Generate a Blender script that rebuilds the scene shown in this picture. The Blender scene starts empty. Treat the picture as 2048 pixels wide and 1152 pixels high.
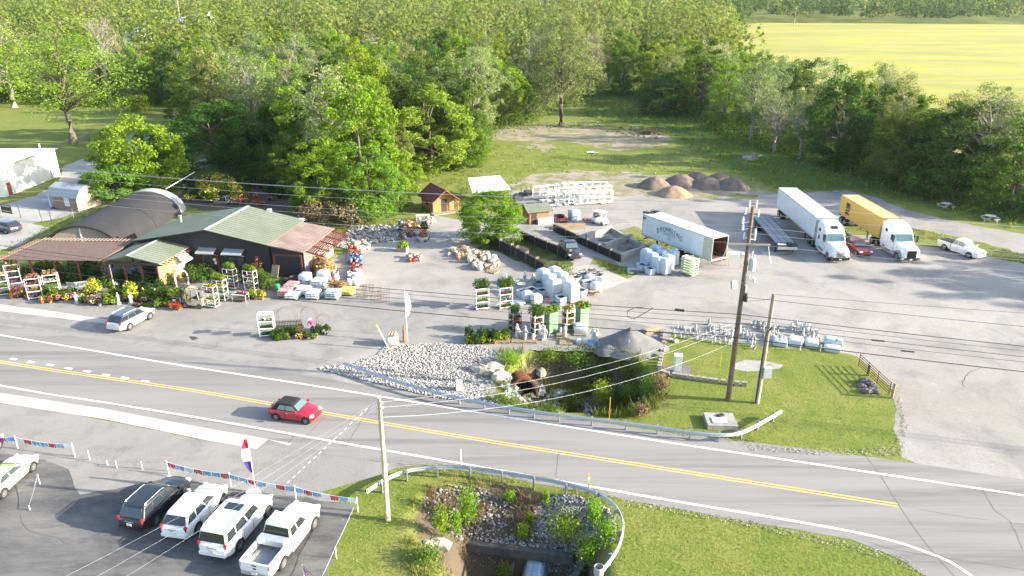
import bpy, bmesh, math, random
import numpy as np
from math import radians as R, pi, sin, cos, atan2, hypot
from mathutils import Vector, Matrix, noise as mnoise
from mathutils.geometry import tessellate_polygon
S = bpy.context.scene
COL = S.collection
# ------------------------------------------------------------------ camera, sky, sun, exposure
CAM_H, PITCH, FPX = 29.5, 21.5, 1444.0           # metres, degrees, focal length in pixels of a 2048 px wide picture
cam = bpy.data.cameras.new('camera')
cam.sensor_width = 36.0
cam.lens = 36.0 * FPX / 2048.0
cam.clip_start, cam.clip_end = 0.5, 6000
camo = bpy.data.objects.new('camera', cam)
COL.objects.link(camo)
camo.location = (0, 0, CAM_H)
camo.rotation_euler = (R(90 - PITCH), 0, 0)
S.camera = camo
SUN_EL, SUN_AZ = 19.2, 98.0                      # azimuth clockwise from +y
W = bpy.data.worlds.new('World')
S.world = W
W.use_nodes = True
nt = W.node_tree
nt.nodes.clear()
sky = nt.nodes.new('ShaderNodeTexSky')
sky.sky_type = 'NISHITA'
sky.sun_disc = False
sky.sun_elevation = R(SUN_EL)
sky.sun_rotation = R(SUN_AZ)
sky.air_density = 1.0
sky.dust_density = 1.6
sky.ozone_density = 1.0
bg = nt.nodes.new('ShaderNodeBackground')
bg.inputs['Strength'].default_value = 0.15
wo = nt.nodes.new('ShaderNodeOutputWorld')
nt.links.new(sky.outputs[0], bg.inputs[0])
nt.links.new(bg.outputs[0], wo.inputs[0])
sun = bpy.data.lights.new('sun', 'SUN')
sun.energy = 5.0
sun.angle = R(0.55)
sun.color = (1.0, 0.92, 0.76)
suno = bpy.data.objects.new('sun', sun)
COL.objects.link(suno)
sd = Vector((cos(R(SUN_EL)) * sin(R(SUN_AZ)), cos(R(SUN_EL)) * cos(R(SUN_AZ)), sin(R(SUN_EL))))
suno.rotation_euler = sd.to_track_quat('Z', 'Y').to_euler()
suno.location = (60, 0, 60)
S.view_settings.view_transform = 'Standard'
S.view_settings.look = 'None'
S.view_settings.exposure = 1.78
S.view_settings.gamma = 1.0
S.view_settings.use_curve_mapping = False
S.render.engine = 'CYCLES'
S.cycles.max_bounces = 8
S.cycles.diffuse_bounces = 6
S.cycles.glossy_bounces = 2
S.cycles.transmission_bounces = 3
S.cycles.transparent_max_bounces = 4
S.cycles.use_denoising = True
S.cycles.caustics_reflective = False
S.cycles.caustics_refractive = False
rng = random.Random(7)
nrg = np.random.default_rng(11)
# ------------------------------------------------------------------ where things stand
CP, SP = cos(R(PITCH)), sin(R(PITCH))
KNEE, RISE = 228.0, 0.036                        # the land is level out to the wood, then climbs gently
def terrain(x, y):
	return max(0.0, y - KNEE) * RISE
def at(px, py, z=None):
	"""ground point (or point on the level z) that the photograph shows at px, py"""
	u, v = (px - 1024) / FPX, (py - 576) / FPX
	d = Vector((u, CP - v * SP, -SP - v * CP))
	if z is None:
		t = -CAM_H / d.z if d.z < -1e-6 else 1e9
		if t * d.y > KNEE or t > 1e8:
			t = (-RISE * KNEE - CAM_H) / (d.z - RISE * d.y)
			return Vector((d.x * t, d.y * t, CAM_H + d.z * t))
		return Vector((d.x * t, d.y * t, 0.0))
	t = (z - CAM_H) / d.z
	return Vector((d.x * t, d.y * t, z))
def pix(p):
	x, y, z = p[0], p[1], p[2] - CAM_H
	w = y * CP - z * SP
	return (1024 + FPX * x / w, 576 - FPX * (y * SP + z * CP) / w)
# ------------------------------------------------------------------ materials
MATS = {}
def _n(t, typ, **kw):
	n = t.nodes.new(typ)
	for k, v in kw.items():
		setattr(n, k, v)
	return n
def mat(name, col, rough=0.7, metal=0.0, var=0.12, scale=6.0, bump=0.0, bscale=40.0, col2=None, spec=0.4, objvar=0.0, island=0.0, coat=0.0):
	"""principled material, colour broken up by two noises; col2 = colour of the worn patches"""
	if name in MATS:
		return MATS[name]
	m = bpy.data.materials.new(name)
	m.use_nodes = True
	t = m.node_tree
	b = t.nodes['Principled BSDF']
	b.inputs['Roughness'].default_value = rough
	b.inputs['Metallic'].default_value = metal
	b.inputs['Specular IOR Level'].default_value = spec
	b.inputs['Coat Weight'].default_value = coat
	L = t.links.new
	c1 = tuple(col) + (1,)
	c2 = tuple(col2) + (1,) if col2 else tuple(max(0, c * (1 - 2.2 * var)) for c in col) + (1,)
	tc = _n(t, 'ShaderNodeTexCoord')
	nz = _n(t, 'ShaderNodeTexNoise')
	nz.inputs['Scale'].default_value = scale
	nz.inputs['Detail'].default_value = 6
	nz.inputs['Roughness'].default_value = 0.65
	L(tc.outputs['Object'], nz.inputs['Vector'])
	mr = _n(t, 'ShaderNodeMapRange')
	mr.inputs['From Min'].default_value = 0.35
	mr.inputs['From Max'].default_value = 0.7
	L(nz.outputs[0], mr.inputs[0])
	mx = _n(t, 'ShaderNodeMix', data_type='RGBA')
	mx.inputs[6].default_value = c1
	mx.inputs[7].default_value = c2
	L(mr.outputs[0], mx.inputs[0])
	out = mx.outputs[2]
	if objvar or island:
		hs = _n(t, 'ShaderNodeHueSaturation')
		src = None
		if objvar:
			oi = _n(t, 'ShaderNodeObjectInfo')
			src = oi.outputs['Random']
			amt = objvar
		else:
			ge = _n(t, 'ShaderNodeNewGeometry')
			src = ge.outputs['Random Per Island']
			amt = island
		m2 = _n(t, 'ShaderNodeMapRange')
		m2.inputs['To Min'].default_value = 1 - amt
		m2.inputs['To Max'].default_value = 1 + amt
		L(src, m2.inputs[0])
		L(m2.outputs[0], hs.inputs['Value'])
		L(out, hs.inputs['Color'])
		out = hs.outputs[0]
	L(out, b.inputs['Base Color'])
	if bump:
		n2 = _n(t, 'ShaderNodeTexNoise')
		n2.inputs['Scale'].default_value = bscale
		n2.inputs['Detail'].default_value = 4
		L(tc.outputs['Object'], n2.inputs['Vector'])
		bp = _n(t, 'ShaderNodeBump')
		bp.inputs['Strength'].default_value = bump
		bp.inputs['Distance'].default_value = 0.05
		L(n2.outputs[0], bp.inputs['Height'])
		L(bp.outputs[0], b.inputs['Normal'])
	MATS[name] = m
	return m
def ground_mat(name, layers, rough=0.9, bump=0.25, stretch=None, bscale=9.0):
	"""colours laid over one another by noises: layers = [(colour, scale, lo, hi), ...], the first is the base colour"""
	if name in MATS:
		return MATS[name]
	m = bpy.data.materials.new(name)
	m.use_nodes = True
	t = m.node_tree
	b = t.nodes['Principled BSDF']
	b.inputs['Roughness'].default_value = rough
	b.inputs['Specular IOR Level'].default_value = 0.15
	L = t.links.new
	tc = _n(t, 'ShaderNodeTexCoord')
	mp = _n(t, 'ShaderNodeMapping')
	L(tc.outputs['Object'], mp.inputs[0])
	if stretch:
		mp.inputs['Rotation'].default_value = (0, 0, stretch[0])
		mp.inputs['Scale'].default_value = (stretch[1], stretch[2], 1)
	out = None
	for i, (col, sc, lo, hi) in enumerate(layers):
		if i == 0:
			rgb = _n(t, 'ShaderNodeRGB')
			rgb.outputs[0].default_value = tuple(col) + (1,)
			out = rgb.outputs[0]
			continue
		nz = _n(t, 'ShaderNodeTexNoise')
		nz.inputs['Scale'].default_value = sc
		nz.inputs['Detail'].default_value = 8
		nz.inputs['Roughness'].default_value = 0.68
		nz.inputs['Distortion'].default_value = 0.4
		L(mp.outputs[0], nz.inputs['Vector'])
		mr = _n(t, 'ShaderNodeMapRange')
		mr.inputs['From Min'].default_value = lo
		mr.inputs['From Max'].default_value = hi
		L(nz.outputs[0], mr.inputs[0])
		mx = _n(t, 'ShaderNodeMix', data_type='RGBA')
		mx.inputs[7].default_value = tuple(col) + (1,)
		L(out, mx.inputs[6])
		L(mr.outputs[0], mx.inputs[0])
		out = mx.outputs[2]
	L(out, b.inputs['Base Color'])
	if bump:
		n2 = _n(t, 'ShaderNodeTexNoise')
		n2.inputs['Scale'].default_value = bscale
		n2.inputs['Detail'].default_value = 6
		L(tc.outputs['Object'], n2.inputs['Vector'])
		bp = _n(t, 'ShaderNodeBump')
		bp.inputs['Strength'].default_value = bump
		bp.inputs['Distance'].default_value = 0.08
		L(n2.outputs[0], bp.inputs['Height'])
		L(bp.outputs[0], b.inputs['Normal'])
	MATS[name] = m
	return m
def leaf_mat(name, c1, c2, c3=None, trans=0.5, objvar=0.22, hue=0.025):
	"""foliage: each leaf clump takes a colour between c1 and c2, each plant its own tint"""
	if name in MATS:
		return MATS[name]
	m = bpy.data.materials.new(name)
	m.use_nodes = True
	t = m.node_tree
	t.nodes.clear()
	L = t.links.new
	ge = _n(t, 'ShaderNodeNewGeometry')
	cr = _n(t, 'ShaderNodeValToRGB')
	el = cr.color_ramp.elements
	el[0].color = tuple(c1) + (1,)
	el[1].color = tuple(c2) + (1,)
	if c3:
		e = el.new(0.93)
		e.color = tuple(c2) + (1,)
		el[-1].color = tuple(c3) + (1,)
	L(ge.outputs['Random Per Island'], cr.inputs[0])
	oi = _n(t, 'ShaderNodeObjectInfo')
	hs = _n(t, 'ShaderNodeHueSaturation')
	mv = _n(t, 'ShaderNodeMapRange')
	mv.inputs['To Min'].default_value = 1 - objvar
	mv.inputs['To Max'].default_value = 1 + objvar
	L(oi.outputs['Random'], mv.inputs[0])
	ml = _n(t, 'ShaderNodeMath', operation='FRACT')
	mm = _n(t, 'ShaderNodeMath', operation='MULTIPLY')
	mm.inputs[1].default_value = 7.31
	L(oi.outputs['Random'], mm.inputs[0])
	L(mm.outputs[0], ml.inputs[0])
	mh = _n(t, 'ShaderNodeMapRange')
	mh.inputs['To Min'].default_value = 0.5 - hue
	mh.inputs['To Max'].default_value = 0.5 + hue
	L(ml.outputs[0], mh.inputs[0])
	L(mh.outputs[0], hs.inputs['Hue'])
	L(mv.outputs[0], hs.inputs['Value'])
	L(cr.outputs[0], hs.inputs['Color'])
	d = _n(t, 'ShaderNodeBsdfDiffuse')
	tr = _n(t, 'ShaderNodeBsdfTranslucent')
	L(hs.outputs[0], d.inputs[0])
	L(hs.outputs[0], tr.inputs[0])
	mx = _n(t, 'ShaderNodeMixShader')
	mx.inputs[0].default_value = trans
	L(d.outputs[0], mx.inputs[1])
	L(tr.outputs[0], mx.inputs[2])
	o = _n(t, 'ShaderNodeOutputMaterial')
	L(mx.outputs[0], o.inputs[0])
	MATS[name] = m
	return m
# ------------------------------------------------------------------ objects
def tag(o, label=None, cat=None, group=None, kind=None):
	if label:
		o['label'] = label
	if cat:
		o['category'] = cat
	if group:
		o['group'] = group
	if kind:
		o['kind'] = kind
	return o
def thing(name, loc, rz, label, cat, group=None):
	o = bpy.data.objects.new(name, None)
	COL.objects.link(o)
	o.location = loc
	o.rotation_euler = (0, 0, rz)
	o.empty_display_size = 0.2
	return tag(o, label, cat, group)
KIDS = {}
def link(o, parent=None):
	COL.objects.link(o)
	if parent is not None:
		o.parent = parent
		KIDS.setdefault(parent.name, []).append(o)
	return o
def obj(name, mesh, parent=None, loc=(0, 0, 0), rz=0):
	o = bpy.data.objects.new(name, mesh)
	o.location = loc
	o.rotation_euler = (0, 0, rz)
	return link(o, parent)
def dup(root, loc, rz=None, label=None, group=None, scale=None, name=None):
	"""a copy of a thing with copies of its parts and sub-parts"""
	r = root.copy()
	COL.objects.link(r)
	r.location = loc
	if rz is not None:
		r.rotation_euler = (0, 0, rz)
	if scale is not None:
		r.scale = scale if hasattr(scale, '__len__') else (scale,) * 3
	if label:
		r['label'] = label
	if group:
		r['group'] = group
	for ch in KIDS.get(root.name, []):
		c = ch.copy()
		link(c, r)
		for g in KIDS.get(ch.name, []):
			d = g.copy()
			link(d, c)
	return r
def rot2(x, y, a):
	return (x * cos(a) - y * sin(a), x * sin(a) + y * cos(a))
class MB:
	def __init__(s):
		s.v, s.f, s.m = [], [], []
	def add(s, vs, fs, mi=0):
		k = len(s.v)
		s.v += [tuple(q) for q in vs]
		s.f += [tuple(i + k for i in f) for f in fs]
		s.m += [mi] * len(fs)
		return s
	def box(s, c, size, rz=0, mi=0, top=1.0, topy=None, rx=0, ry=0):
		hx, hy, hz = size[0] / 2, size[1] / 2, size[2] / 2
		ty = top if topy is None else topy
		P = [(-hx, -hy, -hz), (hx, -hy, -hz), (hx, hy, -hz), (-hx, hy, -hz),
			 (-hx * top, -hy * ty, hz), (hx * top, -hy * ty, hz), (hx * top, hy * ty, hz), (-hx * top, hy * ty, hz)]
		M = Matrix.Rotation(rz, 3, 'Z')
		if rx or ry:
			M = M @ Matrix.Rotation(rx, 3, 'X') @ Matrix.Rotation(ry, 3, 'Y')
		c = Vector(c)
		vs = [c + M @ Vector(p) for p in P]
		return s.add(vs, [(3, 2, 1, 0), (4, 5, 6, 7), (0, 1, 5, 4), (1, 2, 6, 5), (2, 3, 7, 6), (3, 0, 4, 7)], mi)
	def bar(s, a, b, w, h=None, mi=0, up=(0, 0, 1)):
		a, b = Vector(a), Vector(b)
		h = h or w
		d = (b - a).normalized()
		u = Vector(up)
		if abs(d.dot(u)) > 0.98:
			u = Vector((0, 1, 0))
		x = d.cross(u).normalized()
		y = x.cross(d)
		o = [(-w / 2, -h / 2), (w / 2, -h / 2), (w / 2, h / 2), (-w / 2, h / 2)]
		vs = [a + x * i + y * j for i, j in o] + [b + x * i + y * j for i, j in o]
		return s.add(vs, [(0, 1, 2, 3), (7, 6, 5, 4), (1, 0, 4, 5), (2, 1, 5, 6), (3, 2, 6, 7), (0, 3, 7, 4)], mi)
	def cyl(s, a, b, r0, r1=None, n=8, mi=0, caps=True):
		r1 = r0 if r1 is None else r1
		a, b = Vector(a), Vector(b)
		d = (b - a).normalized()
		x = d.orthogonal().normalized()
		y = d.cross(x)
		vs = []
		for p, r in ((a, r0), (b, r1)):
			for i in range(n):
				t = 2 * pi * i / n
				vs.append(p + (x * cos(t) + y * sin(t)) * r)
		fs = [(i, (i + 1) % n, n + (i + 1) % n, n + i) for i in range(n)]
		if caps:
			fs += [tuple(range(n))[::-1], tuple(range(n, 2 * n))]
		return s.add(vs, fs, mi)
	def tube(s, pts, r, n=5, mi=0):
		pts = [Vector(p) for p in pts]
		rs = r if hasattr(r, '__len__') else [r] * len(pts)
		rings = []
		for i, p in enumerate(pts):
			d = (pts[min(i + 1, len(pts) - 1)] - pts[max(i - 1, 0)]).normalized()
			x = d.cross(Vector((0, 0, 1)))
			if x.length < 1e-3:
				x = Vector((1, 0, 0))
			x.normalize()
			y = x.cross(d)
			rings.append([p + (x * cos(2 * pi * k / n) + y * sin(2 * pi * k / n)) * rs[i] for k in range(n)])
		return s.loft(rings, mi=mi)
	def loft(s, rings, mi=0, caps=True, closed=True):
		n = len(rings[0])
		vs = [q for r in rings for q in r]
		fs = []
		for i in range(len(rings) - 1):
			for k in range(n if closed else n - 1):
				a, b = i * n + k, i * n + (k + 1) % n
				fs.append((a, b, b + n, a + n))
		if caps and closed:
			fs += [tuple(range(n))[::-1], tuple(range((len(rings) - 1) * n, len(rings) * n))]
		return s.add(vs, fs, mi)
	def lathe(s, prof, n=12, c=(0, 0, 0), mi=0, sq=0.0):
		rings = []
		for r, z in prof:
			rings.append([(c[0] + r * cos(2 * pi * k / n), c[1] + r * sin(2 * pi * k / n), c[2] + z) for k in range(n)])
		return s.loft(rings, mi=mi)
	def prism(s, poly, z0, z1, mi=0):
		n = len(poly)
		vs = [(p[0], p[1], z0) for p in poly] + [(p[0], p[1], z1) for p in poly]
		fs = [tuple(range(n))[::-1], tuple(range(n, 2 * n))] + [(i, (i + 1) % n, n + (i + 1) % n, n + i) for i in range(n)]
		return s.add(vs, fs, mi)
	def slab(s, quad, th, mi=0):
		"""a thick sheet: quad of 4 corners, thickened along its normal"""
		q = [Vector(p) for p in quad]
		nn = (q[1] - q[0]).cross(q[3] - q[0]).normalized() * th
		vs = q + [p - nn for p in q]
		return s.add(vs, [(0, 1, 2, 3), (7, 6, 5, 4), (0, 4, 5, 1), (1, 5, 6, 2), (2, 6, 7, 3), (3, 7, 4, 0)], mi)
	def blob(s, c, r, n=8, mi=0, jit=0.0, rg=None):
		rg = rg or rng
		rings = []
		m = max(3, n // 2)
		for i in range(m + 1):
			ph = -pi / 2 + pi * i / m
			rr = max(cos(ph), 0.04)
			ring = []
			for k in range(n):
				j = 1 + (rg.random() - .5) * 2 * jit
				ring.append((c[0] + r[0] * rr * cos(2 * pi * k / n) * j, c[1] + r[1] * rr * sin(2 * pi * k / n) * j, c[2] + r[2] * sin(ph) * (1 + (rg.random() - .5) * jit)))
			rings.append(ring)
		return s.loft(rings, mi=mi)
	def mesh(s, name, mats, smooth=0):
		me = bpy.data.meshes.new(name)
		me.from_pydata(s.v, [], s.f)
		ml = mats if isinstance(mats, (list, tuple)) else [mats]
		for m in ml:
			me.materials.append(m)
		if len(ml) > 1:
			me.polygons.foreach_set('material_index', s.m)
		if smooth:
			me.polygons.foreach_set('use_smooth', [True] * len(me.polygons))
			me.set_sharp_from_angle(angle=R(smooth))
		me.update()
		return me
	def build(s, name, mats, parent=None, smooth=0, loc=(0, 0, 0), rz=0):
		return obj(name, s.mesh(name, mats, smooth), parent, loc, rz)
def cards(name, pos, size, material, up=0.35, aspect=0.6, seed=0, nrm=None, mats2=None, frac2=0.0, fold=0.18):
	"""a mesh of folded leaf cards (two triangles each) at pos (N,3); nrm: preferred facing"""
	g = np.random.default_rng(seed)
	pos = np.asarray(pos, float)
	N = len(pos)
	size = np.broadcast_to(np.asarray(size, float), (N,)) * g.uniform(0.65, 1.35, N)
	d = g.normal(size=(N, 3))
	if nrm is not None:
		d = d * 0.55 + nrm
	d[:, 2] += up
	d /= np.linalg.norm(d, axis=1)[:, None] + 1e-9
	a = np.cross(d, g.normal(size=(N, 3)))
	a /= np.linalg.norm(a, axis=1)[:, None] + 1e-9
	b = np.cross(d, a)
	h = size[:, None] * 0.5
	V = np.empty((N, 4, 3))
	V[:, 0] = pos - a * h
	V[:, 1] = pos + b * h * aspect + d * h * fold
	V[:, 2] = pos + a * h
	V[:, 3] = pos - b * h * aspect + d * h * fold
	me = bpy.data.meshes.new(name)
	me.vertices.add(4 * N)
	me.vertices.foreach_set('co', V.ravel())
	i = np.arange(N) * 4
	T = np.stack([i, i + 1, i + 2, i, i + 2, i + 3], 1).ravel()
	me.loops.add(6 * N)
	me.loops.foreach_set('vertex_index', T.astype(np.int32))
	me.polygons.add(2 * N)
	me.polygons.foreach_set('loop_start', (np.arange(2 * N) * 3).astype(np.int32))
	me.materials.append(material)
	if mats2 is not None:
		for m_ in (mats2 if isinstance(mats2, (list, tuple)) else [mats2]):
			me.materials.append(m_)
		k = len(me.materials) - 1
		pick = (g.random(N) < frac2) * g.integers(1, k + 1, N)
		me.polygons.foreach_set('material_index', np.repeat(pick, 2).astype(np.int32))
	me.update(calc_edges=True)
	me.validate()
	return me
# ================================================================== THE SETTING
def poly_dist(x, y, poly):
	"""distance to the outline of poly, positive inside (numpy arrays)"""
	P = np.array([(p[0], p[1]) for p in poly])
	Q = np.roll(P, -1, 0)
	best = np.full(x.shape, 1e9)
	ins = np.zeros(x.shape, bool)
	for (ax, ay), (bx, by) in zip(P, Q):
		dx, dy = bx - ax, by - ay
		t = np.clip(((x - ax) * dx + (y - ay) * dy) / (dx * dx + dy * dy + 1e-12), 0, 1)
		best = np.minimum(best, np.hypot(x - ax - t * dx, y - ay - t * dy))
		c = ((ay > y) != (by > y)) & (x < (bx - ax) * (y - ay) / (by - ay + 1e-12) + ax)
		ins ^= c
	return np.where(ins, best, -best)
def PX(pts):
	return [at(*p) for p in pts]
def wob(x, y, s=1.0, o=0.0):
	return mnoise.noise((x * s + o, y * s - o, o * .7))
PIT_A = PX([(1016, 770), (1020, 738), (1050, 704), (1120, 696), (1210, 702), (1285, 728), (1318, 772), (1296, 812), (1240, 834), (1150, 824), (1056, 808), (1020, 800)])
PIT_B = PX([(845, 985), (920, 962), (1010, 962), (1110, 980), (1190, 1000), (1222, 1030), (1226, 1080), (1216, 1140), (1210, 1240), (840, 1240), (880, 1150), (830, 1085), (815, 1030)])
CHANNEL = [Vector((-3.0, 36.5)), Vector((3.4, 35.9)), Vector((5.0, 34.8)), Vector((5.2, 22)), Vector((-2.4, 22)), Vector((-3.4, 33.6)), Vector((-3.2, 35.2))]
HEAD_Y = 36.0
def ground_z(x, y):
	x = np.asarray(x, float)
	y = np.asarray(y, float)
	z = np.maximum(0, y - KNEE) * RISE
	a = poly_dist(x, y, PIT_A)
	z = z - np.clip(a * 2.0, 0, 3.0)
	b = poly_dist(x, y, PIT_B)
	z = z - np.clip(b * 0.52, 0, 2.0)
	c = poly_dist(x, y, CHANNEL)
	z = z - np.clip(c * 3.5, 0, 2.4)
	return z
def gz(x, y):
	return float(ground_z(np.array([x]), np.array([y]))[0])
def axis(parts):
	out = []
	for a, b, s in parts:
		out += list(np.arange(a, b, s))
	return np.array(out + [parts[-1][1]])
gx = axis([(-1600, -400, 100), (-400, -120, 20), (-120, -40, 4), (-40, -14, 2), (-14, 24, 0.5), (24, 60, 2), (60, 160, 5), (160, 400, 20), (400, 1600, 100)])
gy = axis([(-60, 24, 6), (24, 64, 0.5), (64, 130, 3), (130, 228, 7), (228, 420, 16), (420, 1000, 40), (1000, 2400, 140)])
X, Y = np.meshgrid(gx, gy)
Z = ground_z(X, Y)
nx, ny = len(gx), len(gy)
i = np.arange(nx * ny).reshape(ny, nx)
F = np.stack([i[:-1, :-1], i[:-1, 1:], i[1:, 1:], i[1:, :-1]], -1).reshape(-1, 4)
pitd = np.maximum(poly_dist(X, Y, PIT_A), np.maximum(poly_dist(X, Y, PIT_B), poly_dist(X, Y, CHANNEL)))
me = bpy.data.meshes.new('ground')
me.from_pydata(np.stack([X, Y, Z], -1).reshape(-1, 3).tolist(), [], F.tolist())
zone = np.zeros((nx * ny, 4), np.float32)
zone[:, 0] = np.clip(pitd.ravel() * 0.9 + 0.25, 0, 1)                       # bare soil in the creek beds
TALL = PX([(1160, 240), (1150, 190), (1240, 150), (1420, 160), (1600, 250), (1900, 330), (2300, 420), (2300, 500), (2060, 468), (1900, 425), (1720, 385), (1560, 380), (1470, 350), (1380, 300), (1290, 250)])
zone[:, 1] = np.clip(poly_dist(X, Y, TALL).ravel() * 0.12 + 0.4, 0, 1)        # tall dark grass below the wood
zone[:, 2] = np.clip((Y.ravel() - 120) / 60, 0, 1)
at_ = me.color_attributes.new('zone', 'FLOAT_COLOR', 'POINT')
at_.data.foreach_set('color', zone.ravel())
me.polygons.foreach_set('use_smooth', [True] * len(me.polygons))
def grass_ground():
	m = ground_mat('grass_ground', [((.150, .178, .034), 1, 0, 1), ((.210, .208, .056), .12, .42, .62), ((.095, .150, .020), .5, .45, .75), ((.26, .235, .09), 1.7, .56, .78), ((.085, .130, .018), 7.0, .5, .75)], rough=.95, bump=.6, bscale=5)
	t = m.node_tree
	L = t.links.new
	b = t.nodes['Principled BSDF']
	src = b.inputs['Base Color'].links[0].from_socket
	a = _n(t, 'ShaderNodeAttribute', attribute_name='zone')
	sp = _n(t, 'ShaderNodeSeparateColor')
	L(a.outputs[0], sp.inputs[0])
	tc = _n(t, 'ShaderNodeTexCoord')
	nz = _n(t, 'ShaderNodeTexNoise')
	nz.inputs['Scale'].default_value = 1.1
	nz.inputs['Detail'].default_value = 7
	L(tc.outputs['Object'], nz.inputs[0])
	def over(src, chan, col, lo, hi, k):
		ad = _n(t, 'ShaderNodeMath', operation='MULTIPLY_ADD')
		ad.inputs[1].default_value = k
		L(nz.outputs[0], ad.inputs[0])
		L(sp.outputs[chan], ad.inputs[2])
		mr = _n(t, 'ShaderNodeMapRange')
		mr.inputs['From Min'].default_value = lo
		mr.inputs['From Max'].default_value = hi
		L(ad.outputs[0], mr.inputs[0])
		mx = _n(t, 'ShaderNodeMix', data_type='RGBA')
		L(mr.outputs[0], mx.inputs[0])
		L(src, mx.inputs[6])
		mx.inputs[7].default_value = col + (1,)
		return mx.outputs[2]
	src = over(src, 1, (.065, .120, .020), .75, 1.1, .7)
	src = over(src, 0, (.105, .082, .055), .75, 1.25, .9)  # creek bed soil, colour darkened to stand in for bank shadow
	L(src, b.inputs['Base Color'])
	return m
me.materials.append(grass_ground())
ground = obj('ground', me)
tag(ground, kind='structure')
def smooth_path(pts, n=6):
	"""Catmull-Rom through 2-D points"""
	pts = [Vector((p[0], p[1])) for p in pts]
	out = []
	for k in range(len(pts) - 1):
		p0, p1, p2, p3 = pts[max(k - 1, 0)], pts[k], pts[k + 1], pts[min(k + 2, len(pts) - 1)]
		for j in range(n):
			t = j / n
			out.append(0.5 * ((2 * p1) + (p2 - p0) * t + (2 * p0 - 5 * p1 + 4 * p2 - p3) * t * t + (3 * p1 - p0 - 3 * p2 + p3) * t ** 3))
	return out + [pts[-1]]
def sheet(name, pts, z, material, jit=0.25, step=1.0, kind='structure', sc=0.7, parent=None):
	"""a flat patch of ground with an uneven edge"""
	P = []
	pts = [Vector((p[0], p[1])) for p in pts]
	for k in range(len(pts)):
		a, b = pts[k], pts[(k + 1) % len(pts)]
		L_ = (b - a).length
		st = step * (1 if L_ < 60 else 3)
		m = max(1, int(L_ / st))
		nrm = Vector((-(b - a).y, (b - a).x)).normalized()
		for j in range(m):
			q = a + (b - a) * (j / m)
			q = q + nrm * jit * (wob(q.x, q.y, sc, z * 900) * 1.6 + wob(q.x, q.y, 3 * sc, 5) * .7)
			P.append((q.x, q.y, z + terrain(q.x, q.y)))
	tri = tessellate_polygon([[Vector(p) for p in P]])
	me = bpy.data.meshes.new(name)
	me.from_pydata(P, [], [tuple(t) for t in tri])
	me.materials.append(material)
	o = obj(name, me, parent)
	if me.polygons and sum(p.normal.z for p in me.polygons) < 0:
		me.flip_normals()
	return tag(o, kind=kind)
def ribbon(mb, path, w, z, off=0.0, mi=0):
	path = [Vector((p[0], p[1])) for p in path]
	L_, R_ = [], []
	for k, p in enumerate(path):
		d = (path[min(k + 1, len(path) - 1)] - path[max(k - 1, 0)]).normalized()
		n = Vector((-d.y, d.x))
		j = 0.012 * wob(p.x, p.y, 2.3)
		L_.append((*(p + n * (off + w / 2 + j)), z))
		R_.append((*(p + n * (off - w / 2 - j)), z))
	k = len(path)
	mb.add(L_ + R_, [(k + q, k + q + 1, q + 1, q) for q in range(k - 1)], mi)
# materials of the ground
M_road = ground_mat('road_asphalt', [((.200, .191, .182), 1, 0, 1), ((.252, .239, .226), .10, .40, .60), ((.132, .130, .128), .35, .46, .68), ((.24, .23, .22), 6, .45, .8)], rough=.85, bump=.12, stretch=(R(16), .06, 1.6), bscale=30)
M_fore = ground_mat('forecourt_asphalt', [((.205, .194, .184), 1, 0, 1), ((.255, .240, .225), .10, .4, .62), ((.150, .143, .138), .45, .50, .70), ((.29, .27, .25), 8, .45, .8)], rough=.9, bump=.12, bscale=24)
M_yard = ground_mat('yard_gravel', [((.272, .250, .230), 1, 0, 1), ((.325, .305, .284), .07, .38, .62), ((.180, .174, .170), .16, .48, .70), ((.30, .262, .225), .6, .5, .8), ((.17, .165, .16), 5, .52, .75), ((.38, .36, .34), 1.4, .6, .75)], rough=.95, bump=.35, bscale=10)
M_lot = ground_mat('lot_asphalt', [((.088, .087, .088), 1, 0, 1), ((.190, .180, .170), .14, .44, .66), ((.055, .055, .058), .45, .5, .72), ((.155, .148, .142), 3.5, .5, .8)], rough=.85, bump=.12, stretch=(R(-40), .5, 1.3), bscale=30)
M_apron = ground_mat('apron_concrete', [((.43, .395, .345), 1, 0, 1), ((.36, .335, .295), .6, .5, .75), ((.47, .44, .385), 4, .5, .8)], rough=.85, bump=.08, bscale=30)
M_conc_pad = ground_mat('pad_concrete', [((.37, .34, .30), 1, 0, 1), ((.30, .28, .25), .6, .45, .7), ((.24, .23, .21), 2.5, .5, .8)], rough=.9, bump=.1, bscale=30)
M_lane = ground_mat('lane_gravel', [((.35, .335, .315), 1, 0, 1), ((.27, .26, .245), .25, .45, .7), ((.22, .215, .12), .8, .62, .78)], rough=.95, bump=.3)
M_dirt = ground_mat('dirt', [((.27, .225, .175), 1, 0, 1), ((.33, .285, .23), .2, .42, .65), ((.14, .165, .04), .35, .46, .60), ((.20, .165, .13), 2.0, .5, .8)], rough=.95, bump=.4)
M_field = ground_mat('yellow_field', [((.34, .31, .055), 1, 0, 1), ((.235, .245, .06), .012, .42, .60), ((.30, .27, .12), .03, .48, .66), ((.20, .22, .05), .2, .52, .75)], rough=.95, bump=.3, stretch=(R(-12), 1, 3.2))
M_white = mat('road_paint_white', (.78, .78, .76), .7, var=.12, scale=3.0, col2=(.5, .49, .47))
M_yellow = mat('road_paint_yellow', (.62, .38, .06), .7, var=.1, scale=2.0, col2=(.50, .36, .13))
UPW = [(-95, 77), (-70, 69), (-45.4, 61.5), (-29.7, 56.6), (-16.6, 52.8), (-4.4, 49.1), (9.3, 45.0), (23.0, 41.2), (33.0, 38.4), (75, 26.5)]
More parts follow.
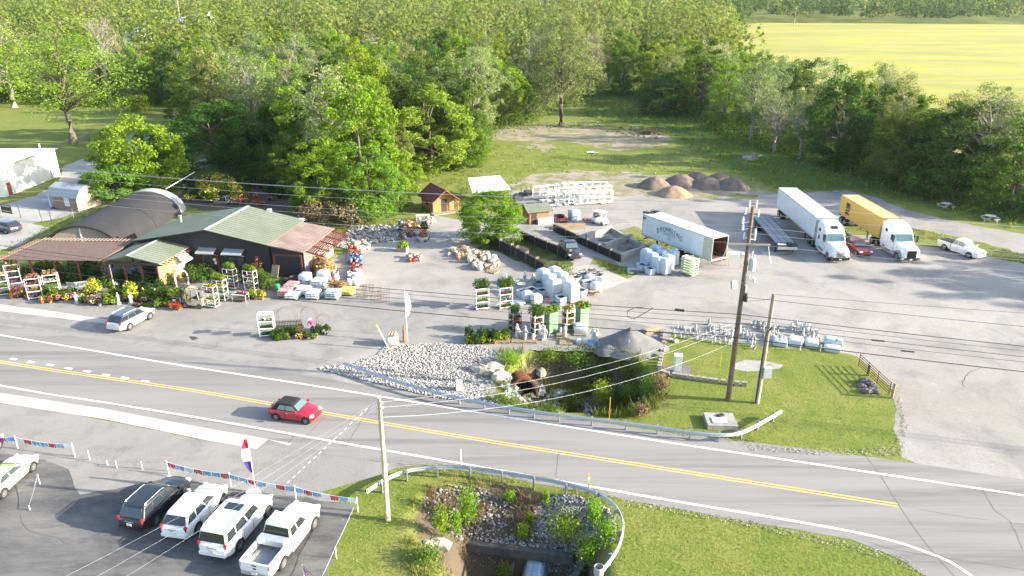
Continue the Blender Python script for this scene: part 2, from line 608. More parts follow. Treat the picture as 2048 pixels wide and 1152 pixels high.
LOW = [(-95, 69.3), (-70, 61.2), (-42.5, 52.8), (-32.6, 50.1), (-23.0, 47.5), (-12.0, 44.3), (-4.3, 42.1), (8.3, 38.4), (20.3, 35.0)]
up_n = Vector((.285, .958))
road_up = [Vector(p) + up_n * (1.3 if -18 < p[0] < 20 else 1.9) for p in UPW]
road_lo = [Vector(p) - up_n * (1.5 if p[0] < -11 else .75) for p in LOW]
road_poly = [Vector(p) for p in smooth_path(road_up)] + [Vector((75, 10)), Vector((27.0, 20))] + [Vector((q.x, q.y)) for q in PX([(1870, 1165), (1800, 1120)])] + [Vector(p) for p in smooth_path(road_lo)][::-1]
sheet('road', road_poly, .012, M_road, jit=.06)
sheet('forecourt', PX([(-260, 560), (-60, 545), (380, 530), (560, 585), (760, 600), (960, 600), (1240, 640), (1330, 660), (1322, 690), (1200, 692), (1060, 690), (1000, 692), (880, 690), (770, 695), (700, 715), (640, 730), (700, 752), (850, 782), (850, 800), (400, 740), (-300, 640)]), .008, M_fore, jit=.15)
yard_poly = PX([(560, 590), (600, 560), (690, 505), (640, 470), (700, 466), (800, 474), (858, 432), (935, 442), (1010, 452), (1060, 428), (1040, 412), (1020, 392), (1060, 352), (1110, 345), (1180, 354), (1280, 352), (1340, 362), (1490, 378), (1570, 388), (1690, 380), (1750, 396), (1810, 418), (1950, 452), (2100, 474), (2400, 560), (2500, 800), (2400, 1010), (2048, 962), (1850, 938), (1795, 912), (1802, 846), (1778, 770), (1715, 712), (1650, 698), (1500, 690), (1345, 668), (1328, 690), (1240, 668), (1100, 640), (940, 625), (760, 640), (600, 620)])
sheet('gravel_yard', yard_poly, .004, M_yard, jit=.5, sc=.35)
sheet('car_lot', PX([(-400, 1300), (-300, 960), (-80, 905), (0, 908), (60, 912), (140, 938), (160, 990), (330, 958), (520, 985), (705, 1008), (640, 1180), (600, 1320)]), .008, M_lot, jit=.15)
sheet('lot_entrance', PX([(-300, 800), (0, 805), (200, 838), (420, 882), (515, 897), (540, 876), (580, 884), (690, 900), (860, 930), (790, 936), (742, 955), (640, 985), (712, 1003), (520, 1000), (330, 975), (100, 1000), (-300, 1000)]), .004, M_fore, jit=.1)
sheet('sidewalk', PX([(-200, 757), (0, 786), (205, 817), (420, 858), (584, 887), (578, 891), (536, 879), (514, 899), (498, 896), (420, 882), (205, 838), (0, 806), (-200, 776)]), .016, M_apron, jit=.03)
sheet('concrete_strip', PX([(-200, 585), (0, 609), (110, 623), (225, 641), (215, 648), (100, 634), (0, 622), (-200, 600)]), .016, M_apron, jit=.05)
sheet('gravel_lane', PX([(-200, 470), (0, 410), (70, 392), (120, 365), (128, 332), (215, 300), (262, 268), (340, 262), (372, 262), (372, 285), (330, 300), (262, 330), (215, 372), (190, 410), (130, 432), (60, 448), (100, 456), (40, 490), (-200, 560)]), .006, M_lane, jit=.4, sc=.3)
sheet('back_path', PX([(262, 400), (330, 345), (430, 310), (440, 322), (380, 345), (330, 392), (300, 425)]), .006, M_lane, jit=.3)
for q in ([(978, 274), (1010, 262), (1080, 254), (1170, 252), (1215, 262), (1180, 278), (1090, 286), (1030, 284)], [(1150, 268), (1250, 262), (1340, 274), (1330, 288), (1240, 300), (1180, 296), (1140, 284)], [(1030, 290), (1090, 288), (1130, 296), (1090, 304)]):
	sheet('dirt_clearing', PX(q), .006 + .004 * (len(q) - 4) / 4, M_dirt, jit=2.0, sc=.16)
sheet('dirt_patch', PX([(1000, 380), (1060, 345), (1150, 340), (1300, 345), (1480, 372), (1560, 388), (1400, 400), (1200, 385)]), .008, M_dirt, jit=2.2, sc=.14)
sheet('yellow_field', PX([(1440, 128), (1496, 50), (1520, 46), (2100, 50), (2600, 60), (2700, 430), (2048, 345), (1800, 296), (1640, 245), (1520, 190)]), .25, M_field, jit=1.5, step=6)
sheet('creek_bank_gravel', PX([(600, 742), (640, 728), (700, 708), (770, 688), (880, 688), (1000, 690), (1120, 690), (1290, 700), (1300, 716), (1200, 703), (1060, 700), (1002, 730), (990, 770), (990, 800), (900, 806), (820, 790), (700, 766)]), .010, M_yard, jit=.3)
# strips of grass between the truck bays and along the yard
M_turf = ground_mat('turf', [((.120, .160, .028), 1, 0, 1), ((.20, .19, .06), .3, .42, .65), ((.29, .25, .19), 1.3, .52, .72), ((.07, .11, .018), 3, .5, .75)], rough=.95, bump=.5, bscale=6)
for q in ([(1236, 462), (1272, 452), (1330, 484), (1352, 502), (1372, 530), (1330, 520)],
		  [(1690, 470), (1760, 470), (1800, 485), (1905, 500), (2100, 540), (2100, 522), (1900, 470), (1800, 452), (1740, 440), (1690, 445)],
		  [(1180, 510), (1240, 530), (1290, 545), (1250, 560), (1180, 540)]):
	sheet('grass_strip', PX(q), .010, M_turf, jit=.5, sc=.6)
sheet('concrete_pad', PX([(985, 612), (1100, 540), (1190, 528), (1260, 560), (1200, 582), (1060, 605)]), .012, M_conc_pad, jit=.3)
for q in ([(1455, 503), (1495, 503), (1500, 509), (1462, 510)], [(1522, 503), (1590, 504), (1560, 510), (1527, 509)]):
	sheet('concrete_strip', PX(q), .012, M_apron, jit=.05)
tag(sheet('worn_gravel_patch', PX([(1462, 730), (1490, 722), (1530, 722), (1566, 730), (1562, 738), (1520, 742), (1490, 742), (1465, 738)]), .012, M_lane, jit=.3), kind='structure')
sheet('weedy_bed', PX([(925, 500), (985, 488), (1042, 476), (1100, 500), (1146, 526), (1120, 540), (1092, 550), (1040, 525), (985, 500)]), .012, ground_mat('weedy_soil', [((.05, .055, .02), 1, 0, 1), ((.10, .14, .03), .5, .45, .65), ((.09, .07, .05), 1.5, .5, .7)], rough=.95, bump=.5), jit=.4)
# painted lines
mb = MB()
ribbon(mb, smooth_path(UPW, 10), .19, .016)
ribbon(mb, smooth_path(LOW + [tuple(at(1865, 1109))[:2], tuple(at(1941, 1151))[:2], tuple(at(1990, 1200))[:2]], 10), .19, .016)
YEL = [(-95, 72.6), (-70, 64.7), (-45.4, 57.1), (-34.7, 54.2), (-24.6, 51.5), (-4.1, 45.3), (8.8, 41.7), (24.4, 37.4)]
yp = smooth_path(YEL, 10)
ribbon(mb, yp, .13, .016, off=.14, mi=1)
ribbon(mb, yp, .13, .016, off=-.14, mi=1)
tag(mb.build('road_markings', [M_white, M_yellow]), kind='structure')
for px_ in [(27, 718), (62, 724), (100, 730), (137, 737), (174, 743), (212, 750), (250, 756), (290, 763)]:
	mb = MB()
	c = at(*px_)
	ribbon(mb, [(c.x - .35, c.y + .1), (c.x + .35, c.y - .1)], .28, .016)
	tag(mb.build('lane_dash', M_white), kind='structure')
# cracks, seams and tyre tracks in the tarmac
M_crack = mat('crack_tar', (.12, .117, .115), .9)
mb = MB()
def crack(pts, w=.03, z=.0175, wig=.12):
	P = smooth_path([at(*p) for p in pts], 9)
	P = [Vector((p.x + wig * wob(p.x, p.y, 1.7, 3), p.y + wig * wob(p.x, p.y, 1.7, 9))) for p in P]
	ribbon(mb, P, w, z)
crack([(1725, 905), (1760, 950), (1800, 1015), (1850, 1085), (1915, 1160)], .035, wig=.03)
crack([(1808, 1012), (1900, 1030), (1990, 1042), (2060, 1050)], .03, wig=.02)
crack([(1740, 1085), (1790, 1100), (1900, 1118), (2060, 1142)], .04, wig=.02)
crack([(1965, 980), (1990, 1020), (2020, 1045), (2045, 1100)], .03)
crack([(1930, 775), (1925, 765), (1940, 745), (1965, 735)], .05)
crack([(690, 895), (745, 808)], .035)
crack([(600, 885), (650, 835)], .03)
crack([(1110, 955), (1118, 905)], .03)
crack([(420, 655), (520, 662), (640, 660), (760, 668)], .04)
crack([(60, 780), (300, 822), (560, 868), (590, 874)], .04, wig=.02)
crack([(578, 887), (586, 874)], .06)
crack([(40, 1030), (55, 1060), (110, 1075), (140, 1090)], .03)
crack([(740, 921), (790, 927), (850, 931)], .05)
tag(mb.build('road_cracks', M_crack), kind='structure')
mb = MB()
for (x0, y0, x1, y1, n) in ((575, 966, 740, 812, 16),):
	for k in range(n):
		t = k / n
		a, b = at(x0 + (x1 - x0) * t, y0 + (y1 - y0) * t), at(x0 + (x1 - x0) * (t + .5 / n), y0 + (y1 - y0) * (t + .5 / n))
		ribbon(mb, [a, b], .07, .018)
tag(mb.build('survey_dashes', M_white), kind='structure')
tag(sheet('storm_drain', PX([(377, 673), (388, 673), (398, 677), (386, 681)]), .02, mat('drain_grate', (.10, .07, .06), .7, .3), jit=0), kind='structure')
# ================================================================== TREES
LM = {
	'bright': leaf_mat('leaf_bright', (0.112, 0.195, 0.019), (0.236, 0.330, 0.045), (0.307, 0.389, 0.094)),
	'mid': leaf_mat('leaf_mid', (0.088, 0.153, 0.021), (0.189, 0.271, 0.047), (0.248, 0.330, 0.094)),
	'dark': leaf_mat('leaf_dark', (0.041, 0.094, 0.017), (0.100, 0.171, 0.033), (0.142, 0.212, 0.059)),
	'olive': leaf_mat('leaf_olive', (0.153, 0.195, 0.052), (0.260, 0.301, 0.100), (0.330, 0.354, 0.153)),
	'pale': leaf_mat('leaf_pale', (0.189, 0.254, 0.083), (0.283, 0.348, 0.130), (0.366, 0.413, 0.201)),
	'yellow': leaf_mat('leaf_yellow', (0.142, 0.242, 0.017), (0.254, 0.360, 0.035), (0.319, 0.425, 0.083)),
	'brown': leaf_mat('leaf_brown', (0.142, 0.100, 0.053), (0.236, 0.177, 0.100), (0.295, 0.248, 0.153), trans=.2),
	'blossom': leaf_mat('leaf_blossom', (0.236, 0.248, 0.118), (0.425, 0.425, 0.260), (0.590, 0.590, 0.425)),
}
M_bark = mat('bark', (.16, .13, .10), .95, var=.2, scale=3, bump=.6, bscale=14)
M_barkp = mat('bark_pale', (.30, .27, .23), .95, var=.2, scale=3, bump=.5, bscale=14)
def crown_mesh(name, seed, h, w, base, clumps, per, leaf, material, lob=.35, cr=.15, topw=1.0, up=.15, hollow=.4):
	g = np.random.default_rng(seed)
	c = []
	while len(c) < clumps:
		d = g.normal(size=3)
		d /= np.linalg.norm(d)
		if d[2] < -.92:
			continue
		r = g.uniform(hollow, 1) ** .6
		lobe = 1 + lob * mnoise.noise((d[0] * 1.9 + seed * 3.1, d[1] * 1.9, d[2] * 1.9 + seed))
		p = d * r * lobe
		wz = 1 + (topw - 1) * (p[2] * .5 + .5)
		c.append((p[0] * w / 2 * wz, p[1] * w / 2 * wz, (base + h) / 2 + p[2] * (h - base) / 2))
	c = np.array(c)
	cen = np.array([0, 0, (base + h) / 2])
	rad = w * cr * g.uniform(.6, 1.25, clumps)
	k = np.repeat(np.arange(clumps), per)
	d = g.normal(size=(len(k), 3))
	d[:, 2] += .25
	d /= np.linalg.norm(d, axis=1)[:, None]
	pos = c[k] + d * (rad[k] * g.uniform(.3, 1.1, len(k)) ** .7)[:, None] * np.array([1.15, 1.15, .8])
	out = pos - cen
	out /= np.linalg.norm(out, axis=1)[:, None] + 1e-9
	me = cards(name, pos, leaf, material, up=up, seed=seed + 5, nrm=d * .75 + out * .25)
	return me, c
def trunk_mesh(name, seed, h, c, material, r0=None, limbs=16, twigs=0, lean=0.0, split=.28):
	rg = random.Random(seed)
	r0 = r0 or h * .020
	mb = MB()
	top = h * .80
	n = 8
	px_, py_ = rg.uniform(-1, 1) * .04 * h, rg.uniform(-1, 1) * .04 * h
	tr = [Vector((px_ * (q / n) ** 1.5 + .25 * wob(q, seed, .7), py_ * (q / n) ** 1.5 + .25 * wob(q, seed, .7, 9), top * q / n)) for q in range(n + 1)]
	mb.tube(tr, [r0 * (1.45 if q == 0 else 1) * (1 - .82 * q / n) for q in range(n + 1)], 7)
	idx = list(range(len(c)))
	rg.shuffle(idx)
	for q in idx[:limbs]:
		e = Vector(c[q])
		zs = max(split * h, min(top * .9, e.z - rg.uniform(.25, .5) * hypot(e.x, e.y) - .1 * h))
		f = zs / top * n
		a = tr[int(f)].lerp(tr[min(n, int(f) + 1)], f - int(f))
		m = a.lerp(e, .5) + Vector((0, 0, .05 * h * rg.uniform(.2, 1)))
		rr = r0 * (1 - .8 * zs / top) * .6 + .015
		mb.tube([a, m, e], [rr, rr * .6, rr * .2], 5)
		for _ in range(twigs):
			s = m.lerp(e, rg.random())
			mb.tube([s, s + Vector((rg.uniform(-1, 1), rg.uniform(-1, 1), rg.uniform(.3, 1.3))) * h * .10], [rr * .3, rr * .08], 3)
	return mb.mesh(name, material, smooth=60)
PROTO = {}
def proto(kind, seed, h, w, base, clumps, per, leaf, lm, bark=None, limbs=14, twigs=0, **kw):
	r0 = kw.pop('r0', None)
	split = kw.pop('split', .28)
	cm, c = crown_mesh('crown', seed, h, w, base, clumps, per, leaf, LM[lm], **kw)
	tm = trunk_mesh('trunk', seed, h, c, bark or M_bark, r0, limbs, twigs, split=split)
	PROTO.setdefault(kind, []).append((h, w, cm, tm))
for s_ in (1, 2, 3):
	proto('broad', s_, 15, 11, -1.2, 125, 130, .34, ['bright', 'mid', 'bright'][s_ - 1], cr=.085, lob=.4, hollow=.6)
	proto('tall', 10 + s_, 19, 9.5, -.8, 125, 125, .35, ['mid', 'bright', 'olive'][s_ - 1], cr=.095, topw=.85, lob=.4, hollow=.6)
for s_ in (1, 2):
	proto('olive', 20 + s_, 17, 9.5, 2, 90, 80, .30, ['olive', 'pale'][s_ - 1], M_barkp, 34, 3, cr=.11, hollow=.3)
	proto('dark', 30 + s_, 14, 10, -1.2, 115, 130, .34, 'dark', cr=.09, lob=.4, hollow=.6)
	proto('yellow', 40 + s_, 14, 9, -1.2, 115, 125, .33, 'yellow', cr=.09, lob=.4, hollow=.6)
for s_ in (1, 2):
	proto('round', 45 + s_, 8, 8, -.3, 120, 150, .26, ['bright', 'yellow'][s_ - 1], cr=.095, lob=.22, hollow=.6)
proto('blossom', 51, 15, 9, 4, 80, 90, .3, 'blossom', M_barkp, 20, 1, cr=.14)
proto('cottonwood', 61, 25, 15, 3.0, 150, 110, .36, 'pale', M_bark, 30, 1, cr=.10, lob=.6, topw=.75)
proto('bush', 71, 3.2, 3.6, .1, 34, 90, .22, 'bright', limbs=5, cr=.2, r0=.04, split=.05)
proto('bush', 72, 3.0, 3.8, .1, 34, 90, .22, 'mid', limbs=5, cr=.2, r0=.04, split=.05)
proto('bush', 73, 3.0, 3.4, .1, 34, 90, .22, 'yellow', limbs=5, cr=.2, r0=.04, split=.05)
proto('bush', 74, 2.8, 3.4, .1, 34, 40, .20, 'brown', limbs=10, twigs=2, cr=.2, r0=.03, split=.05)
proto('sparse', 81, 17, 10, 6, 70, 17, .32, 'olive', M_barkp, 50, 5, cr=.13, hollow=.2)
proto('bare', 91, 15, 7, 5, 50, 3, .3, 'brown', M_barkp, 46, 7, cr=.13, hollow=.2)
proto('bigsparse', 95, 21, 17, 4, 150, 90, .32, 'bright', M_bark, 40, 2, cr=.095, lob=.5, hollow=.25, r0=.42)
TREES = []
def tree(kind, p, h, w=None, label=None, group=None, v=None, rz=None):
	ps = PROTO[kind]
	H, Wd, cm, tm = ps[(v if v is not None else rng.randrange(len(ps))) % len(ps)]
	s = h / H
	sw = (w / Wd) if w else s * rng.uniform(.88, 1.12)
	cat = 'bush' if kind == 'bush' else 'tree'
	r = thing({'bush': 'bush', 'bare': 'bare_tree'}.get(kind, 'tree'), (p[0], p[1], gz(p[0], p[1]) - .05), rng.uniform(0, 6.28) if rz is None else rz, label, cat, group)
	r.scale = (sw, sw, s)
	obj('crown', cm, r)
	obj('trunk', tm, r)
	TREES.append((p[0], p[1], max(sw * Wd / 2, 1)))
	return r
def htop(p, py):
	"""height that brings the top of something standing at p up to picture row py"""
	lo, hi = 0.3, 60
	for _ in range(40):
		m = (lo + hi) / 2
		if pix((p[0], p[1], p[2] + m))[1] > py:
			lo = m
		else:
			hi = m
	return lo
def htree(kind, px, py, top, wpx, label, v=None, group=None):
	p = at(px, py)
	h = htop(p, top)
	w = wpx * (p - Vector((0, 0, CAM_H))).length / FPX
	return tree(kind, p, h, w, label, group, v)
# trees that the photograph shows one by one
HERO = [
	('bigsparse', 147, 287, 48, 215, 'large airy tree with a forked pale trunk on the left lawn', 0),
	('bush', 278, 224, 192, 42, 'small round yellow green bush at the far edge of the left lawn', 2),
	('round', 288, 385, 238, 145, 'light green bushy tree beside the gravel lane behind the shed', 1),
	('bare', 224, 208, 25, 70, 'dead pale tree with broken limbs right of the large lawn tree', 0),
	('round', 240, 402, 318, 110, 'low spreading light green bush between the shed and the dark tunnel', 0),
	('round', 322, 372, 292, 105, 'light green bush leaning over the back path', 0),
	('dark', 437, 338, 206, 150, 'dark rounded tree behind the shade tunnel', 0),
	('dark', 528, 350, 232, 120, 'dark leafy tree in shade at the back of the nursery beds', 1),
	('broad', 610, 385, 255, 120, 'green leafy tree behind the nursery beds', 1),
	('yellow', 640, 432, 290, 110, 'yellow green bushy tree behind the green roofed shop', 0),
	('bare', 745, 345, 205, 90, 'bare grey branched tree in the front of the wood', 0),
	('broad', 745, 432, 285, 120, 'bright green bushy tree at the wood edge left of the cabin', 0),
	('yellow', 800, 405, 300, 80, 'light yellow green tree just left of the cabin roof', 1),
	('broad', 862, 345, 178, 165, 'tall bright green broad tree behind the cabin', 2),
	('broad', 925, 335, 235, 100, 'bright green round tree at the edge of the clearing', 0),
	('broad', 690, 428, 318, 95, 'mid green bushy tree over the back of the nursery', 1),
	('bush', 735, 446, 392, 80, 'bright bush at the wood edge behind the brown garage roof', 0),
	('bush', 690, 452, 405, 80, 'dry brown brush at the wood edge behind the brown garage roof', 3),
	('bush', 640, 446, 398, 70, 'tangled brown and green brush beside the nursery path', 3),
	('dark', 585, 372, 270, 110, 'dark tree in deep shade over the nursery beds', 0),
	('bush', 790, 424, 372, 60, 'round green bush left of the cabin wall', 1),
	('broad', 680, 350, 235, 110, 'olive tinted full tree in the middle of the wood front', 1),
	('yellow', 735, 330, 92, 110, 'vivid yellow green tree rising above the wood', 0),
	('round', 982, 484, 383, 122, 'round bright green tree in the middle of the yard', 1),
	('cottonwood', 1122, 252, 18, 150, 'very tall pale green tree with a straight trunk at the dirt clearing', 0),
	('tall', 1402, 232, 78, 95, 'tall pale green tree at the bend of the right tree line', 1),
	('dark', 1325, 230, 150, 90, 'dark evergreen looking tree in shade left of the tall pale tree', 0),
	('olive', 1500, 285, 120, 90, 'thin olive tree in front of the yellow field corner', 0),
	('sparse', 1548, 305, 178, 90, 'sparse grey green tree in the right tree line', 0),
	('sparse', 1598, 318, 190, 70, 'slim half bare tree with a white trunk in the right tree line', 0),
	('dark', 1672, 330, 138, 125, 'dark leaning tree with visible limbs against the yellow field', 1),
	('sparse', 1765, 255, 122, 95, 'airy tree standing against the yellow field', 0),
	('broad', 1800, 372, 205, 120, 'green tree in the right tree line above the gold container', 1),
	('dark', 1880, 392, 208, 130, 'dense dark tree above the first picnic table', 0),
	('sparse', 1945, 398, 165, 120, 'pale half bare tree above the picnic tables', 0),
	('broad', 2025, 424, 220, 130, 'dark green tree at the right edge above the second picnic table', 1),
	('bush', 1852, 392, 325, 80, 'dark bush under the trees behind the first picnic table', 1),
	('olive', 30, 215, 40, 110, 'green tree at the left edge beyond the lawn', 1),
]
for k, px_, py_, top, wpx, lab, v in HERO:
	htree(k, px_, py_, top, wpx, lab, v)
# the wood: front edge in the picture, everything behind it
EDGE = PX([(-500, 215), (-100, 215), (0, 208), (200, 212), (360, 216), (385, 262), (420, 320), (560, 350), (690, 425), (770, 415), (850, 360), (950, 330), (985, 262), (1060, 246), (1160, 196), (1280, 190), (1370, 232), (1480, 290), (1560, 312), (1700, 352), (1860, 398), (2048, 430), (2300, 470)])
FIELD = PX([(1440, 128), (1496, 50), (1520, 46), (2100, 50), (2600, 60), (2700, 430), (2048, 345), (1800, 296), (1640, 245), (1520, 190)])
# the lawn on the left stays open
LAWN = PX([(-700, 215), (0, 206), (205, 210), (365, 216), (380, 260), (200, 330), (-300, 420), (-900, 420)])
outline = EDGE + [Vector((700, 150, 0)), Vector((900, 1100, 0)), Vector((-900, 1100, 0)), Vector((-420, 240, 0))]
cand = []
tries = 0
cell = {}
def free(x, y, d):
	cx, cy = int(x // 12), int(y // 12)
	for a in range(cx - 1, cx + 2):
		for b in range(cy - 1, cy + 2):
			for q in cell.get((a, b), ()):
				if (q[0] - x) ** 2 + (q[1] - y) ** 2 < d * d:
					return False
	return True
for t_ in TREES:
	cell.setdefault((int(t_[0] // 12), int(t_[1] // 12)), []).append((t_[0], t_[1]))
N_ = 60000
yy = 95 + 1000 * nrg.random(N_) ** 1.8
xx = (nrg.random(N_) * 2 - 1) * (yy * .80 + 25)
ok = (poly_dist(xx, yy, outline) > 1.5) & (poly_dist(xx, yy, FIELD) < -4)
for x, y in zip(xx[ok], yy[ok]):
	d = 5.4 + max(0, y - 130) * .02
	if y > 420:
		d = 11.0
	if free(x, y, d):
		cell.setdefault((int(x // 12), int(y // 12)), []).append((x, y))
		cand.append((x, y))
cand.sort(key=lambda q: q[1] + .15 * abs(q[0]))
NEAR = 268
ADJ = {'broad': ['bright green broad', 'mid green broad', 'fresh green broad'], 'tall': ['tall mid green', 'tall bright green', 'tall olive green'], 'olive': ['loose olive', 'loose pale green'], 'dark': ['dense dark green', 'rounded dark green'],
	   'yellow': ['yellow green', 'bright yellow green'], 'blossom': ['cream blossoming'], 'sparse': ['thin half bare'], 'bare': ['bare grey']}
def where(x, y):
	p = pix((x, y, terrain(x, y) + 8))[0]
	if p > 1340:
		a = 'in the tree line along the yellow field' if p < 1700 else 'in the tree line behind the trucks'
	elif p > 1000:
		a = 'in the wood behind the dirt clearing'
	elif p > 780:
		a = 'in the wood behind the red roofed cabin'
	elif p > 520:
		a = 'in the wood behind the green roofed shop'
	elif p > 300:
		a = 'in the wood behind the shade tunnel'
	else:
		a = 'in the wood beyond the left lawn'
	e = poly_dist(np.array([x]), np.array([y]), outline)[0]
	b = 'front row' if e < 9 else ('second row' if e < 24 else ('deeper' if e < 55 else 'far back'))
	return a, b
def pick(x, y):
	u = .5 + .5 * mnoise.noise((x * .025, y * .025, 3)) + rng.uniform(-.28, .28)
	if x > 55 and y < 230:
		return rng.choice(['dark', 'broad', 'olive', 'sparse', 'tall', 'dark', 'olive'])
	if u < .28:
		return rng.choice(['dark', 'tall', 'broad'])
	if u < .5:
		return rng.choice(['broad', 'tall', 'broad', 'olive'])
	if u < .72:
		return rng.choice(['olive', 'tall', 'broad', 'yellow', 'sparse'])
	return rng.choice(['yellow', 'broad', 'olive', 'blossom', 'tall'])
for x, y in cand[:NEAR]:
	k = pick(x, y)
	v = rng.randrange(3)
	hgt = (rng.uniform(9, 13) if rng.random() < .55 else rng.uniform(15, 20)) * (1.1 if k in ('tall', 'olive', 'sparse') else 1)
	if x > 25 and y < 230:
		hgt *= .85
	a, b = where(x, y)
	tree(k, Vector((x, y, 0)), hgt, None, '%s tree %s, %s' % (ADJ[k][v % len(ADJ[k])], a, b), 'trees ' + a, v)
# trees of the same line that stand just outside the picture on the right and shade the yard
for x, y, h in ((84, 73, 15), (92, 69, 16), (98, 76, 15), (90, 79, 13), (106, 71, 16), (112, 79, 15)):
	tree(rng.choice(['broad', 'tall', 'olive']), Vector((x, y, 0)), h, None, 'tree standing beyond the right end of the gravel yard', 'trees beyond the right end of the yard')
# the rest of the wood, further off: one mass
far = cand[NEAR:]
fp, fs, fc = [], [], []
tb = MB()
for n_, (x, y) in enumerate(far):
	big = rng.random() < .42
	h = rng.uniform(19, 27) if big else rng.uniform(9, 15)
	w = rng.uniform(11, 16) if big else rng.uniform(7, 11)
	z0 = terrain(x, y)
	m = int(max(70, 420 - y * .55))
	d = nrg.normal(size=(m, 3))
	d /= np.linalg.norm(d, axis=1)[:, None]
	d[:, 2] = np.abs(d[:, 2]) * 1.15 - .25
	lob = 1 + .35 * np.sin(d[:, 0] * 5 + n_) * np.cos(d[:, 1] * 4 + n_ * 2) + .15 * nrg.random(m)
	pos = np.stack([x + d[:, 0] * lob * w / 2, y + d[:, 1] * lob * w / 2, z0 + h * .55 + d[:, 2] * lob * h * .43], 1)
	fp.append(pos)
	fs.append(np.full(m, min(2.2, .7 + y * .0022)))
	fc.append((d, 4 if y > 520 and x > 150 and rng.random() < .8 else rng.randrange(4)))
	if y < 330:
		tb.cyl((x, y, z0 - .3), (x, y, z0 + h * .6), .22, .1, 5)
LF = {k: leaf_mat('far_' + k, tuple(c * .85 for c in v), v, objvar=.02) for k, v in dict(mid=(.135, .205, .036), olive=(.185, .225, .062), pale=(.205, .262, .075), bright=(.175, .250, .036), dark=(.075, .125, .035)).items()}
for c_, mname in enumerate(('mid', 'olive', 'pale', 'bright', 'dark')):
	sel = [q for q in range(len(far)) if fc[q][1] == c_]
	me = cards('forest', np.concatenate([fp[q] for q in sel]), np.concatenate([fs[q] for q in sel]), LF[mname], up=.4, seed=90 + c_, nrm=np.concatenate([fc[q][0] for q in sel]), aspect=.75)
	tag(obj('forest', me), kind='stuff')
tag(tb.build('forest_trunks', M_bark), kind='stuff')
print('trees', len(cand), 'near', NEAR)
# undergrowth along the foot of the wood
up_, us_ = [], []
for k in range(len(EDGE) - 1):
	a, b = EDGE[k], EDGE[k + 1]
	L_ = (b - a).length
	n = Vector((-(b - a).y, (b - a).x)).normalized()
	for _ in range(int(L_ * 3.2)):
		p = a.to_2d() + (b - a).to_2d() * rng.random() + n * abs(rng.gauss(0, 1)) * 6
		hh = rng.uniform(.6, 4.2)
		m = 26
		q = nrg.normal(size=(m, 3)) * np.array([.9, .9, hh * .35])
		q[:, 2] = np.abs(q[:, 2]) + .1
		up_.append(q + np.array([p.x, p.y, terrain(p.x, p.y)]))
me = cards('undergrowth', np.concatenate(up_), .42, LM['dark'], up=.5, seed=4, mats2=[LM['mid'], LM['bright'], LM['olive']], frac2=.7)
tag(obj('undergrowth', me), kind='stuff')
# ================================================================== BUILDINGS
M_groof = mat('green_metal_roof', (.135, .158, .112), .7, .05, var=.1, scale=.4, col2=(.185, .195, .150))
M_broof = mat('brown_slat_wood', (.125, .078, .063), .85, var=.2, scale=2, col2=(.18, .125, .105))
M_red = mat('red_wood', (.17, .045, .035), .8, var=.15, scale=3)
M_black = mat('black_siding', (.022, .022, .03), .6, var=.1, scale=2)
M_tan = mat('tan_siding', (.52, .33, .14), .8, var=.1, scale=1.2, col2=(.42, .26, .11))
M_tan2 = mat('tan_shed_wall', (.50, .40, .24), .8, var=.08, scale=1.0)
M_brownw = mat('brown_shed_wall', (.26, .17, .12), .8, var=.08, scale=1.0)
M_galv = mat('galvanised_sheet', (.24, .275, .32), .6, .05, var=.06, scale=3)
M_trim = mat('white_trim', (.75, .75, .73), .6, var=.05)
M_glass = mat('window_glass', (.03, .04, .05), .08, 0, var=.02, spec=.8)
M_wh = mat('white_metal_wall', (.76, .76, .72), .55, .0, var=.05, scale=.6, col2=(.60, .60, .54))
M_ltroof = mat('light_grey_roof', (.50, .54, .60), .5, .2, var=.06, scale=.4)
M_cloth = mat('shade_cloth', (.020, .020, .023), .85, var=.15, scale=.5, col2=(.032, .031, .034))
M_poly = mat('poly_film', (.36, .38, .40), .4, var=.05, scale=.6)
M_redroof = mat('red_metal_roof', (.17, .045, .05), .6, .1, var=.08, scale=.8)
M_cabin = mat('cabin_wood', (.40, .225, .09), .85, var=.15, scale=3, col2=(.30, .16, .07))
M_canvas = mat('white_canvas', (.82, .82, .80), .8, var=.03)
M_dkwood = mat('dark_wood', (.075, .05, .04), .9, var=.2, scale=3)
M_post = mat('post_wood', (.34, .28, .21), .95, var=.2, scale=4, bump=.3, bscale=20)
M_steel = mat('galvanised_steel', (.46, .48, .50), .45, .8, var=.1, scale=5)
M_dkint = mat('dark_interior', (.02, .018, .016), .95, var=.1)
def roof_plane(mb, a, b, c, d, th=.12, ribs=.6, rh=.03, mi=0):
	"""sloped sheet a-b along the eave, d-c along the ridge, with raised seams from eave to ridge"""
	a, b, c, d = map(Vector, (a, b, c, d))
	n = (b - a).cross(d - a).normalized()
	if n.z < 0:
		a, b, c, d = b, a, d, c
		n = -n
	mb.slab([a, b, c, d], th, mi)
	k = max(2, int((b - a).length / ribs))
	for q in range(k + 1):
		t = q / k
		mb.bar(a.lerp(b, t) + n * rh * .3, d.lerp(c, t) + n * rh * .3, .05, rh, mi, up=n)
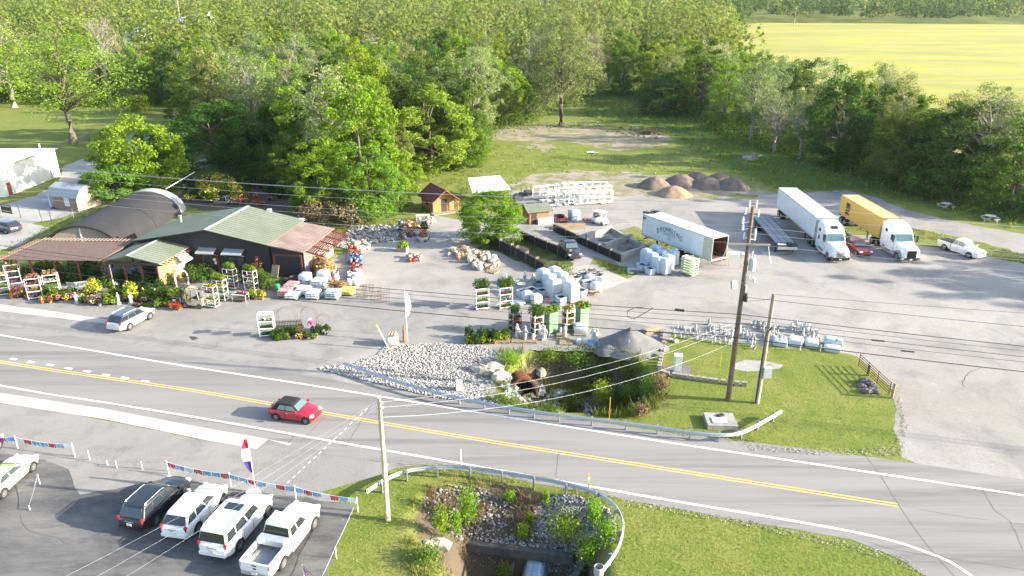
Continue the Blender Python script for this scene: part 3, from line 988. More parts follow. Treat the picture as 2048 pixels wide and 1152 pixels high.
# ---- garden shop
shop = thing('garden_shop', (-35, 79.6, 0), R(-8), 'black garden shop with green metal gable roof and grey awnings', 'shop')
XL, XR, DP, RH, ER, EL = -9.4, 7.4, 9.6, 5.5, 4.0, 3.75
m = MB()
m.add([(XL + .3, 0, 0), (XR - .2, 0, 0), (XR - .2, 0, ER - .15), (0, 0, RH - .18), (XL + .3, 0, EL - .15),
	   (XL + .3, DP, 0), (XR - .2, DP, 0), (XR - .2, DP, ER - .15), (0, DP, RH - .18), (XL + .3, DP, EL - .15)],
	  [(0, 1, 2, 3, 4), (9, 8, 7, 6, 5), (1, 6, 7, 2), (5, 0, 4, 9)])
wall = m.build('wall', M_black, shop)
for k in range(34):
	x = XL + .6 + k * .48
	hh = (ER if x > 0 else EL) + (RH - (ER if x > 0 else EL)) * (1 - abs(x) / (XR if x > 0 else -XL)) - .3
	MB().box((x, -.012, hh / 2), (.05, .02, hh)).build('batten', M_black, wall)
m = MB()
roof_plane(m, (XR, -.6, ER), (XR, DP + .3, ER), (0, DP + .3, RH), (0, -.6, RH))
roof = m.build('roof', M_groof, shop)
m = MB()
roof_plane(m, (XL, DP + .3, EL), (XL, -.6, EL), (0, -.6, RH), (0, DP + .3, RH))
m.build('roof', M_groof, shop)
MB().bar((0, -.62, RH + .03), (0, DP + .32, RH + .03), .30, .07).build('ridge_cap', mat('pale_green_cap', (.42, .50, .40), .5, .1), shop)
m = MB()
m.cyl((-7.2, 6.2, 3.9), (-7.2, 6.2, 4.9), .16, n=8)
m.cyl((-7.2, 6.2, 4.9), (-7.2, 6.2, 5.05), .24, n=8)
m.build('roof_vent', M_steel, shop)
m = MB()
m.box((2.8, DP + .25, RH - .45), (.5, .4, .35)).box((7.1, DP + .1, ER + .1), (.7, .4, .2))
m.build('roof_vent', M_trim, shop)
m = MB()
m.bar((XR + .05, -.62, ER - .06), (.0, -.62, RH - .06), .05, .16, up=(0, 1, 0)).bar((XL - .05, -.62, EL - .06), (.0, -.62, RH - .06), .05, .16, up=(0, 1, 0))
m.build('fascia', M_black, shop)
for (x0, x1, z) in ((-1.4, .85, 2.75), (1.75, 4.25, 2.75)):
	m = MB()
	k = 12
	top, bot = [], []
	for q in range(k * 4 + 1):
		x = x0 + (x1 - x0) * q / (k * 4)
		dz = .05 * sin(q * pi / 2)
		top.append((x, -.03, z + .42 + dz))
		bot.append((x, -1.05, z + dz))
	n = len(top)
	m.add(top + bot, [(q, n + q, n + q + 1, q + 1) for q in range(n - 1)])
	aw = m.build('awning', M_galv, shop)
	MB().bar((x0, -1.03, z - .03), (x1, -1.03, z - .03), .05, .05).bar((x0, -1.03, z - .03), (x0, -.03, z - .5), .04, .04).bar((x1, -1.03, z - .03), (x1, -.03, z - .5), .04, .04).build('bracket', M_steel, aw)
m = MB()
for x in (-1.05, .75):
	m.box((x, -.05, 1.15), (.16, .1, 2.3))
m.box((-.15, -.05, 2.35), (1.96, .1, .14)).box((-.15, -.05, .12), (1.8, .09, .24)).box((-.15, -.045, 1.15), (.1, .08, 2.1))
d = m.build('door', M_red, shop)
MB().box((-.6, -.035, 1.25), (.74, .03, 2.0)).box((.3, -.035, 1.25), (.74, .03, 2.0)).build('pane', M_glass, d)
MB().box((.35, -.055, 1.75), (.36, .01, .28)).box((.42, -.055, 1.35), (.25, .01, .34)).build('notice', M_trim, d)
m = MB().box((3.0, -.035, 1.45), (2.1, .05, 1.7))
w = m.build('window', M_dkint, shop)
MB().box((2.45, -.065, 1.45), (.85, .012, 1.4)).box((3.55, -.065, 1.45), (.85, .012, 1.4)).build('pane', M_glass, w)
# brown lean-to with the garage door
lean = thing('garage_lean_to', rot2(0, 0, 0) and (-35, 79.6, 0), R(-8), 'brown roofed garage end of the black shop with dark roll door', 'garage')
m = MB()
m.add([(7.45, 0, 0), (11.3, 0, 0), (11.3, 0, 3.2), (7.45, 0, 3.75), (7.45, 8.7, 0), (11.3, 8.7, 0), (11.3, 8.7, 3.2), (7.45, 8.7, 3.75)], [(0, 1, 2, 3), (7, 6, 5, 4), (1, 5, 6, 2), (4, 0, 3, 7)])
m.build('wall', [M_black], lean)
MB().box((11.33, 4.35, 1.55), (.05, 8.6, 3.1)).build('side_wall', mat('grey_siding', (.42, .40, .38), .8, var=.1), lean)
m = MB()
roof_plane(m, (11.6, -.5, 3.3), (11.6, 9.0, 3.3), (7.25, 9.0, 3.98), (7.25, -.5, 3.98), ribs=.45)
m.build('roof', mat('brown_metal_roof', (.21, .135, .115), .7, .1, var=.12, scale=.6, col2=(.30, .24, .205)), lean)
m = MB().box((9.35, -.04, 1.3), (3.0, .04, 2.6))
gd = m.build('garage_door', M_black, lean)
for k in range(9):
	MB().box((9.35, -.065, .2 + k * .29), (2.96, .02, .25)).build('door_panel', M_black, gd)
m = MB()
for x in (7.72, 10.98):
	m.box((x, -.06, 1.38), (.22, .1, 2.76))
m.box((9.35, -.06, 2.72), (3.04, .1, .2))
m.build('door_frame', M_red, lean)
# red trellis along the lean-to
tr = thing('trellis', (-35, 79.6, 0), R(-8), 'red slatted trellis along the right side of the garage end', 'trellis')
for k in range(5):
	y = .4 + k * 2.0
	m = MB().bar((11.45, y, 3.1), (13.6, y, 2.55), .07, .16).bar((13.4, y, 2.6), (11.45, y, 1.7), .06, .06)
	m.build('bracket', M_red, tr)
for k in range(8):
	x = 11.75 + k * .26
	z = 3.1 - (x - 11.45) * .256 + .11
	m = MB().bar((x, .1, z), (x, 8.8, z), .07, .07)
	m.build('slat', M_red, tr)
for k in range(24):
	y = .25 + k * .36
	MB().bar((11.6, y, 3.24), (13.65, y, 2.72), .05, .05).build('slat', M_red, tr)
# ---- annex
anx = thing('shop_annex', (-35, 79.6, 0), R(-8), 'low green roofed open annex with tan side wall and red posts', 'annex')
AX0, AX1, AXR, AY0, AY1, AZ, AE = -9.3, -2.5, -6.2, -6.1, 3.6, 3.95, 3.2
m = MB()
roof_plane(m, (AX1, AY0, AE), (AX1, AY1, AE), (AXR, AY1, AZ), (AXR, AY0, AZ), ribs=.5)
m.build('roof', M_groof, anx)
m = MB()
roof_plane(m, (AX0, AY1, AE), (AX0, AY0, AE), (AXR, AY0, AZ), (AXR, AY1, AZ), ribs=.5)
m.build('roof', M_groof, anx)
MB().bar((AXR, AY0 - .02, AZ + .04), (AXR, AY1, AZ + .04), .24, .05).build('ridge_cap', MATS['pale_green_cap'], anx)
m = MB().box((AX1 - .55, AY0 + 3.0, 1.52), (.12, 5.2, 3.04))
aw = m.build('side_wall', M_tan, anx)
for k in range(5):
	MB().box((AX1 - .48, AY0 + .6 + k * 1.2, 1.5), (.025, .05, 3.0)).build('batten', mat('tan_batten', (.30, .17, .07), .8), aw)
MB().box((AX1 - .45, AY0 + 4.3, 1.9), (.06, 1.5, 2.0)).build('white_panel', M_trim, anx)
m = MB()
m.slab([(AX1 + .75, AY0 + 3.5, 2.1), (AX1 + .75, AY0 + 5.3, 2.1), (AX1 - .4, AY0 + 5.3, 2.95), (AX1 - .4, AY0 + 3.5, 2.95)], .05)
m.build('canopy', M_canvas, anx)
for x in (AX0 + .3, AX0 + 2.3, AX0 + 4.3, AX1 - .6):
	MB().box((x, AY0 + .35, 1.5), (.18, .18, 3.0)).build('post', M_red, anx)
MB().box(((AX0 + AX1) / 2, AY0 + .3, 2.98), (AX1 - AX0 - .2, .16, .36)).build('beam', mat('dark_brown_fascia', (.06, .035, .032), .8), anx)
for k in range(17):
	y = AY0 + .2 + k * .55
	MB().bar((AX1 - .6, y, AE - .10), (AX1 + .38, y, AE - .30), .07, .13).build('rafter', M_red, anx)
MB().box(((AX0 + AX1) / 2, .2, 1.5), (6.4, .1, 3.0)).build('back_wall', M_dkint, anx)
MB().cyl((AX0 + .75, AY0 + .1, .1), (AX0 + .75, AY0 + .1, 2.8), .06, n=8).build('downpipe', M_trim, anx)
# ---- slatted pergola on the left
per = thing('pergola', (-51, 79.2, 0), R(-2.5), 'long brown slatted pergola shading plants beside the annex', 'pergola')
PW, PD, PZ = 5.7, 3.6, 3.0
for x in (-5.4, -2.7, 0, 2.7, 5.4):
	for y in (-3.2, 2.9):
		MB().box((x, y, 1.45), (.14, .14, 2.9)).build('post', M_red, per)
	MB().bar((x, -3.6, PZ - .08), (x, 4.0, PZ - .08), .08, .18).build('rafter', M_broof, per)
for k in range(34):
	y = -3.55 + k * .195
	MB().box((-.0, y, PZ + .05), (11.2, .165, .035)).build('slat', M_broof, per)
for k in range(26):
	x = -5.6 + k * .45
	MB().box((x, 3.62, PZ + .13), (.10, 1.05, .06)).build('slat', mat('pale_red_slat', (.29, .19, .155), .8), per)
for y in (3.2, 3.65, 4.1):
	MB().box((0, y, PZ + .07), (11.8, .08, .06)).build('slat', MATS['pale_red_slat'], per)
for k in range(16):
	MB().box((-5.95, -3.5 + k * .46, PZ + .13), (.8, .09, .06)).build('slat', MATS['pale_red_slat'], per)
for x in (-5.7, -6.05, -6.35):
	MB().box((x, 0, PZ + .07), (.07, 7.4, .06)).build('slat', MATS['pale_red_slat'], per)
# ---- shade tunnel
tun = thing('shade_tunnel', (-54.4, 87.0, 0), R(1), 'long arched tunnel greenhouse under dark shade cloth', 'greenhouse')
TW, TH, TL = 4.8, 3.45, 20.5
def arch(y, w, h, n=18, off=0.0):
	return [(w * cos(pi * q / n) + off, y, .02 + h * sin(pi * q / n)) for q in range(n + 1)]
rg_ = [arch(y, TW, TH) for y in np.linspace(0, TL * .9, 14)]
m = MB().loft(rg_, closed=False)
m.loft([[(p[0] * .985, p[1], p[2] * .985) for p in r] for r in rg_][::-1], closed=False)
m.build('shade_cover', M_cloth, tun, smooth=50)
m = MB().loft([arch(y, TW * .99, TH * .99) for y in (TL * .90, TL)], closed=False)
m.build('film_cover', M_poly, tun, smooth=50)
m = MB()
a = arch(.25, TW * .96, TH * .96)
m.add(a, [tuple(range(len(a)))])
m.build('end_wall', mat('end_wall_panel', (.34, .29, .24), .8, var=.1), tun)
a = arch(TL - .05, TW * .97, TH * .97)
MB().add(a, [tuple(range(len(a)))[::-1]]).build('end_wall', M_poly, tun)
for k, y in enumerate((0.0, 10.2)):
	m = MB().tube([Vector(p) for p in arch(y, TW + .03, TH + .03)], .035 if k else .14, 5)
	m.build('hoop', M_dkint if k == 0 else M_cloth, tun)
MB().bar((0, .2, 0), (0, .2, TH - .2), .12, .08).build('end_post', M_trim, tun)
MB().tube([(TW * .55, TL - 1.0, TH + .1), (TW * .7, TL + 8.5, TH + .6)], .05, 5).build('roof_pipe', M_trim, tun)
# ---- white warehouse
wh = thing('warehouse', (-94, 123.2, 0), R(1), 'white metal warehouse with low grey roof at the left edge', 'warehouse')
MB().box((0, 0, 2.45), (22, 15.8, 4.9)).build('wall', M_wh, wh)
m = MB()
roof_plane(m, (-11.3, -8.2, 5.0), (11.3, -8.2, 5.0), (11.3, 0, 5.9), (-11.3, 0, 5.9), ribs=.9)
m.build('roof', M_ltroof, wh)
m = MB()
roof_plane(m, (11.3, 8.2, 5.0), (-11.3, 8.2, 5.0), (-11.3, 0, 5.9), (11.3, 0, 5.9), ribs=.9)
m.build('roof', M_ltroof, wh)
m = MB().add([(11.02, -7.9, 4.88), (11.02, 7.9, 4.88), (11.02, 0, 5.78)], [(0, 1, 2)])
m.build('gable', M_wh, wh)
m = MB().cyl((11.12, 5.2, .1), (11.12, 5.2, 5.0), .07, n=6)
m.build('downpipe', M_steel, wh)
m = MB().bar((11.35, -8.2, 4.98), (11.35, 8.2, 4.98), .14, .16)
m.build('gutter', M_steel, wh)
for k in range(16):
	MB().box((11.015, -7.4 + k * .98, 2.4), (.03, .06, 4.7)).build('wall_rib', M_wh, wh)
m = MB().box((11.02, -6.6, 1.05), (.06, .95, 2.1))
m.build('door', mat('red_door', (.3, .08, .05), .6), wh)
MB().cyl((8.8, 7.3, 5.1), (8.8, 7.3, 6.0), .12, n=8).build('roof_vent', M_trim, wh)
# ---- barn shaped shed
sh = thing('garden_shed', (-68.0, 109.4, 0), R(-20), 'barn shaped garden shed with grey gambrel roof and tan end wall', 'shed')
hw, hd = 3.0, 2.0
g5 = [(-hd, 0), (hd, 0), (hd, 2.15), (hd * .62, 3.15), (0, 3.65), (-hd * .62, 3.15), (-hd, 2.15)]
m = MB()
m.add([(-hw + 1.0, y, z) for y, z in g5] + [(hw, y, z) for y, z in g5], [tuple(range(7))[::-1], tuple(range(7, 14))] + [(i, (i + 1) % 7, 7 + (i + 1) % 7, 7 + i) for i in (0, 1, 6)], 0)
m.m[1] = 1
m.build('wall', [M_brownw, M_tan2], sh)
ro = [(-hd - .12, 2.05), (-hd * .64, 3.2), (0, 3.74), (hd * .64, 3.2), (hd + .12, 2.05)]
for k in range(4):
	(y0, z0), (y1, z1) = ro[k], ro[k + 1]
	m = MB()
	roof_plane(m, (-hw - .1, y0, z0), (hw + .12, y0, z0), (hw + .12, y1, z1), (-hw - .1, y1, z1), th=.06, ribs=.28)
	m.build('roof', M_galv, sh)
w = MB().box((.9, -hd - .02, 1.35), (.95, .08, 1.25)).build('window', M_trim, sh)
MB().box((.9, -hd - .07, 1.66), (.72, .02, .46)).box((.9, -hd - .07, 1.08), (.72, .02, .46)).build('pane', mat('bright_glass', (.45, .52, .58), .1, spec=.8), w)
for y in (-hd + .1, hd - .1):
	MB().box((-hw + .05, y, 1.05), (.1, .1, 2.1)).build('post', M_trim, sh)
for k in range(7):
	MB().box((-hw + .05, -hd + .3 + k * .5, .55), (.04, .04, .9)).build('baluster', M_trim, sh)
MB().box((-hw + .05, 0, 1.0), (.07, 2 * hd, .07)).build('rail', M_trim, sh)
for (yy_, zz) in ((hd + .02, 1.1), (-hd - .02, 1.1)):
	MB().box((hw + .01, yy_ * .99, zz), (.05, .14, 2.2)).build('corner_trim', mat('cream_trim', (.6, .56, .45), .7), sh)
MB().box((0, 0, .05), (6.2, 4.1, .1)).build('floor', M_dkwood, sh)
# ---- cabin with the red roof
cb = thing('cabin', (-10.4, 106.3, 0), R(30), 'small wooden cabin with steep red roof and front door', 'cabin')
m = MB()
cw, cd, ch = 1.75, 4.2, 2.3
m.add([(-cw, 0, 0), (cw, 0, 0), (cw, 0, ch), (0, 0, ch + 1.25), (-cw, 0, ch), (-cw, cd, 0), (cw, cd, 0), (cw, cd, ch), (0, cd, ch + 1.25), (-cw, cd, ch)], [(0, 1, 2, 3, 4), (9, 8, 7, 6, 5), (1, 6, 7, 2), (5, 0, 4, 9)])
wl = m.build('wall', M_cabin, cb)
for k in range(9):
	MB().box((0, -.012, .2 + k * .25), (2 * cw, .02, .2)).build('plank', M_cabin, wl)
	MB().box((-cw - .012, cd / 2, .2 + k * .25), (.02, cd, .2)).build('plank', M_cabin, wl)
m = MB()
roof_plane(m, (cw + .55, -1.1, ch - .35), (cw + .55, cd + .3, ch - .35), (0, cd + .3, ch + 1.38), (0, -1.1, ch + 1.38), ribs=.4)
m.build('roof', M_redroof, cb)
m = MB()
roof_plane(m, (-cw - .55, cd + .3, ch - .35), (-cw - .55, -1.1, ch - .35), (0, -1.1, ch + 1.38), (0, cd + .3, ch + 1.38), ribs=.4)
m.build('roof', M_redroof, cb)
m = MB().bar((cw + .55, -1.13, ch - .42), (0, -1.13, ch + 1.3), .05, .16, up=(0, 1, 0)).bar((-cw - .55, -1.13, ch - .42), (0, -1.13, ch + 1.3), .05, .16, up=(0, 1, 0))
m.build('fascia', mat('cabin_trim', (.45, .2, .12), .8), cb)
d = MB().box((.15, -.05, 1.05), (.9, .06, 2.0)).build('door', M_dkwood, cb)
MB().box((.15, -.09, 1.45), (.5, .02, .7)).build('pane', M_glass, d)
w = MB().box((-cw - .04, 2.0, 1.4), (.06, .9, .8)).build('window', M_dkwood, cb)
MB().box((-cw - .08, 2.0, 1.4), (.02, .7, .6)).build('pane', M_glass, w)
for x in (-cw - .3, cw + .3):
	MB().bar((x, -.95, 0), (x, -.95, ch - .2), .12).bar((x, -.95, ch - .9), (x * .6, -.95, ch + .3), .08).build('post', M_cabin, cb)
MB().box((0, -.5, .08), (4.2, 1.5, .16)).build('porch_floor', M_post, cb)
# ---- white canopy tent
tn = thing('canopy_tent', (-3.9, 115.0, 0), R(14), 'white canopy tent roof behind the round yard tree', 'canopy')
m = MB()
m.slab([(-3.1, -2.8, 1.7), (3.1, -2.8, 1.9), (2.6, 2.6, 3.0), (-2.8, 2.6, 2.9)], .05)
m.build('canopy', M_canvas, tn)
for x in (-3, 0, 3):
	for y in (-2.2, 2.2):
		MB().cyl((x, y, 0), (x, y, 2.3), .04, n=6).build('pole', M_steel, tn)
# ---- kiosk with green hipped roof
kp = at(1062, 462)
kk = thing('yard_kiosk', (3.4, 101.4, 0), R(20), 'small brown kiosk with pale green roof half behind the yard tree', 'kiosk')
m = MB()
roof_plane(m, (-2.0, -1.9, 2.3), (2.3, -1.9, 2.3), (2.3, .2, 3.3), (-2.0, .2, 3.3), ribs=.4)
roof_plane(m, (2.3, 2.2, 2.3), (-2.0, 2.2, 2.3), (-2.0, .2, 3.3), (2.3, .2, 3.3), ribs=.4)
m.build('roof', M_groof, kk)
MB().box((.1, .1, 1.2), (3.4, 3.2, 2.35)).build('wall', mat('rust_wall', (.36, .17, .09), .85, var=.2), kk)
MB().box((1.0, -1.75, .5), (2.6, .7, 1.0)).build('counter', M_trim, kk)
MB().box((-.8, -1.53, 1.05), (.8, .06, 1.9)).build('door', M_dkwood, kk)
kk.scale = (.9, .9, .8)
# ---- houses and sheds of the town, far behind the wood
def far_house(px_, py_, dist, w, d, h, rz, wm, rm, label, storeys=1):
	u, v = (px_ - 1024) / FPX, (py_ - 576) / FPX
	dr = Vector((u, CP - v * SP, -SP - v * CP))
	x, y = dr.x / dr.y * dist, dist
	z = terrain(x, y)
	zt = CAM_H + dr.z / dr.y * dist
	r = thing('far_house', (x, y, zt - h), R(rz), label, 'house')
	MB().box((0, 0, h * .25), (w, d, h * 1.5)).build('wall', wm, r)
	m = MB()
	rh_ = min(w, d) * .32
	roof_plane(m, (-w / 2 - .4, -d / 2 - .4, h), (w / 2 + .4, -d / 2 - .4, h), (w / 2 + .4, 0, h + rh_), (-w / 2 - .4, 0, h + rh_), ribs=2)
	roof_plane(m, (w / 2 + .4, d / 2 + .4, h), (-w / 2 - .4, d / 2 + .4, h), (-w / 2 - .4, 0, h + rh_), (w / 2 + .4, 0, h + rh_), ribs=2)
	for sx in (-1, 1):
		m.add([(sx * w / 2, -d / 2, h), (sx * w / 2, d / 2, h), (sx * w / 2, 0, h + rh_)], [(0, 1, 2)], 1)
	m.build('roof', [rm, wm], r)
	for s in range(storeys):
		for k in range(max(2, int(w / 3))):
			x_ = -w / 2 + 1.4 + k * (w - 2.8) / max(1, int(w / 3) - 1)
			MB().box((x_, -d / 2 - .03, h - 1.6 - 2.8 * s), (1.1, .08, 1.3)).build('window', M_glass, r)
	return r
M_blueroof = mat('slate_blue_roof', (.22, .27, .36), .7, var=.08)
far_house(274, 66, 330, 7, 9, 6.5, 70, M_trim, M_ltroof, 'white gabled house end showing between trees beyond the left lawn', 2)
far_house(352, 45, 420, 20, 9, 6, 8, mat('pink_brick', (.42, .27, .22), .85), M_ltroof, 'pinkish brick house behind bare trunks at the top left', 2)
far_house(408, 32, 470, 9, 8, 5, -25, M_trim, M_blueroof, 'white house with dark blue roof beside the yellow pole', 1)
far_house(1075, 6, 820, 26, 14, 5, 5, M_trim, M_ltroof, 'long white town building at the top edge, leftmost of the far ones', 1)
far_house(1092, 2, 900, 16, 12, 5, -10, M_wh, M_blueroof, 'small pale town house with slate roof at the top edge', 1)
far_house(1180, 6, 800, 18, 12, 6, 12, M_trim, M_ltroof, 'bright white town building at the top edge right of the others', 1)
far_house(1215, 4, 860, 34, 14, 5, 0, M_wh, M_blueroof, 'wide low town building with blue roof at the top edge', 1)
# ================================================================== VEHICLES
def paint(name, col, metal=0.0, rough=.28):
	return mat(name, col, rough, metal, var=.02, scale=1, spec=.5, coat=.6)
P_white = paint('paint_white', (.74, .74, .73))
P_black = paint('paint_black', (.012, .012, .014))
P_red = paint('paint_red', (.42, .012, .03))
P_maroon = paint('paint_maroon', (.20, .012, .02))
P_silver = paint('paint_pearl', (.60, .60, .59), .2)
P_grey = paint('paint_dark_grey', (.10, .105, .11), .3)
P_navy = paint('paint_navy', (.03, .04, .07), .2)
P_blue = paint('paint_blue', (.02, .06, .40), .1)
P_dktruck = paint('paint_charcoal', (.035, .035, .037), .2)
M_cglass = mat('car_glass', (.020, .026, .030), .06, var=.02, spec=.9)
M_wglass = mat('windscreen_glass', (.09, .125, .135), .08, var=.02, spec=.9)
M_tyre = mat('tyre_rubber', (.022, .022, .022), .9, var=.1)
M_rim = mat('alloy_rim', (.30, .30, .31), .35, .6, var=.06)
M_arch = mat('wheel_arch', (.008, .008, .008), .95, var=.02)
M_plast = mat('black_plastic', (.025, .025, .027), .6, var=.05)
M_chrome = mat('chrome', (.70, .70, .70), .18, .9, var=.02)
M_tail = mat('tail_lamp', (.38, .015, .015), .2, var=.05, spec=.7)
M_head = mat('head_lamp', (.72, .73, .72), .12, var=.03, spec=.9)
M_plate = mat('number_plate', (.62, .63, .60), .5, var=.03)
M_bed = mat('truck_bed_liner', (.30, .32, .34), .6, .3, var=.1, scale=4)
M_soft = mat('soft_top_cloth', (.016, .016, .018), .95, var=.1, bump=.3)
M_sticker = mat('price_sticker', (.45, .62, .10), .6, var=.03)
def lerp_tab(tab, x):
	for (a, va), (b, vb) in zip(tab, tab[1:]):
		if x <= b:
			t = (x - a) / (b - a) if b > a else 0
			t = max(0, min(1, t))
			return va + (vb - va) * t
	return tab[-1][1]
WH = {}
def wheel_mesh(r, w, spokes):
	k = (r, w, spokes)
	if k not in WH:
		m = MB()
		prof = [(r * .62, -w / 2), (r * .94, -w / 2), (r, -w * .36), (r, w * .36), (r * .94, w / 2), (r * .62, w / 2), (r * .62, -w / 2)]
		rings = [[(q * cos(2 * pi * i / 20), y, q * sin(2 * pi * i / 20)) for i in range(20)] for q, y in prof]
		m.loft(rings, caps=False)
		tyre = m.mesh('tyre', M_tyre, smooth=40)
		m = MB()
		m.cyl((0, w * .30, 0), (0, w * .36, 0), r * .63, n=20, mi=1)
		for i in range(spokes):
			a = 2 * pi * i / spokes
			m.bar((cos(a) * r * .08, w * .40, sin(a) * r * .08), (cos(a) * r * .60, w * .44, sin(a) * r * .60), r * .20, .03, up=(0, 1, 0))
		rr = [[(q * cos(2 * pi * i / 20), y, q * sin(2 * pi * i / 20)) for i in range(20)] for q, y in ((r * .55, w * .40), (r * .55, w * .47), (r * .64, w * .49), (r * .64, w * .40))]
		m.loft(rr, caps=False)
		m.cyl((0, w * .36, 0), (0, w * .46, 0), r * .16, n=10)
		rim = m.mesh('rim', [M_rim, M_plast], smooth=30)
		WH[k] = (tyre, rim)
	return WH[k]
def add_wheel(root, x, y, r, w, spokes=7):
	side = 1 if y > 0 else -1
	t, rm = wheel_mesh(round(r, 3), round(w, 3), spokes)
	wt = obj('wheel', t, root, (x, y, r), 0 if side > 0 else pi)
	obj('rim', rm, wt)
	return wt
def panel(name, mat_, root, corners, push=.012, th=.012, inset=0.0):
	"""flat panel given by 4 corners, pushed out along its normal"""
	q = [Vector(c) for c in corners]
	c0 = sum(q, Vector()) / 4
	q = [c + (c0 - c) * inset for c in q]
	n = (q[1] - q[0]).cross(q[3] - q[0]).normalized()
	ce = c0 - Vector((0, 0, .7))
	if n.dot(Vector((ce.x * .3, ce.y, 0)) if abs(n.y) > .5 else Vector((ce.x, 0, .2))) < 0:
		n = -n
		q = q[::-1]
	q = [c + n * push for c in q]
	return MB().slab(q, th).build(name, mat_, root)
def car(name, p, rz, label, cat, paint_, L=4.6, W_=1.84, H=1.65, belt=1.02, hood=1.0, kind='suv', wr=.36, wb=None, ws=(.95, .30), rear=(-2.15, -1.85), gc=.24,
		roof_mat=None, rails=None, sunroof=False, clad=None, tail=True, deck=None, spokes=7, bed=None, pillars=True, group=None, glass=None, stick=False, taper=.80, wsmat=None, liftroof=None):
	"""front points along +x; ws = (x of windscreen foot, x of its top), rear = (x of rear glass foot, x of its top)"""
	root = thing(name, p, rz, label, cat, group)
	wb = wb or L * .60
	xf, xr = L / 2, -L / 2
	hb = bed[1] if bed else None
	deck = deck or belt
	# lower body
	top = [(xr, deck - .12), (xr + .10, deck), (rear[0], deck), (rear[0] + .01, belt), (ws[0] - .02, belt), (ws[0], hood + .03), (xf - .55, hood - .05), (xf - .14, hood - .17), (xf, hood - .36)]
	wid = [(xr, .80), (xr + .10, .92), (xr + .5, .985), (0, 1.0), (xf - .7, .985), (xf - .22, .90), (xf - .04, .76), (xf, .66)]
	bot = [(xr, gc + .22), (xr + .2, gc + .06), (xr + .6, gc), (xf - .6, gc), (xf - .12, gc + .02), (xf, gc + .12)]
	xs = sorted(set([xr, xr + .04, xr + .10, xr + .28, xr + .6, rear[0], rear[0] + .01, -.5, 0, .4, ws[0] - .02, ws[0] + .02, (ws[0] + xf) / 2, xf - .55, xf - .30, xf - .14, xf - .05, xf]))
	rings = []
	for x in xs:
		w = W_ / 2 * lerp_tab(wid, x)
		zt, zb = lerp_tab(top, x), lerp_tab(bot, x)
		sh_ = zt - .10 - (.05 if x > ws[0] else 0)
		half = [(.80 * w, zb), (.955 * w, zb + .07), (.985 * w, zb + (sh_ - zb) * .45), (w, zb + (sh_ - zb) * .72), (.985 * w, sh_), (.93 * w, sh_ + .07), (.55 * w, zt - .01), (0, zt + (.03 if x > ws[0] else .005))]
		ring = [(x, y, z) for y, z in half] + [(x, -y, z) for y, z in half[::-1][1:]]
		rings.append(ring)
	m = MB().loft(rings)
	if bed:
		m2 = MB()
		x0, x1 = xr + .09, bed[0]
		# open box: cut by building the lower body short and adding bed walls
		m = MB().loft([r for r, x in zip(rings, xs) if x >= bed[0] - .02])
		w = W_ / 2
		m.loft([[(x, y, z) for y, z in ((.80 * w * k, gc + .1), (.95 * w * k, gc + .2), (w * k, .75), (w * k, deck - .06), (.96 * w * k, deck), (.96 * w * k - .10, deck), (.96 * w * k - .10, deck - .52), (-.96 * w * k + .10, deck - .52), (-.96 * w * k + .10, deck), (-.96 * w * k, deck), (-w * k, deck - .06), (-w * k, .75), (-.95 * w * k, gc + .2), (-.80 * w * k, gc + .1))] for x, k in ((xr + .05, .95), (xr + .35, .985), (bed[0], .985))])
	body = m.build('body', paint_, root, smooth=38)
	if bed:
		MB().box(((xr + bed[0]) / 2 + .02, 0, deck - .50), (bed[0] - xr - .2, W_ * .96 - .34, .02)).build('bed_floor', M_bed, body)
		for k in range(11):
			MB().box(((xr + bed[0]) / 2 + .02, -W_ * .40 + k * W_ * .08, deck - .485), (bed[0] - xr - .22, .045, .02)).build('bed_rib', M_bed, body)
		tg = MB().box((xr + .06, 0, deck - .32), (.10, W_ * .84, .60)).build('tailgate', paint_, root)
		MB().box((xr + .0, 0, deck - .16), (.02, .26, .07)).build('handle', M_plast, tg)
		MB().box((xr - .005, -.0, deck - .36), (.012, .18, .09)).build('badge', M_plast, tg)
		MB().box((bed[0] - .04, 0, deck - .26), (.06, W_ * .88, .52)).build('bulkhead', paint_, root)
		if len(bed) > 2:
			MB().box((bed[0] - .30, 0, deck + .02), (.52, W_ * .90, .34), top=.94).build('tool_box', mat('tool_box_alu', (.62, .64, .66), .4, .6), root)
	# cabin
	wbt, wtp = W_ / 2 * .925, W_ / 2 * taper
	xb0, xb1, xt0, xt1 = rear[0], ws[0], rear[1], ws[1]
	zr = H
	ze = H - .085
	def rr(x0, x1, w, z, r, bulge=0.0):
		pts = []
		for cx, cy, a0 in ((x1 - r, w - r, 0), (x0 + r, w - r, 90), (x0 + r, -w + r, 180), (x1 - r, -w + r, 270)):
			for k in range(4):
				a = R(a0 + 30 * k)
				pts.append((cx + r * cos(a), cy + r * sin(a), z))
		return pts
	cm_ = roof_mat or paint_
	m = MB().loft([rr(xb0, xb1, wbt, belt - .06, .12), rr(xt0, xt1, wtp, ze, .16), rr(xt0 + .07, xt1 - .09, wtp - .07, zr - .018, .14), rr(xt0 + .35, xt1 - .35, wtp * .6, zr, .1)])
	cab = m.build('cabin', cm_, root, smooth=32)
	gl = glass or M_cglass
	b0 = belt + .015
	def side(x_, t, s):
		"""point on the cabin side: x_ 0..1 rear to front, t 0..1 belt to eave"""
		xa, xb = xb0 + (xt0 - xb0) * t, xb1 + (xt1 - xb1) * t
		return Vector((xa + (xb - xa) * x_, s * (wbt + (wtp - wbt) * t), b0 + (ze - b0) * t))
	wins = pillars if isinstance(pillars, (list, tuple)) else ((.05, .30), (.34, .62), (.66, .93))
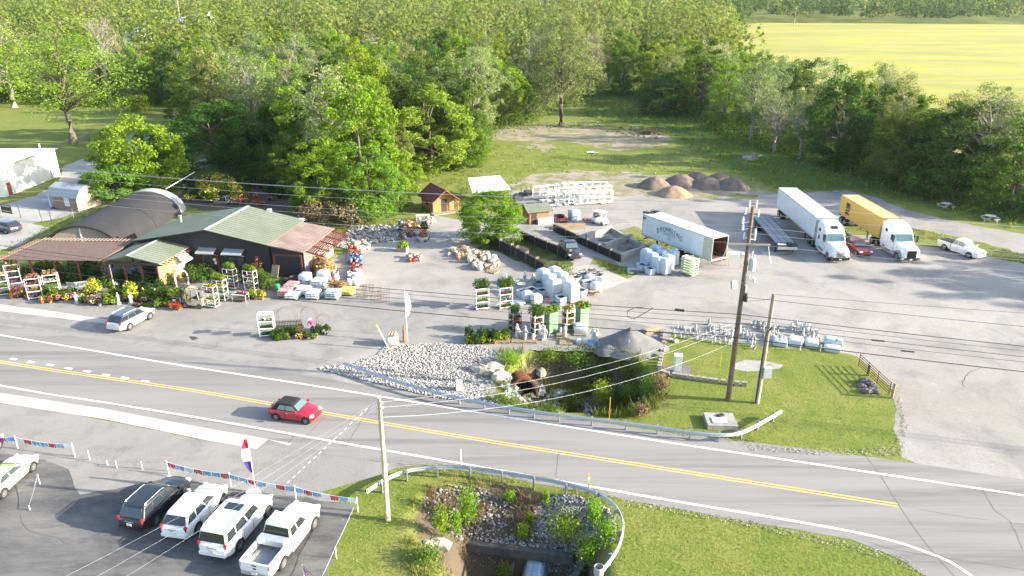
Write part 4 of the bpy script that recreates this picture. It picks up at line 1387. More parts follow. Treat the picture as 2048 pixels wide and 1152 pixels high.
	for s in (-1, 1):
		for a, b in wins:
			q = [side(a, .08, s), side(b, .08, s), side(b, .90, s), side(a, .90, s)]
			n = Vector((0, s, .25)).normalized()
			if s < 0:
				q = [q[1], q[0], q[3], q[2]]
			q = [c + n * .014 for c in q]
			MB().slab([q[1], q[0], q[3], q[2]], .012).build('window', gl, root)
	for (xa, xb, nm, sg) in ((xb1, xt1, 'windscreen', 1), (xb0, xt0, 'rear_window', -1)):
		q = []
		for t, k in ((.10, .90), (.90, .86)):
			w = (wbt + (wtp - wbt) * t) * k
			x = xa + (xb - xa) * t + sg * .004
			q += [(x, -w, b0 + (ze - b0) * t), (x, w, b0 + (ze - b0) * t)]
		q = [q[0], q[1], q[3], q[2]]
		q = [Vector(c) for c in q]
		n = (q[1] - q[0]).cross(q[3] - q[0]).normalized()
		if n.x * sg < 0:
			q = q[::-1]
			n = -n
		MB().slab([c + n * .014 for c in q], .014).build(nm, (wsmat or M_wglass) if sg > 0 else gl, root)
	if stick:
		t = .72
		w = wbt * .62
		x = xb1 + (xt1 - xb1) * t
		n = Vector((belt and (ze - b0), 0, -(xt1 - xb1))).normalized()
		c = Vector((x, -.15, b0 + (ze - b0) * t)) + n * .03
		MB().slab([c + Vector((-.10 * n.z, -.45, .10 * n.x)), c + Vector((.10 * n.z, -.45, -.10 * n.x)), c + Vector((.10 * n.z, .45, -.10 * n.x)), c + Vector((-.10 * n.z, .45, .10 * n.x))], .01).build('price_sticker', M_sticker, root)
	if sunroof:
		MB().box((xt1 - .75, 0, zr + .004), (.62, wtp * 1.25, .02)).build('sunroof', M_cglass, root)
	if rails:
		for s in (-1, 1):
			y = s * (wtp - .08)
			m = MB().tube([(xt0 + .25, y, zr - .02), (xt0 + .35, y, zr + .05), (xt1 - .45, y, zr + .05), (xt1 - .3, y, zr - .02)], .026, 5)
			m.build('roof_rail', rails, root)
	# wheels, arches
	for x in (xf - (L - wb) * .46, xf - (L - wb) * .46 - wb):
		for s in (-1, 1):
			w = W_ / 2
			n = 14
			a0 = [(x + wr * 1.16 * cos(pi * k / n), s * w * 1.002, wr * .98 + wr * 1.16 * sin(pi * k / n)) for k in range(n + 1)]
			a1 = [(q[0], s * w * .80, q[2]) for q in a0]
			a0 += [(x - wr * 1.16, s * w * 1.002, gc - .02), (x + wr * 1.16, s * w * 1.002, gc - .02)]
			a1 += [(x - wr * 1.16, s * w * .8, gc - .02), (x + wr * 1.16, s * w * .8, gc - .02)]
			MB().loft([a0, a1] if s > 0 else [a1, a0]).build('wheel_arch', M_arch, root)
			add_wheel(root, x, s * (w - .10), wr, .23, spokes)
	# lamps, bumpers, mirrors, handles
	for s in (-1, 1):
		y = s * W_ / 2
		MB().box((xf - .16, y * .70, hood - .26), (.26, .36, .13), rz=-s * .45, top=.8).build('headlight', M_head, root)
		if tail:
			zt = deck - .20 if bed else belt - .08
			MB().box((xr + .10, y * .83, zt), (.15, .13, .30 if (kind == 'suv' or bed) else .16), rz=s * .25).build('tail_light', M_tail, root)
		m = MB().box((ws[0] - .10, y * 1.0 + s * .10, belt + .10), (.14, .20, .15), top=.85)
		m.build('mirror', paint_ if kind != 'semi' else M_plast, root)
		for hx in ((ws[0] - .95), (ws[0] - 1.9)):
			if hx > rear[0] + .5:
				MB().box((hx, y * 1.0, belt - .16), (.20, .03, .035)).build('door_handle', M_chrome if kind != 'x' else M_plast, root)
		for hx in (ws[0] - .05, ws[0] - 1.12, ws[0] - 2.05):
			if hx > max(rear[0] + .55, -L / 2 + .9):
				MB().box((hx, y * .997, (belt + gc) / 2 + .05), (.014, .02, belt - gc - .25)).build('door_gap', M_arch, root)
	MB().box((xf - .035, 0, hood - .34), (.10, W_ * .44, .17), top=.9).build('grille', M_plast, root)
	MB().box((xf - .03, 0, gc + .22), (.16, W_ * .70, .16)).build('bumper', clad or paint_, root)
	MB().box((xr + .02, 0, gc + .30), (.18, W_ * .84, .20)).build('bumper', clad or (M_chrome if bed else paint_), root)
	MB().box((xr - .075 if not bed else xr - .085, 0, gc + .36 if bed else .78), (.02, .32, .16)).build('number_plate', M_plate, root)
	if not bed:
		MB().box((xr - .01, 0, .93), (.03, .62, .05)).build('trim_bar', M_chrome, root)
	MB().box((0, 0, gc + .02), (L * .8, W_ * .7, .10)).build('underbody', M_arch, root)
	return root
def heading(a, b):
	"""ground position midway and yaw from the pixels of the rear and front wheel contact"""
	a, b = at(*a), at(*b)
	return (a + b) / 2, atan2(b.y - a.y, b.x - a.x)
def place(rw, fw, side, halfw):
	"""rw, fw: pixels where the rear and the front wheel of one side touch the ground; side -1 right, +1 left"""
	c, a = heading(rw, fw)
	n = Vector((-sin(a), cos(a), 0)) * (-side * halfw)
	return (c.x + n.x, c.y + n.y, 0.0), a
def at_lot(px_, py_, deg):
	q = at(px_, py_)
	return (q.x, q.y, .012), R(deg)
# red convertible on the road
p, a = place((551, 840), (613, 849), -1, .78)
car('convertible_car', (p[0], p[1], .013), a, 'small red convertible with black soft top driving on the road', 'car', P_red, L=3.70, W_=1.72, H=1.42, belt=.93, hood=.93, ws=(.72, .22), rear=(-1.62, -1.18), wr=.31, wb=2.47, roof_mat=M_soft,
	kind='car', gc=.17, spokes=6, pillars=[(.24, .52), (.55, .93)], taper=.74, glass=mat('clear_glass', (.12, .16, .16), .08, spec=.8))
# dealer row
p, a = place((310, 1052), (367, 996), -1, .80)
car('suv_car', (p[0], p[1], .012), a, 'black SUV with silver roof rails, leftmost of the four parked in the car lot', 'car', P_black, L=4.70, W_=1.88, H=1.74, belt=1.10, hood=1.06, ws=(1.02, .38), rear=(-2.22, -1.86), wr=.37, wb=2.72, rails=M_chrome, stick=True, group='vehicles for sale in the car lot', spokes=5)
p, a = place((394, 1068), (444, 1010), -1, .80)
car('suv_car', (p[0], p[1], .012), a, 'white rounded crossover parked between the black SUV and the large white SUV', 'car', P_white, L=4.60, W_=1.86, H=1.68, belt=1.08, hood=1.06, ws=(1.05, .32), rear=(-2.18, -1.72), wr=.37, wb=2.72, stick=True, group='vehicles for sale in the car lot', spokes=7, taper=.76)
p, a = place((475, 1104), (533, 1034), -1, .84)
car('suv_car', (p[0], p[1], .012), a, 'large boxy white SUV with dark sunroof parked beside the white pickup', 'car', P_white, L=5.15, W_=2.0, H=1.94, belt=1.18, hood=1.14, ws=(1.15, .62), rear=(-2.48, -2.28), wr=.39, wb=3.02, sunroof=True, rails=P_white, stick=True, group='vehicles for sale in the car lot', spokes=6, taper=.84, pillars=[(.04, .27), (.30, .58), (.61, .93)])
p, a = place((563, 1140), (626, 1058), -1, .86)
car('pickup_truck', (p[0], p[1], .012), a, 'white pickup truck with empty ribbed bed, nearest vehicle in the car lot', 'pickup', P_white, L=5.75, W_=2.0, H=1.90, belt=1.20, hood=1.16, ws=(1.28, .72), rear=(-.62, -.42), wr=.39, wb=3.45, bed=(-.70, 1.2, 1), deck=1.22, stick=True, group='vehicles for sale in the car lot', spokes=8, pillars=[(.06, .40), (.46, .92)], taper=.82)
p, a = place((3, 1000), (66, 942), -1, .78)
car('sedan_car', (p[0], p[1], .012), a, 'white low car partly cut off by the left edge of the car lot', 'car', P_white, L=4.80, W_=1.86, H=1.45, belt=.96, hood=.95, ws=(1.05, .15), rear=(-1.75, -1.05), wr=.35, wb=2.85, stick=True, kind='car', deck=1.0, pillars=[(.12, .47), (.51, .92)], taper=.74)
p = at(-50, 919)
car('small_car', (p.x, p.y, .012), a, 'blue car just showing at the left edge behind the white low car', 'car', P_blue, L=4.2, W_=1.76, H=1.46, belt=.96, hood=.94, ws=(.95, .25), rear=(-1.9, -1.4), wr=.33, kind='car')
# white crossover leaving the garden shop
p, a = place((260, 660), (297, 640), -1, .80)
car('crossover_car', (p[0], p[1], .012), a, 'pearl white crossover with dark roof pulling onto the road by the flowers', 'car', P_silver, L=4.65, W_=1.88, H=1.66, belt=1.06, hood=1.04, ws=(1.05, .38), rear=(-2.2, -1.75), wr=.37, wb=2.7, roof_mat=paint('paint_roof_dark', (.05, .06, .08)), rails=P_silver)
# dark car in the lane at the left edge
p, a = place((22, 470), (-16, 462), 1, .80)
car('parked_car', (p[0], p[1], .012), a, 'dark blue grey car parked by the fence at the left edge', 'car', P_navy, L=4.6, W_=1.86, H=1.65, belt=1.05, hood=1.04, ws=(1.0, .35), rear=(-2.2, -1.7), wr=.36)
# dark pickup in the yard
p, a = place((1140, 494), (1164, 523), 1, .80)
car('pickup_truck', (p[0], p[1], .016), a, 'dark grey pickup parked between the black bin walls in the yard', 'pickup', P_dktruck, L=5.3, W_=1.9, H=1.78, belt=1.12, hood=1.08, ws=(1.15, .5), rear=(-.9, -.7), wr=.37, wb=3.2, bed=(-1.0, 1.1), deck=1.14)
# maroon hatchback between the two lorries, white pickup at the right
p = at(1734, 508)
car('hatchback_car', (p.x - 1.0, p.y + .7, .008), R(-86), 'dark red hatchback parked between the two white lorries', 'car', P_maroon, L=4.5, W_=1.86, H=1.62, belt=1.04, hood=1.02, ws=(.95, .25), rear=(-2.1, -1.7), wr=.36)
p = at(1930, 510)
car('pickup_truck', (p.x - .2, p.y + .7, .008), R(-68), 'white pickup parked alone at the right of the yard', 'pickup', P_white, L=5.6, W_=1.98, H=1.86, belt=1.16, hood=1.14, ws=(1.25, .65), rear=(-.75, -.55), wr=.39, wb=3.4, bed=(-.85, 1.1), deck=1.18, pillars=[(.06, .40), (.46, .92)])
MB().box((-1.82, 0, 1.185), (1.75, 1.66, .03)).build('dark_bed_stand_in', M_plast, bpy.context.view_layer.objects.get('pickup_truck.002') or COL.objects['pickup_truck.002'])  # added dark sheet stands in for the dark inside of the open bed
# ---------------------------------------------------------------- articulated lorries
def dual(root, x, W_, r=.51):
	for s in (-1, 1):
		for k, y in enumerate((W_ / 2 - .17, W_ / 2 - .48)):
			add_wheel(root, x, s * y, r, .27, 8)
M_trailer = mat('trailer_white', (.70, .71, .72), .45, .1, var=.04, scale=.6)
M_alu = mat('trailer_alu', (.55, .56, .57), .4, .6, var=.06)
M_frame = mat('chassis_black', (.03, .03, .032), .7, var=.1)
M_gold = mat('container_gold', (.52, .33, .06), .6, .1, var=.08, scale=.5, col2=(.46, .30, .09))
M_goldtop = mat('container_gold_dusty', (.52, .38, .14), .7, .05, var=.15, scale=.7, col2=(.44, .36, .22))
M_ink = mat('black_lettering', (.015, .015, .015), .6, var=.02)
def lettering(body, size, root, loc, rot, material, align='CENTER', ext=.004, sx=1.0, name='lettering', bold=0.0):
	c = bpy.data.curves.new(name, 'FONT')
	c.body = body
	c.size = size
	c.align_x = align
	c.align_y = 'CENTER'
	c.extrude = ext
	c.offset = bold
	tmp = bpy.data.objects.new(name, c)
	COL.objects.link(tmp)
	me = bpy.data.meshes.new_from_object(tmp.evaluated_get(bpy.context.evaluated_depsgraph_get()))
	bpy.data.objects.remove(tmp)
	bpy.data.curves.remove(c)
	me.name = name
	me.materials.clear()
	me.materials.append(material)
	o = bpy.data.objects.new(name, me)
	o.location = loc
	o.rotation_euler = rot
	o.scale = (sx, 1, 1)
	return link(o, root)
def trailer(p, rz, label, L=16.15, W_=2.6, H=4.1, floor=1.22, material=M_trailer, cat='trailer', name='box_trailer', axles=(-5.6, -6.85), legs=3.9, open_=False):
	"""front at +x"""
	r = thing(name, p, rz, label, cat)
	m = MB()
	if not open_:
		m.box((0, 0, (floor + H) / 2), (L, W_, H - floor))
	else:
		t = .06
		m.box((0, 0, floor + .06), (L, W_, .12)).box((0, 0, H - .03), (L, W_, .06))
		for s in (-1, 1):
			m.box((0, s * (W_ / 2 - t / 2), (floor + H) / 2), (L, t, H - floor - .18))
		m.box((-L / 2 + t / 2, 0, (floor + H) / 2), (t, W_ - 2 * t, H - floor - .18))
	b = m.build('box', material, r)
	m = MB()
	for s in (-1, 1):
		m.bar((-L / 2, s * (W_ / 2 + .012), H - .05), (L / 2, s * (W_ / 2 + .012), H - .05), .03, .12)
		m.bar((-L / 2, s * (W_ / 2 + .012), floor + .08), (L / 2, s * (W_ / 2 + .012), floor + .08), .03, .18)
	for x in (-L / 2, L / 2):
		for s in (-1, 1):
			m.box((x, s * W_ / 2, (floor + H) / 2), (.07, .07, H - floor))
		m.box((x, 0, H - .04), (.06, W_, .09))
	m.build('rail', M_alu, r)
	for k in range(int(L / 1.2)):
		for s in (-1, 1):
			MB().box((-L / 2 + .6 + k * 1.2, s * (W_ / 2 + .004), (floor + H) / 2), (.05, .012, H - floor - .3)).build('panel_seam', material, r)
	m = MB()
	for s in (-1, 1):
		m.box((0, s * .5, floor - .13), (L * .96, .14, .22))
	for k in range(12):
		m.box((-L / 2 + .6 + k * (L - 1.2) / 11, 0, floor - .06), (.1, W_ * .95, .1))
	m.box((-L / 2 + .1, 0, .62), (.1, W_ * .8, .12))
	for s in (-1, 1):
		m.box((-L / 2 + .1, s * .6, .85), (.08, .08, .5))
	m.build('chassis', M_frame, r)
	for x in axles:
		dual(r, x, W_)
	for s in (-1, 1):
		m = MB().box((legs, s * .9, .62), (.16, .16, 1.1)).box((legs, s * .9, .05), (.32, .3, .06))
		m.build('landing_leg', M_frame, r)
	return r
def tractor(p, rz, label, style=0):
	r = thing('tractor_unit', p, rz, label, 'lorry')
	W_ = 2.45
	# hood and fenders, cab, sleeper, roof fairing: one lofted shell; front axle at x = 2.2
	def ring(x, w, zb, zt, rd=.22, hw=1.0):
		h = w / 2
		pts = [(h, zb), (h, zt - rd * 1.2), (h - rd * .35, zt - rd * .35), (h - rd * 1.4, zt)]
		return [(x, y, z) for y, z in pts] + [(x, -y, z) for y, z in pts[::-1]]
	m = MB().loft([ring(3.55, 1.55, .75, 1.62, .2), ring(3.38, 1.85, .62, 1.82, .25), ring(2.75, 1.95, .62, 1.98, .25), ring(1.55, 2.05, .62, 2.12, .22)])
	m.build('hood', P_white, r, smooth=45)
	m = MB().loft([ring(1.72, 2.15, .62, 2.06, .1), ring(1.52, 2.28, .62, 2.12, .12), ring(.95, 2.40, .62, 3.02, .22), ring(.60, W_, .62, 3.42, .3), ring(-.2, W_, .62, 3.88, .4), ring(-1.6, W_, .62, 4.05, .4), ring(-1.95, W_ - .05, .62, 4.05, .4)])
	m.build('cab', P_white, r, smooth=45)
	q = [Vector((1.50, -1.02, 2.18)), Vector((1.50, 1.02, 2.18)), Vector((.975, .98, 2.96)), Vector((.975, -.98, 2.96))]
	n = (q[1] - q[0]).cross(q[3] - q[0]).normalized()
	n = n if n.x > 0 else -n
	MB().slab([c + n * .03 for c in q], .02).build('windscreen', mat('lorry_windscreen', (.09, .16, .18), .08, spec=.9), r)
	MB().slab([c + n * .02 + Vector((.02, 0, 0)) for c in ([Vector((.99, -1.05, 2.97)), Vector((.99, 1.05, 2.97)), Vector((.90, 1.05, 3.12)), Vector((.90, -1.05, 3.12))])], .06).build('sun_visor', P_white, r)
	if style == 0:
		q = [Vector((.56, -.42, 3.46)), Vector((.56, .42, 3.46)), Vector((.12, .42, 3.72)), Vector((.12, -.42, 3.72))]
		MB().slab([c + Vector((.02, 0, .05)) for c in q], .03).build('skylight', M_cglass, r)
	for s in (-1, 1):
		MB().box((.75, s * (W_ / 2 + .004), 2.45), (.85, .03, .75)).build('side_window', M_cglass, r)
		MB().box((-.95, s * (W_ / 2 + .004), 2.95), (.55, .03, .38)).build('sleeper_window', M_cglass, r)
		MB().box((-.95, s * (W_ / 2 + .004), 2.0), (.42, .03, .5)).build('side_vent', M_cglass if style == 0 else P_white, r)
		MB().box((.75, s * (W_ / 2 + .01), 1.45), (1.0, .03, 1.2)).build('door', P_white, r)
		m = MB().box((1.42, s * (W_ / 2 + .26), 2.45), (.12, .24, .75)).bar((1.3, s * (W_ / 2 - .05), 2.7), (1.42, s * (W_ / 2 + .26), 2.7), .04)
		m.build('mirror', M_plast, r)
		m = MB()
		n_ = 9
		a0 = [(2.35 + .72 * cos(pi * k / n_), .62 + .70 * sin(pi * k / n_)) for k in range(n_ + 1)]
		m.loft([[(x, s * 1.24, z) for x, z in a0] + [(x, s * 1.24, z) for x, z in [(2.35 + .6 * cos(pi * k / n_), .62 + .58 * sin(pi * k / n_)) for k in range(n_, -1, -1)]],
				[(x, s * .78, z + .05) for x, z in a0] + [(x, s * .78, z) for x, z in [(2.35 + .6 * cos(pi * k / n_), .62 + .58 * sin(pi * k / n_)) for k in range(n_, -1, -1)]]])
		m.build('fender', P_white if style == 0 else mat('lorry_skirt_grey', (.30, .32, .35), .5), r)
		MB().box((3.28, s * .98, 1.32), (.42, .22, .30), rz=-s * .3, top=.75).build('headlight', M_head, r)
		MB().box((3.36, s * .84, .58), (.30, .55, .30), rz=-s * .25).build('bumper_corner', M_plast if style == 0 else MATS['lorry_skirt_grey'], r)
		MB().box((.1, s * 1.12, .72), (2.9, .22, .58)).build('side_skirt', P_white if style == 0 else MATS['lorry_skirt_grey'], r)
		MB().cyl((-.6, s * .98, .8), (.9, s * .98, .8), .30, n=14).build('fuel_tank', M_chrome, r)
		MB().box((-2.15, s * 1.05, 2.35), (.45, .06, 2.9)).build('side_extender', P_white if style else M_plast, r)
	g = MB().box((3.50, 0, 1.18), (.10, 1.15, .86), top=1.0).build('grille', M_plast if style == 0 else M_chrome, r)
	if style == 0:
		MB().bar((3.565, -.5, .85), (3.565, .5, 1.5), .02, .06, up=(1, 0, 0)).build('grille_bar', M_chrome, g)
		MB().box((2.9, .45, 2.05), (.8, .05, .03), rz=.5).build('hood_vent', M_plast, r)
	else:
		for k in range(7):
			MB().box((3.56, 0, .84 + k * .115), (.02, 1.05, .03)).build('grille_bar', M_plast, g)
		MB().box((2.6, .35, 2.08), (.12, .12, .1)).build('hood_ornament', M_plast, r)
	MB().box((3.46, 0, .50), (.22, 1.6, .24)).build('bumper', M_plast, r)
	MB().box((3.585, 0, .52), (.02, .32, .16)).build('number_plate', M_plate, r)
	m = MB()
	for s in (-1, 1):
		m.box((-1.4, s * .43, .82), (7.0, .12, .26))
	m.box((-3.6, 0, 1.08), (1.2, .9, .14))
	m.build('chassis', M_frame, r)
	for s in (-1, 1):
		add_wheel(r, 2.35, s * 1.02, .52, .30, 8)
	for x in (-2.95, -4.25):
		dual(r, x, 2.5, .51)
	MB().box((-2.25, .55, 1.6), (.35, .5, .8)).build('air_tank', M_frame, r)
	return r
# the yaw of both lorries: nose towards the road
t1 = R(-90.5 - 1.8)
noses = at(1686, 529)
tx = (noses.x - .25, noses.y + .35, 0.006)
f1 = Vector((cos(t1), sin(t1), 0))
tractor(Vector(tx) - f1 * 3.55, t1, 'white lorry tractor with dark skylight in front of the long white trailer', 0)
trailer(Vector(tx) - f1 * (3.55 + 2.3 + 8.1), t1, 'long clean white box trailer behind the white lorry tractor')
n2 = at(1830, 529)
t2 = R(-90)
f2 = Vector((cos(t2), sin(t2), 0))
T2 = Vector((n2.x - .45, n2.y + .3, 0.006))
tractor(T2 - f2 * 3.55, t2, 'white lorry tractor with chrome grille and grey skirts pulling the gold container', 1)
# container on its chassis
cc = T2 - f2 * (3.55 + 2.5 + 6.2)
con = thing('shipping_container', cc + Vector((0, 0, 1.26)), t2, 'dusty gold shipping container with black lettering behind the grey skirted lorry', 'container')
m = MB()
Lc, Wc, Hc = 12.19, 2.44, 2.74
n = 120
for s in (-1, 1):
	top, bot = [], []
	for k in range(n + 1):
		x = -Lc / 2 + .1 + (Lc - .2) * k / n
		d = .018 * (1 if (k % 4) in (0, 1) else -1)
		top.append((x, s * (Wc / 2 - .035 + d), Hc - .1))
		bot.append((x, s * (Wc / 2 - .035 + d), .1))
	m.add(bot + top, [(k, k + 1, n + 2 + k, n + 1 + k) if s < 0 else (k + 1, k, n + 1 + k, n + 2 + k) for k in range(n)])
m.build('side_panel', M_gold, con)
MB().box((0, 0, Hc - .05), (Lc - .02, Wc - .04, .06)).build('roof_panel', M_goldtop, con)
m = MB()
for x in (-Lc / 2 + .06, Lc / 2 - .06):
	for s in (-1, 1):
		m.box((x, s * (Wc / 2 - .06), Hc / 2), (.12, .12, Hc))
for s in (-1, 1):
	for z in (.07, Hc - .06):
		m.box((0, s * (Wc / 2 - .04), z), (Lc, .08, .12))
m.build('corner_frame', M_gold, con)
m = MB()
for k in range(9):
	y = -Wc / 2 + .2 + k * .255
	m.box((Lc / 2 - .05, y, Hc / 2), (.05, .12, Hc - .2))
m.box((Lc / 2 - .09, 0, Hc / 2), (.05, Wc - .2, Hc - .1))
m.build('end_wall', M_gold, con)
MB().box((-Lc / 2 + .06, 0, Hc / 2), (.05, Wc - .2, Hc - .1)).build('door', M_gold, con)
# the operator's mark, as it stands on the side that faces the yard: two rows of heavy black letters
for s, rzz in ((-1, 0),):
	lettering('m', 1.55, con, (-3.45, -Wc / 2 - .03, 1.88), (R(90), 0, 0), M_ink, ext=.008, bold=.035, sx=1.0)
	lettering('sc', 1.45, con, (-3.45, -Wc / 2 - .03, .98), (R(90), 0, 0), M_ink, ext=.008, bold=.035, sx=1.0)
cha = thing('container_chassis', cc, t2, 'black wheeled chassis under the gold container', 'trailer')
m = MB()
for s in (-1, 1):
	m.box((0, s * .5, 1.08), (12.3, .14, .26))
for k in range(8):
	m.box((-5.9 + k * 1.7, 0, 1.12), (.12, 2.3, .14))
m.build('frame', M_frame, cha)
for x in (-3.9, -5.2):
	dual(cha, x, 2.5)
for s in (-1, 1):
	MB().box((2.6, s * .9, .55), (.16, .16, 1.0)).box((2.6, s * .9, .04), (.3, .3, .06)).build('landing_leg', mat('landing_leg_green', (.05, .25, .18), .6), cha)
# old white trailer with open end towards the road
a0, a1 = at(1287, 427, 4.05), at(1427, 476, 4.05)
d = (a1 - a0).to_2d()
ang = atan2(d.y, d.x)
perp = Vector((-d.y, d.x)).normalized()
Lo = d.length
ctr = (a0 + a1) / 2
ctr = Vector((ctr.x, ctr.y)) + perp * 1.25
old = trailer((ctr.x, ctr.y, 0), ang, 'old white storage trailer with open rust brown end and faded lettering', L=Lo, W_=2.5, H=4.0, floor=1.15, material=mat('old_trailer_white', (.66, .69, .72), .5, .1, var=.07, scale=.7, col2=(.52, .56, .60)), axles=(Lo / 2 - 4.2, Lo / 2 - 5.4), legs=-Lo / 2 + 2.6, open_=True, name='storage_trailer')
M_rust = mat('rust_brown_lining', (.17, .075, .045), .95, var=.25, scale=2)
MB().box((0, 0, 1.33), (Lo - .2, 2.3, .03)).box((-Lo / 2 + .12, 0, 2.6), (.03, 2.3, 2.5)).build('lining', M_rust, old)
MB().box((.2, 1.17, 2.6), (Lo - .5, .03, 2.4)).box((.2, -1.17, 2.6), (Lo - .5, .03, 2.4)).build('side_lining', M_rust, old)
MB().box((Lo / 2 - .75, -1.268, 2.6), (1.4, .012, 2.5)).build('bare_panel', mat('bare_alu_panel', (.55, .50, .44), .5, .4, var=.15), old)
MB().box((Lo / 2 + .02, 0, .95), (.1, 2.3, .14)).build('bumper', M_rust, old)
m = MB()
for q in range(22):
	m.box((-Lo / 2 + .1 + rng.uniform(-.3, .4), rng.uniform(-1.3, 1.3), 4.0 + rng.uniform(-.5, .22)), (.7, .45, .06), rz=rng.uniform(0, 3), rx=rng.uniform(-.5, .5))
m.build('torn_tarp', mat('black_tarp', (.02, .02, .022), .9), old)
word = 'BROWNING'
for k, chx in enumerate(word):
	t = (k - 3.5)
	lettering(chx, .92, old, (-Lo * .09 + t * .60, -1.285, 3.05 - .045 * t * t), (R(90), R(-2.6 * t) * -1, 0), mat('faded_lettering', (.10, .13, .18), .7), ext=.004, sx=.8)
lettering('SWEETS', .60, old, (-Lo * .09, -1.285, 2.45), (R(90), 0, 0), mat('faded_lettering_pale', (.26, .31, .38), .7), ext=.004)
lettering('TEE', .45, old, (-Lo * .09, -1.285, 1.9), (R(90), 0, 0), MATS['faded_lettering_pale'], ext=.004)
# flatbed trailer
q0, q1 = at(1553, 492, 1.3), at(1598, 490, 1.3)
fa, fb = at(1502, 434, 1.3), at(1545, 433, 1.3)
front, backp = (q0 + q1) / 2, (fa + fb) / 2
d = (front - backp).to_2d()
ang = atan2(d.y, d.x)
Lf = d.length
fl = thing('flatbed_trailer', ((front.x + backp.x) / 2, (front.y + backp.y) / 2, 0), ang, 'empty grey flatbed trailer parked beside the long white trailer', 'trailer')
M_deck = mat('flatbed_deck', (.30, .31, .32), .7, .3, var=.15, scale=1.5)
MB().box((0, 0, 1.24), (Lf, 2.5, .05)).build('deck', M_frame, fl)
for k in range(8):
	for j in range(3):
		MB().box((-Lf / 2 + .65 + k * (Lf - 2.6) / 7, -.82 + j * .82, 1.285), ((Lf - 2.6) / 7 - .08, .74, .04)).build('deck_plate', M_deck, fl)
m = MB()
for s in (-1, 1):
	m.box((0, s * 1.27, 1.2), (Lf, .1, .2)).box((0, s * .5, 1.0), (Lf * .95, .14, .36))
m.build('frame', M_frame, fl)
MB().box((Lf / 2 - .4, -.6, 1.32), (.5, 1.0, .08)).build('pale_plate', M_trim, fl)
MB().box((Lf / 2 - .45, .35, 1.4), (.7, .6, .3)).build('winch_box', M_plast, fl)
MB().box((Lf / 2 + .06, 0, .95), (.12, 2.4, .35)).build('bumper', M_alu, fl)
for x in (-Lf / 2 + 1.4, -Lf / 2 + 2.7):
	dual(fl, x, 2.5)
for s in (-1, 1):
	MB().box((Lf / 2 - 1.2, s * 1.1, .6), (.15, .15, 1.1)).build('landing_leg', M_frame, fl)
# golf cart, forklift
p = at(1200, 450)
gcart = thing('golf_cart', (p.x, p.y + .5, 0.012), R(-50), 'white golf cart parked behind the concrete bins', 'cart')
m = MB().loft([[(x, y, z) for y, z in ((w, .3), (w, zt - .1), (w * .8, zt), (-w * .8, zt), (-w, zt - .1), (-w, .3))] for x, w, zt in ((-1.2, .5, .8), (-1.0, .58, .95), (-.2, .58, .95), (-.1, .58, .55), (.55, .58, .5), (.7, .58, .9), (1.15, .5, .7))])
m.build('body', P_white, gcart, smooth=30)
MB().box((0, 0, 1.88), (1.9, 1.2, .07), top=.94).build('roof', P_white, gcart)
for x, y in ((.75, .52), (.75, -.52), (-.85, .52), (-.85, -.52)):
	MB().bar((x, y, .8), (x * .92, y, 1.86), .04).build('roof_post', M_trim, gcart)
MB().box((-.45, 0, 1.02), (.55, 1.0, .16)).box((-.72, 0, 1.3), (.14, 1.0, .5)).build('seat', M_plast, gcart)
for x in (-.85, .85):
	for s in (-1, 1):
		add_wheel(gcart, x, s * .5, .24, .18, 5)
p = at(386, 617)
fk = thing('forklift', (p.x, p.y + .5, .012), R(172), 'tan forklift with open cab among the white plant racks', 'forklift')
M_fk = mat('forklift_tan', (.50, .42, .28), .6, var=.12, scale=3)
m = MB().box((-.55, 0, .62), (1.1, 1.1, .62), top=.94).box((.45, 0, .5), (.9, 1.05, .28)).box((-1.05, 0, .72), (.32, 1.1, .72), top=.9)
m.build('body', M_fk, fk)
MB().box((-.15, 0, 2.12), (1.25, 1.05, .05)).build('roof_guard', M_fk, fk)
for x, y in ((.5, .48), (.5, -.48), (-.72, .48), (-.72, -.48)):
	MB().bar((x * 1.25, y, .75), (x, y, 2.12), .07).build('roof_post', M_fk, fk)
MB().box((-.3, 0, 1.05), (.5, .5, .14)).box((-.55, 0, 1.3), (.12, .5, .5)).build('seat', M_plast, fk)
m = MB()
for s in (-1, 1):
	m.box((1.05, s * .32, 1.1), (.1, .1, 2.2)).box((1.55, s * .25, .12), (1.0, .11, .05))
m.box((1.08, 0, .5), (.06, .9, .5)).box((1.05, 0, 2.1), (.08, .7, .08))
m.build('mast', M_frame, fk)
for x, rr_ in ((.72, .34), (-.85, .27)):
	for s in (-1, 1):
		add_wheel(fk, x, s * .48, rr_, .22, 5)
# ================================================================== POLES, WIRES, RAILS, CULVERTS
M_pole = mat('utility_pole_dark', (.115, .078, .055), .95, var=.25, scale=2, bump=.4, bscale=20, col2=(.17, .13, .10))
M_pole2 = mat('utility_pole_grey', (.36, .31, .25), .95, var=.2, scale=2, bump=.4, bscale=20, col2=(.25, .20, .15))
M_pole3 = mat('utility_pole_tan', (.48, .42, .29), .95, var=.15, scale=2, bump=.3, bscale=20)
M_insul = mat('pale_insulator', (.62, .62, .62), .4, var=.05)
M_wire = mat('black_wire', (.03, .03, .032), .7, var=.02)
M_wirel = mat('bare_wire', (.55, .56, .57), .35, .6, var=.02)
M_conc = mat('old_concrete', (.36, .34, .31), .95, var=.2, scale=1.5, bump=.3, bscale=16, col2=(.22, .21, .19))
M_shadeconc = mat('shade_dark_concrete', (.12, .11, .10), .95, var=.25, scale=1.5, bump=.3, bscale=16)  # culvert concrete, its shade painted into the colour
M_conc2 = mat('pale_concrete', (.50, .48, .44), .9, var=.15, scale=2, bump=.2, bscale=16)
M_block = mat('landscape_block', (.33, .29, .25), .95, var=.2, scale=3, bump=.4, bscale=12)
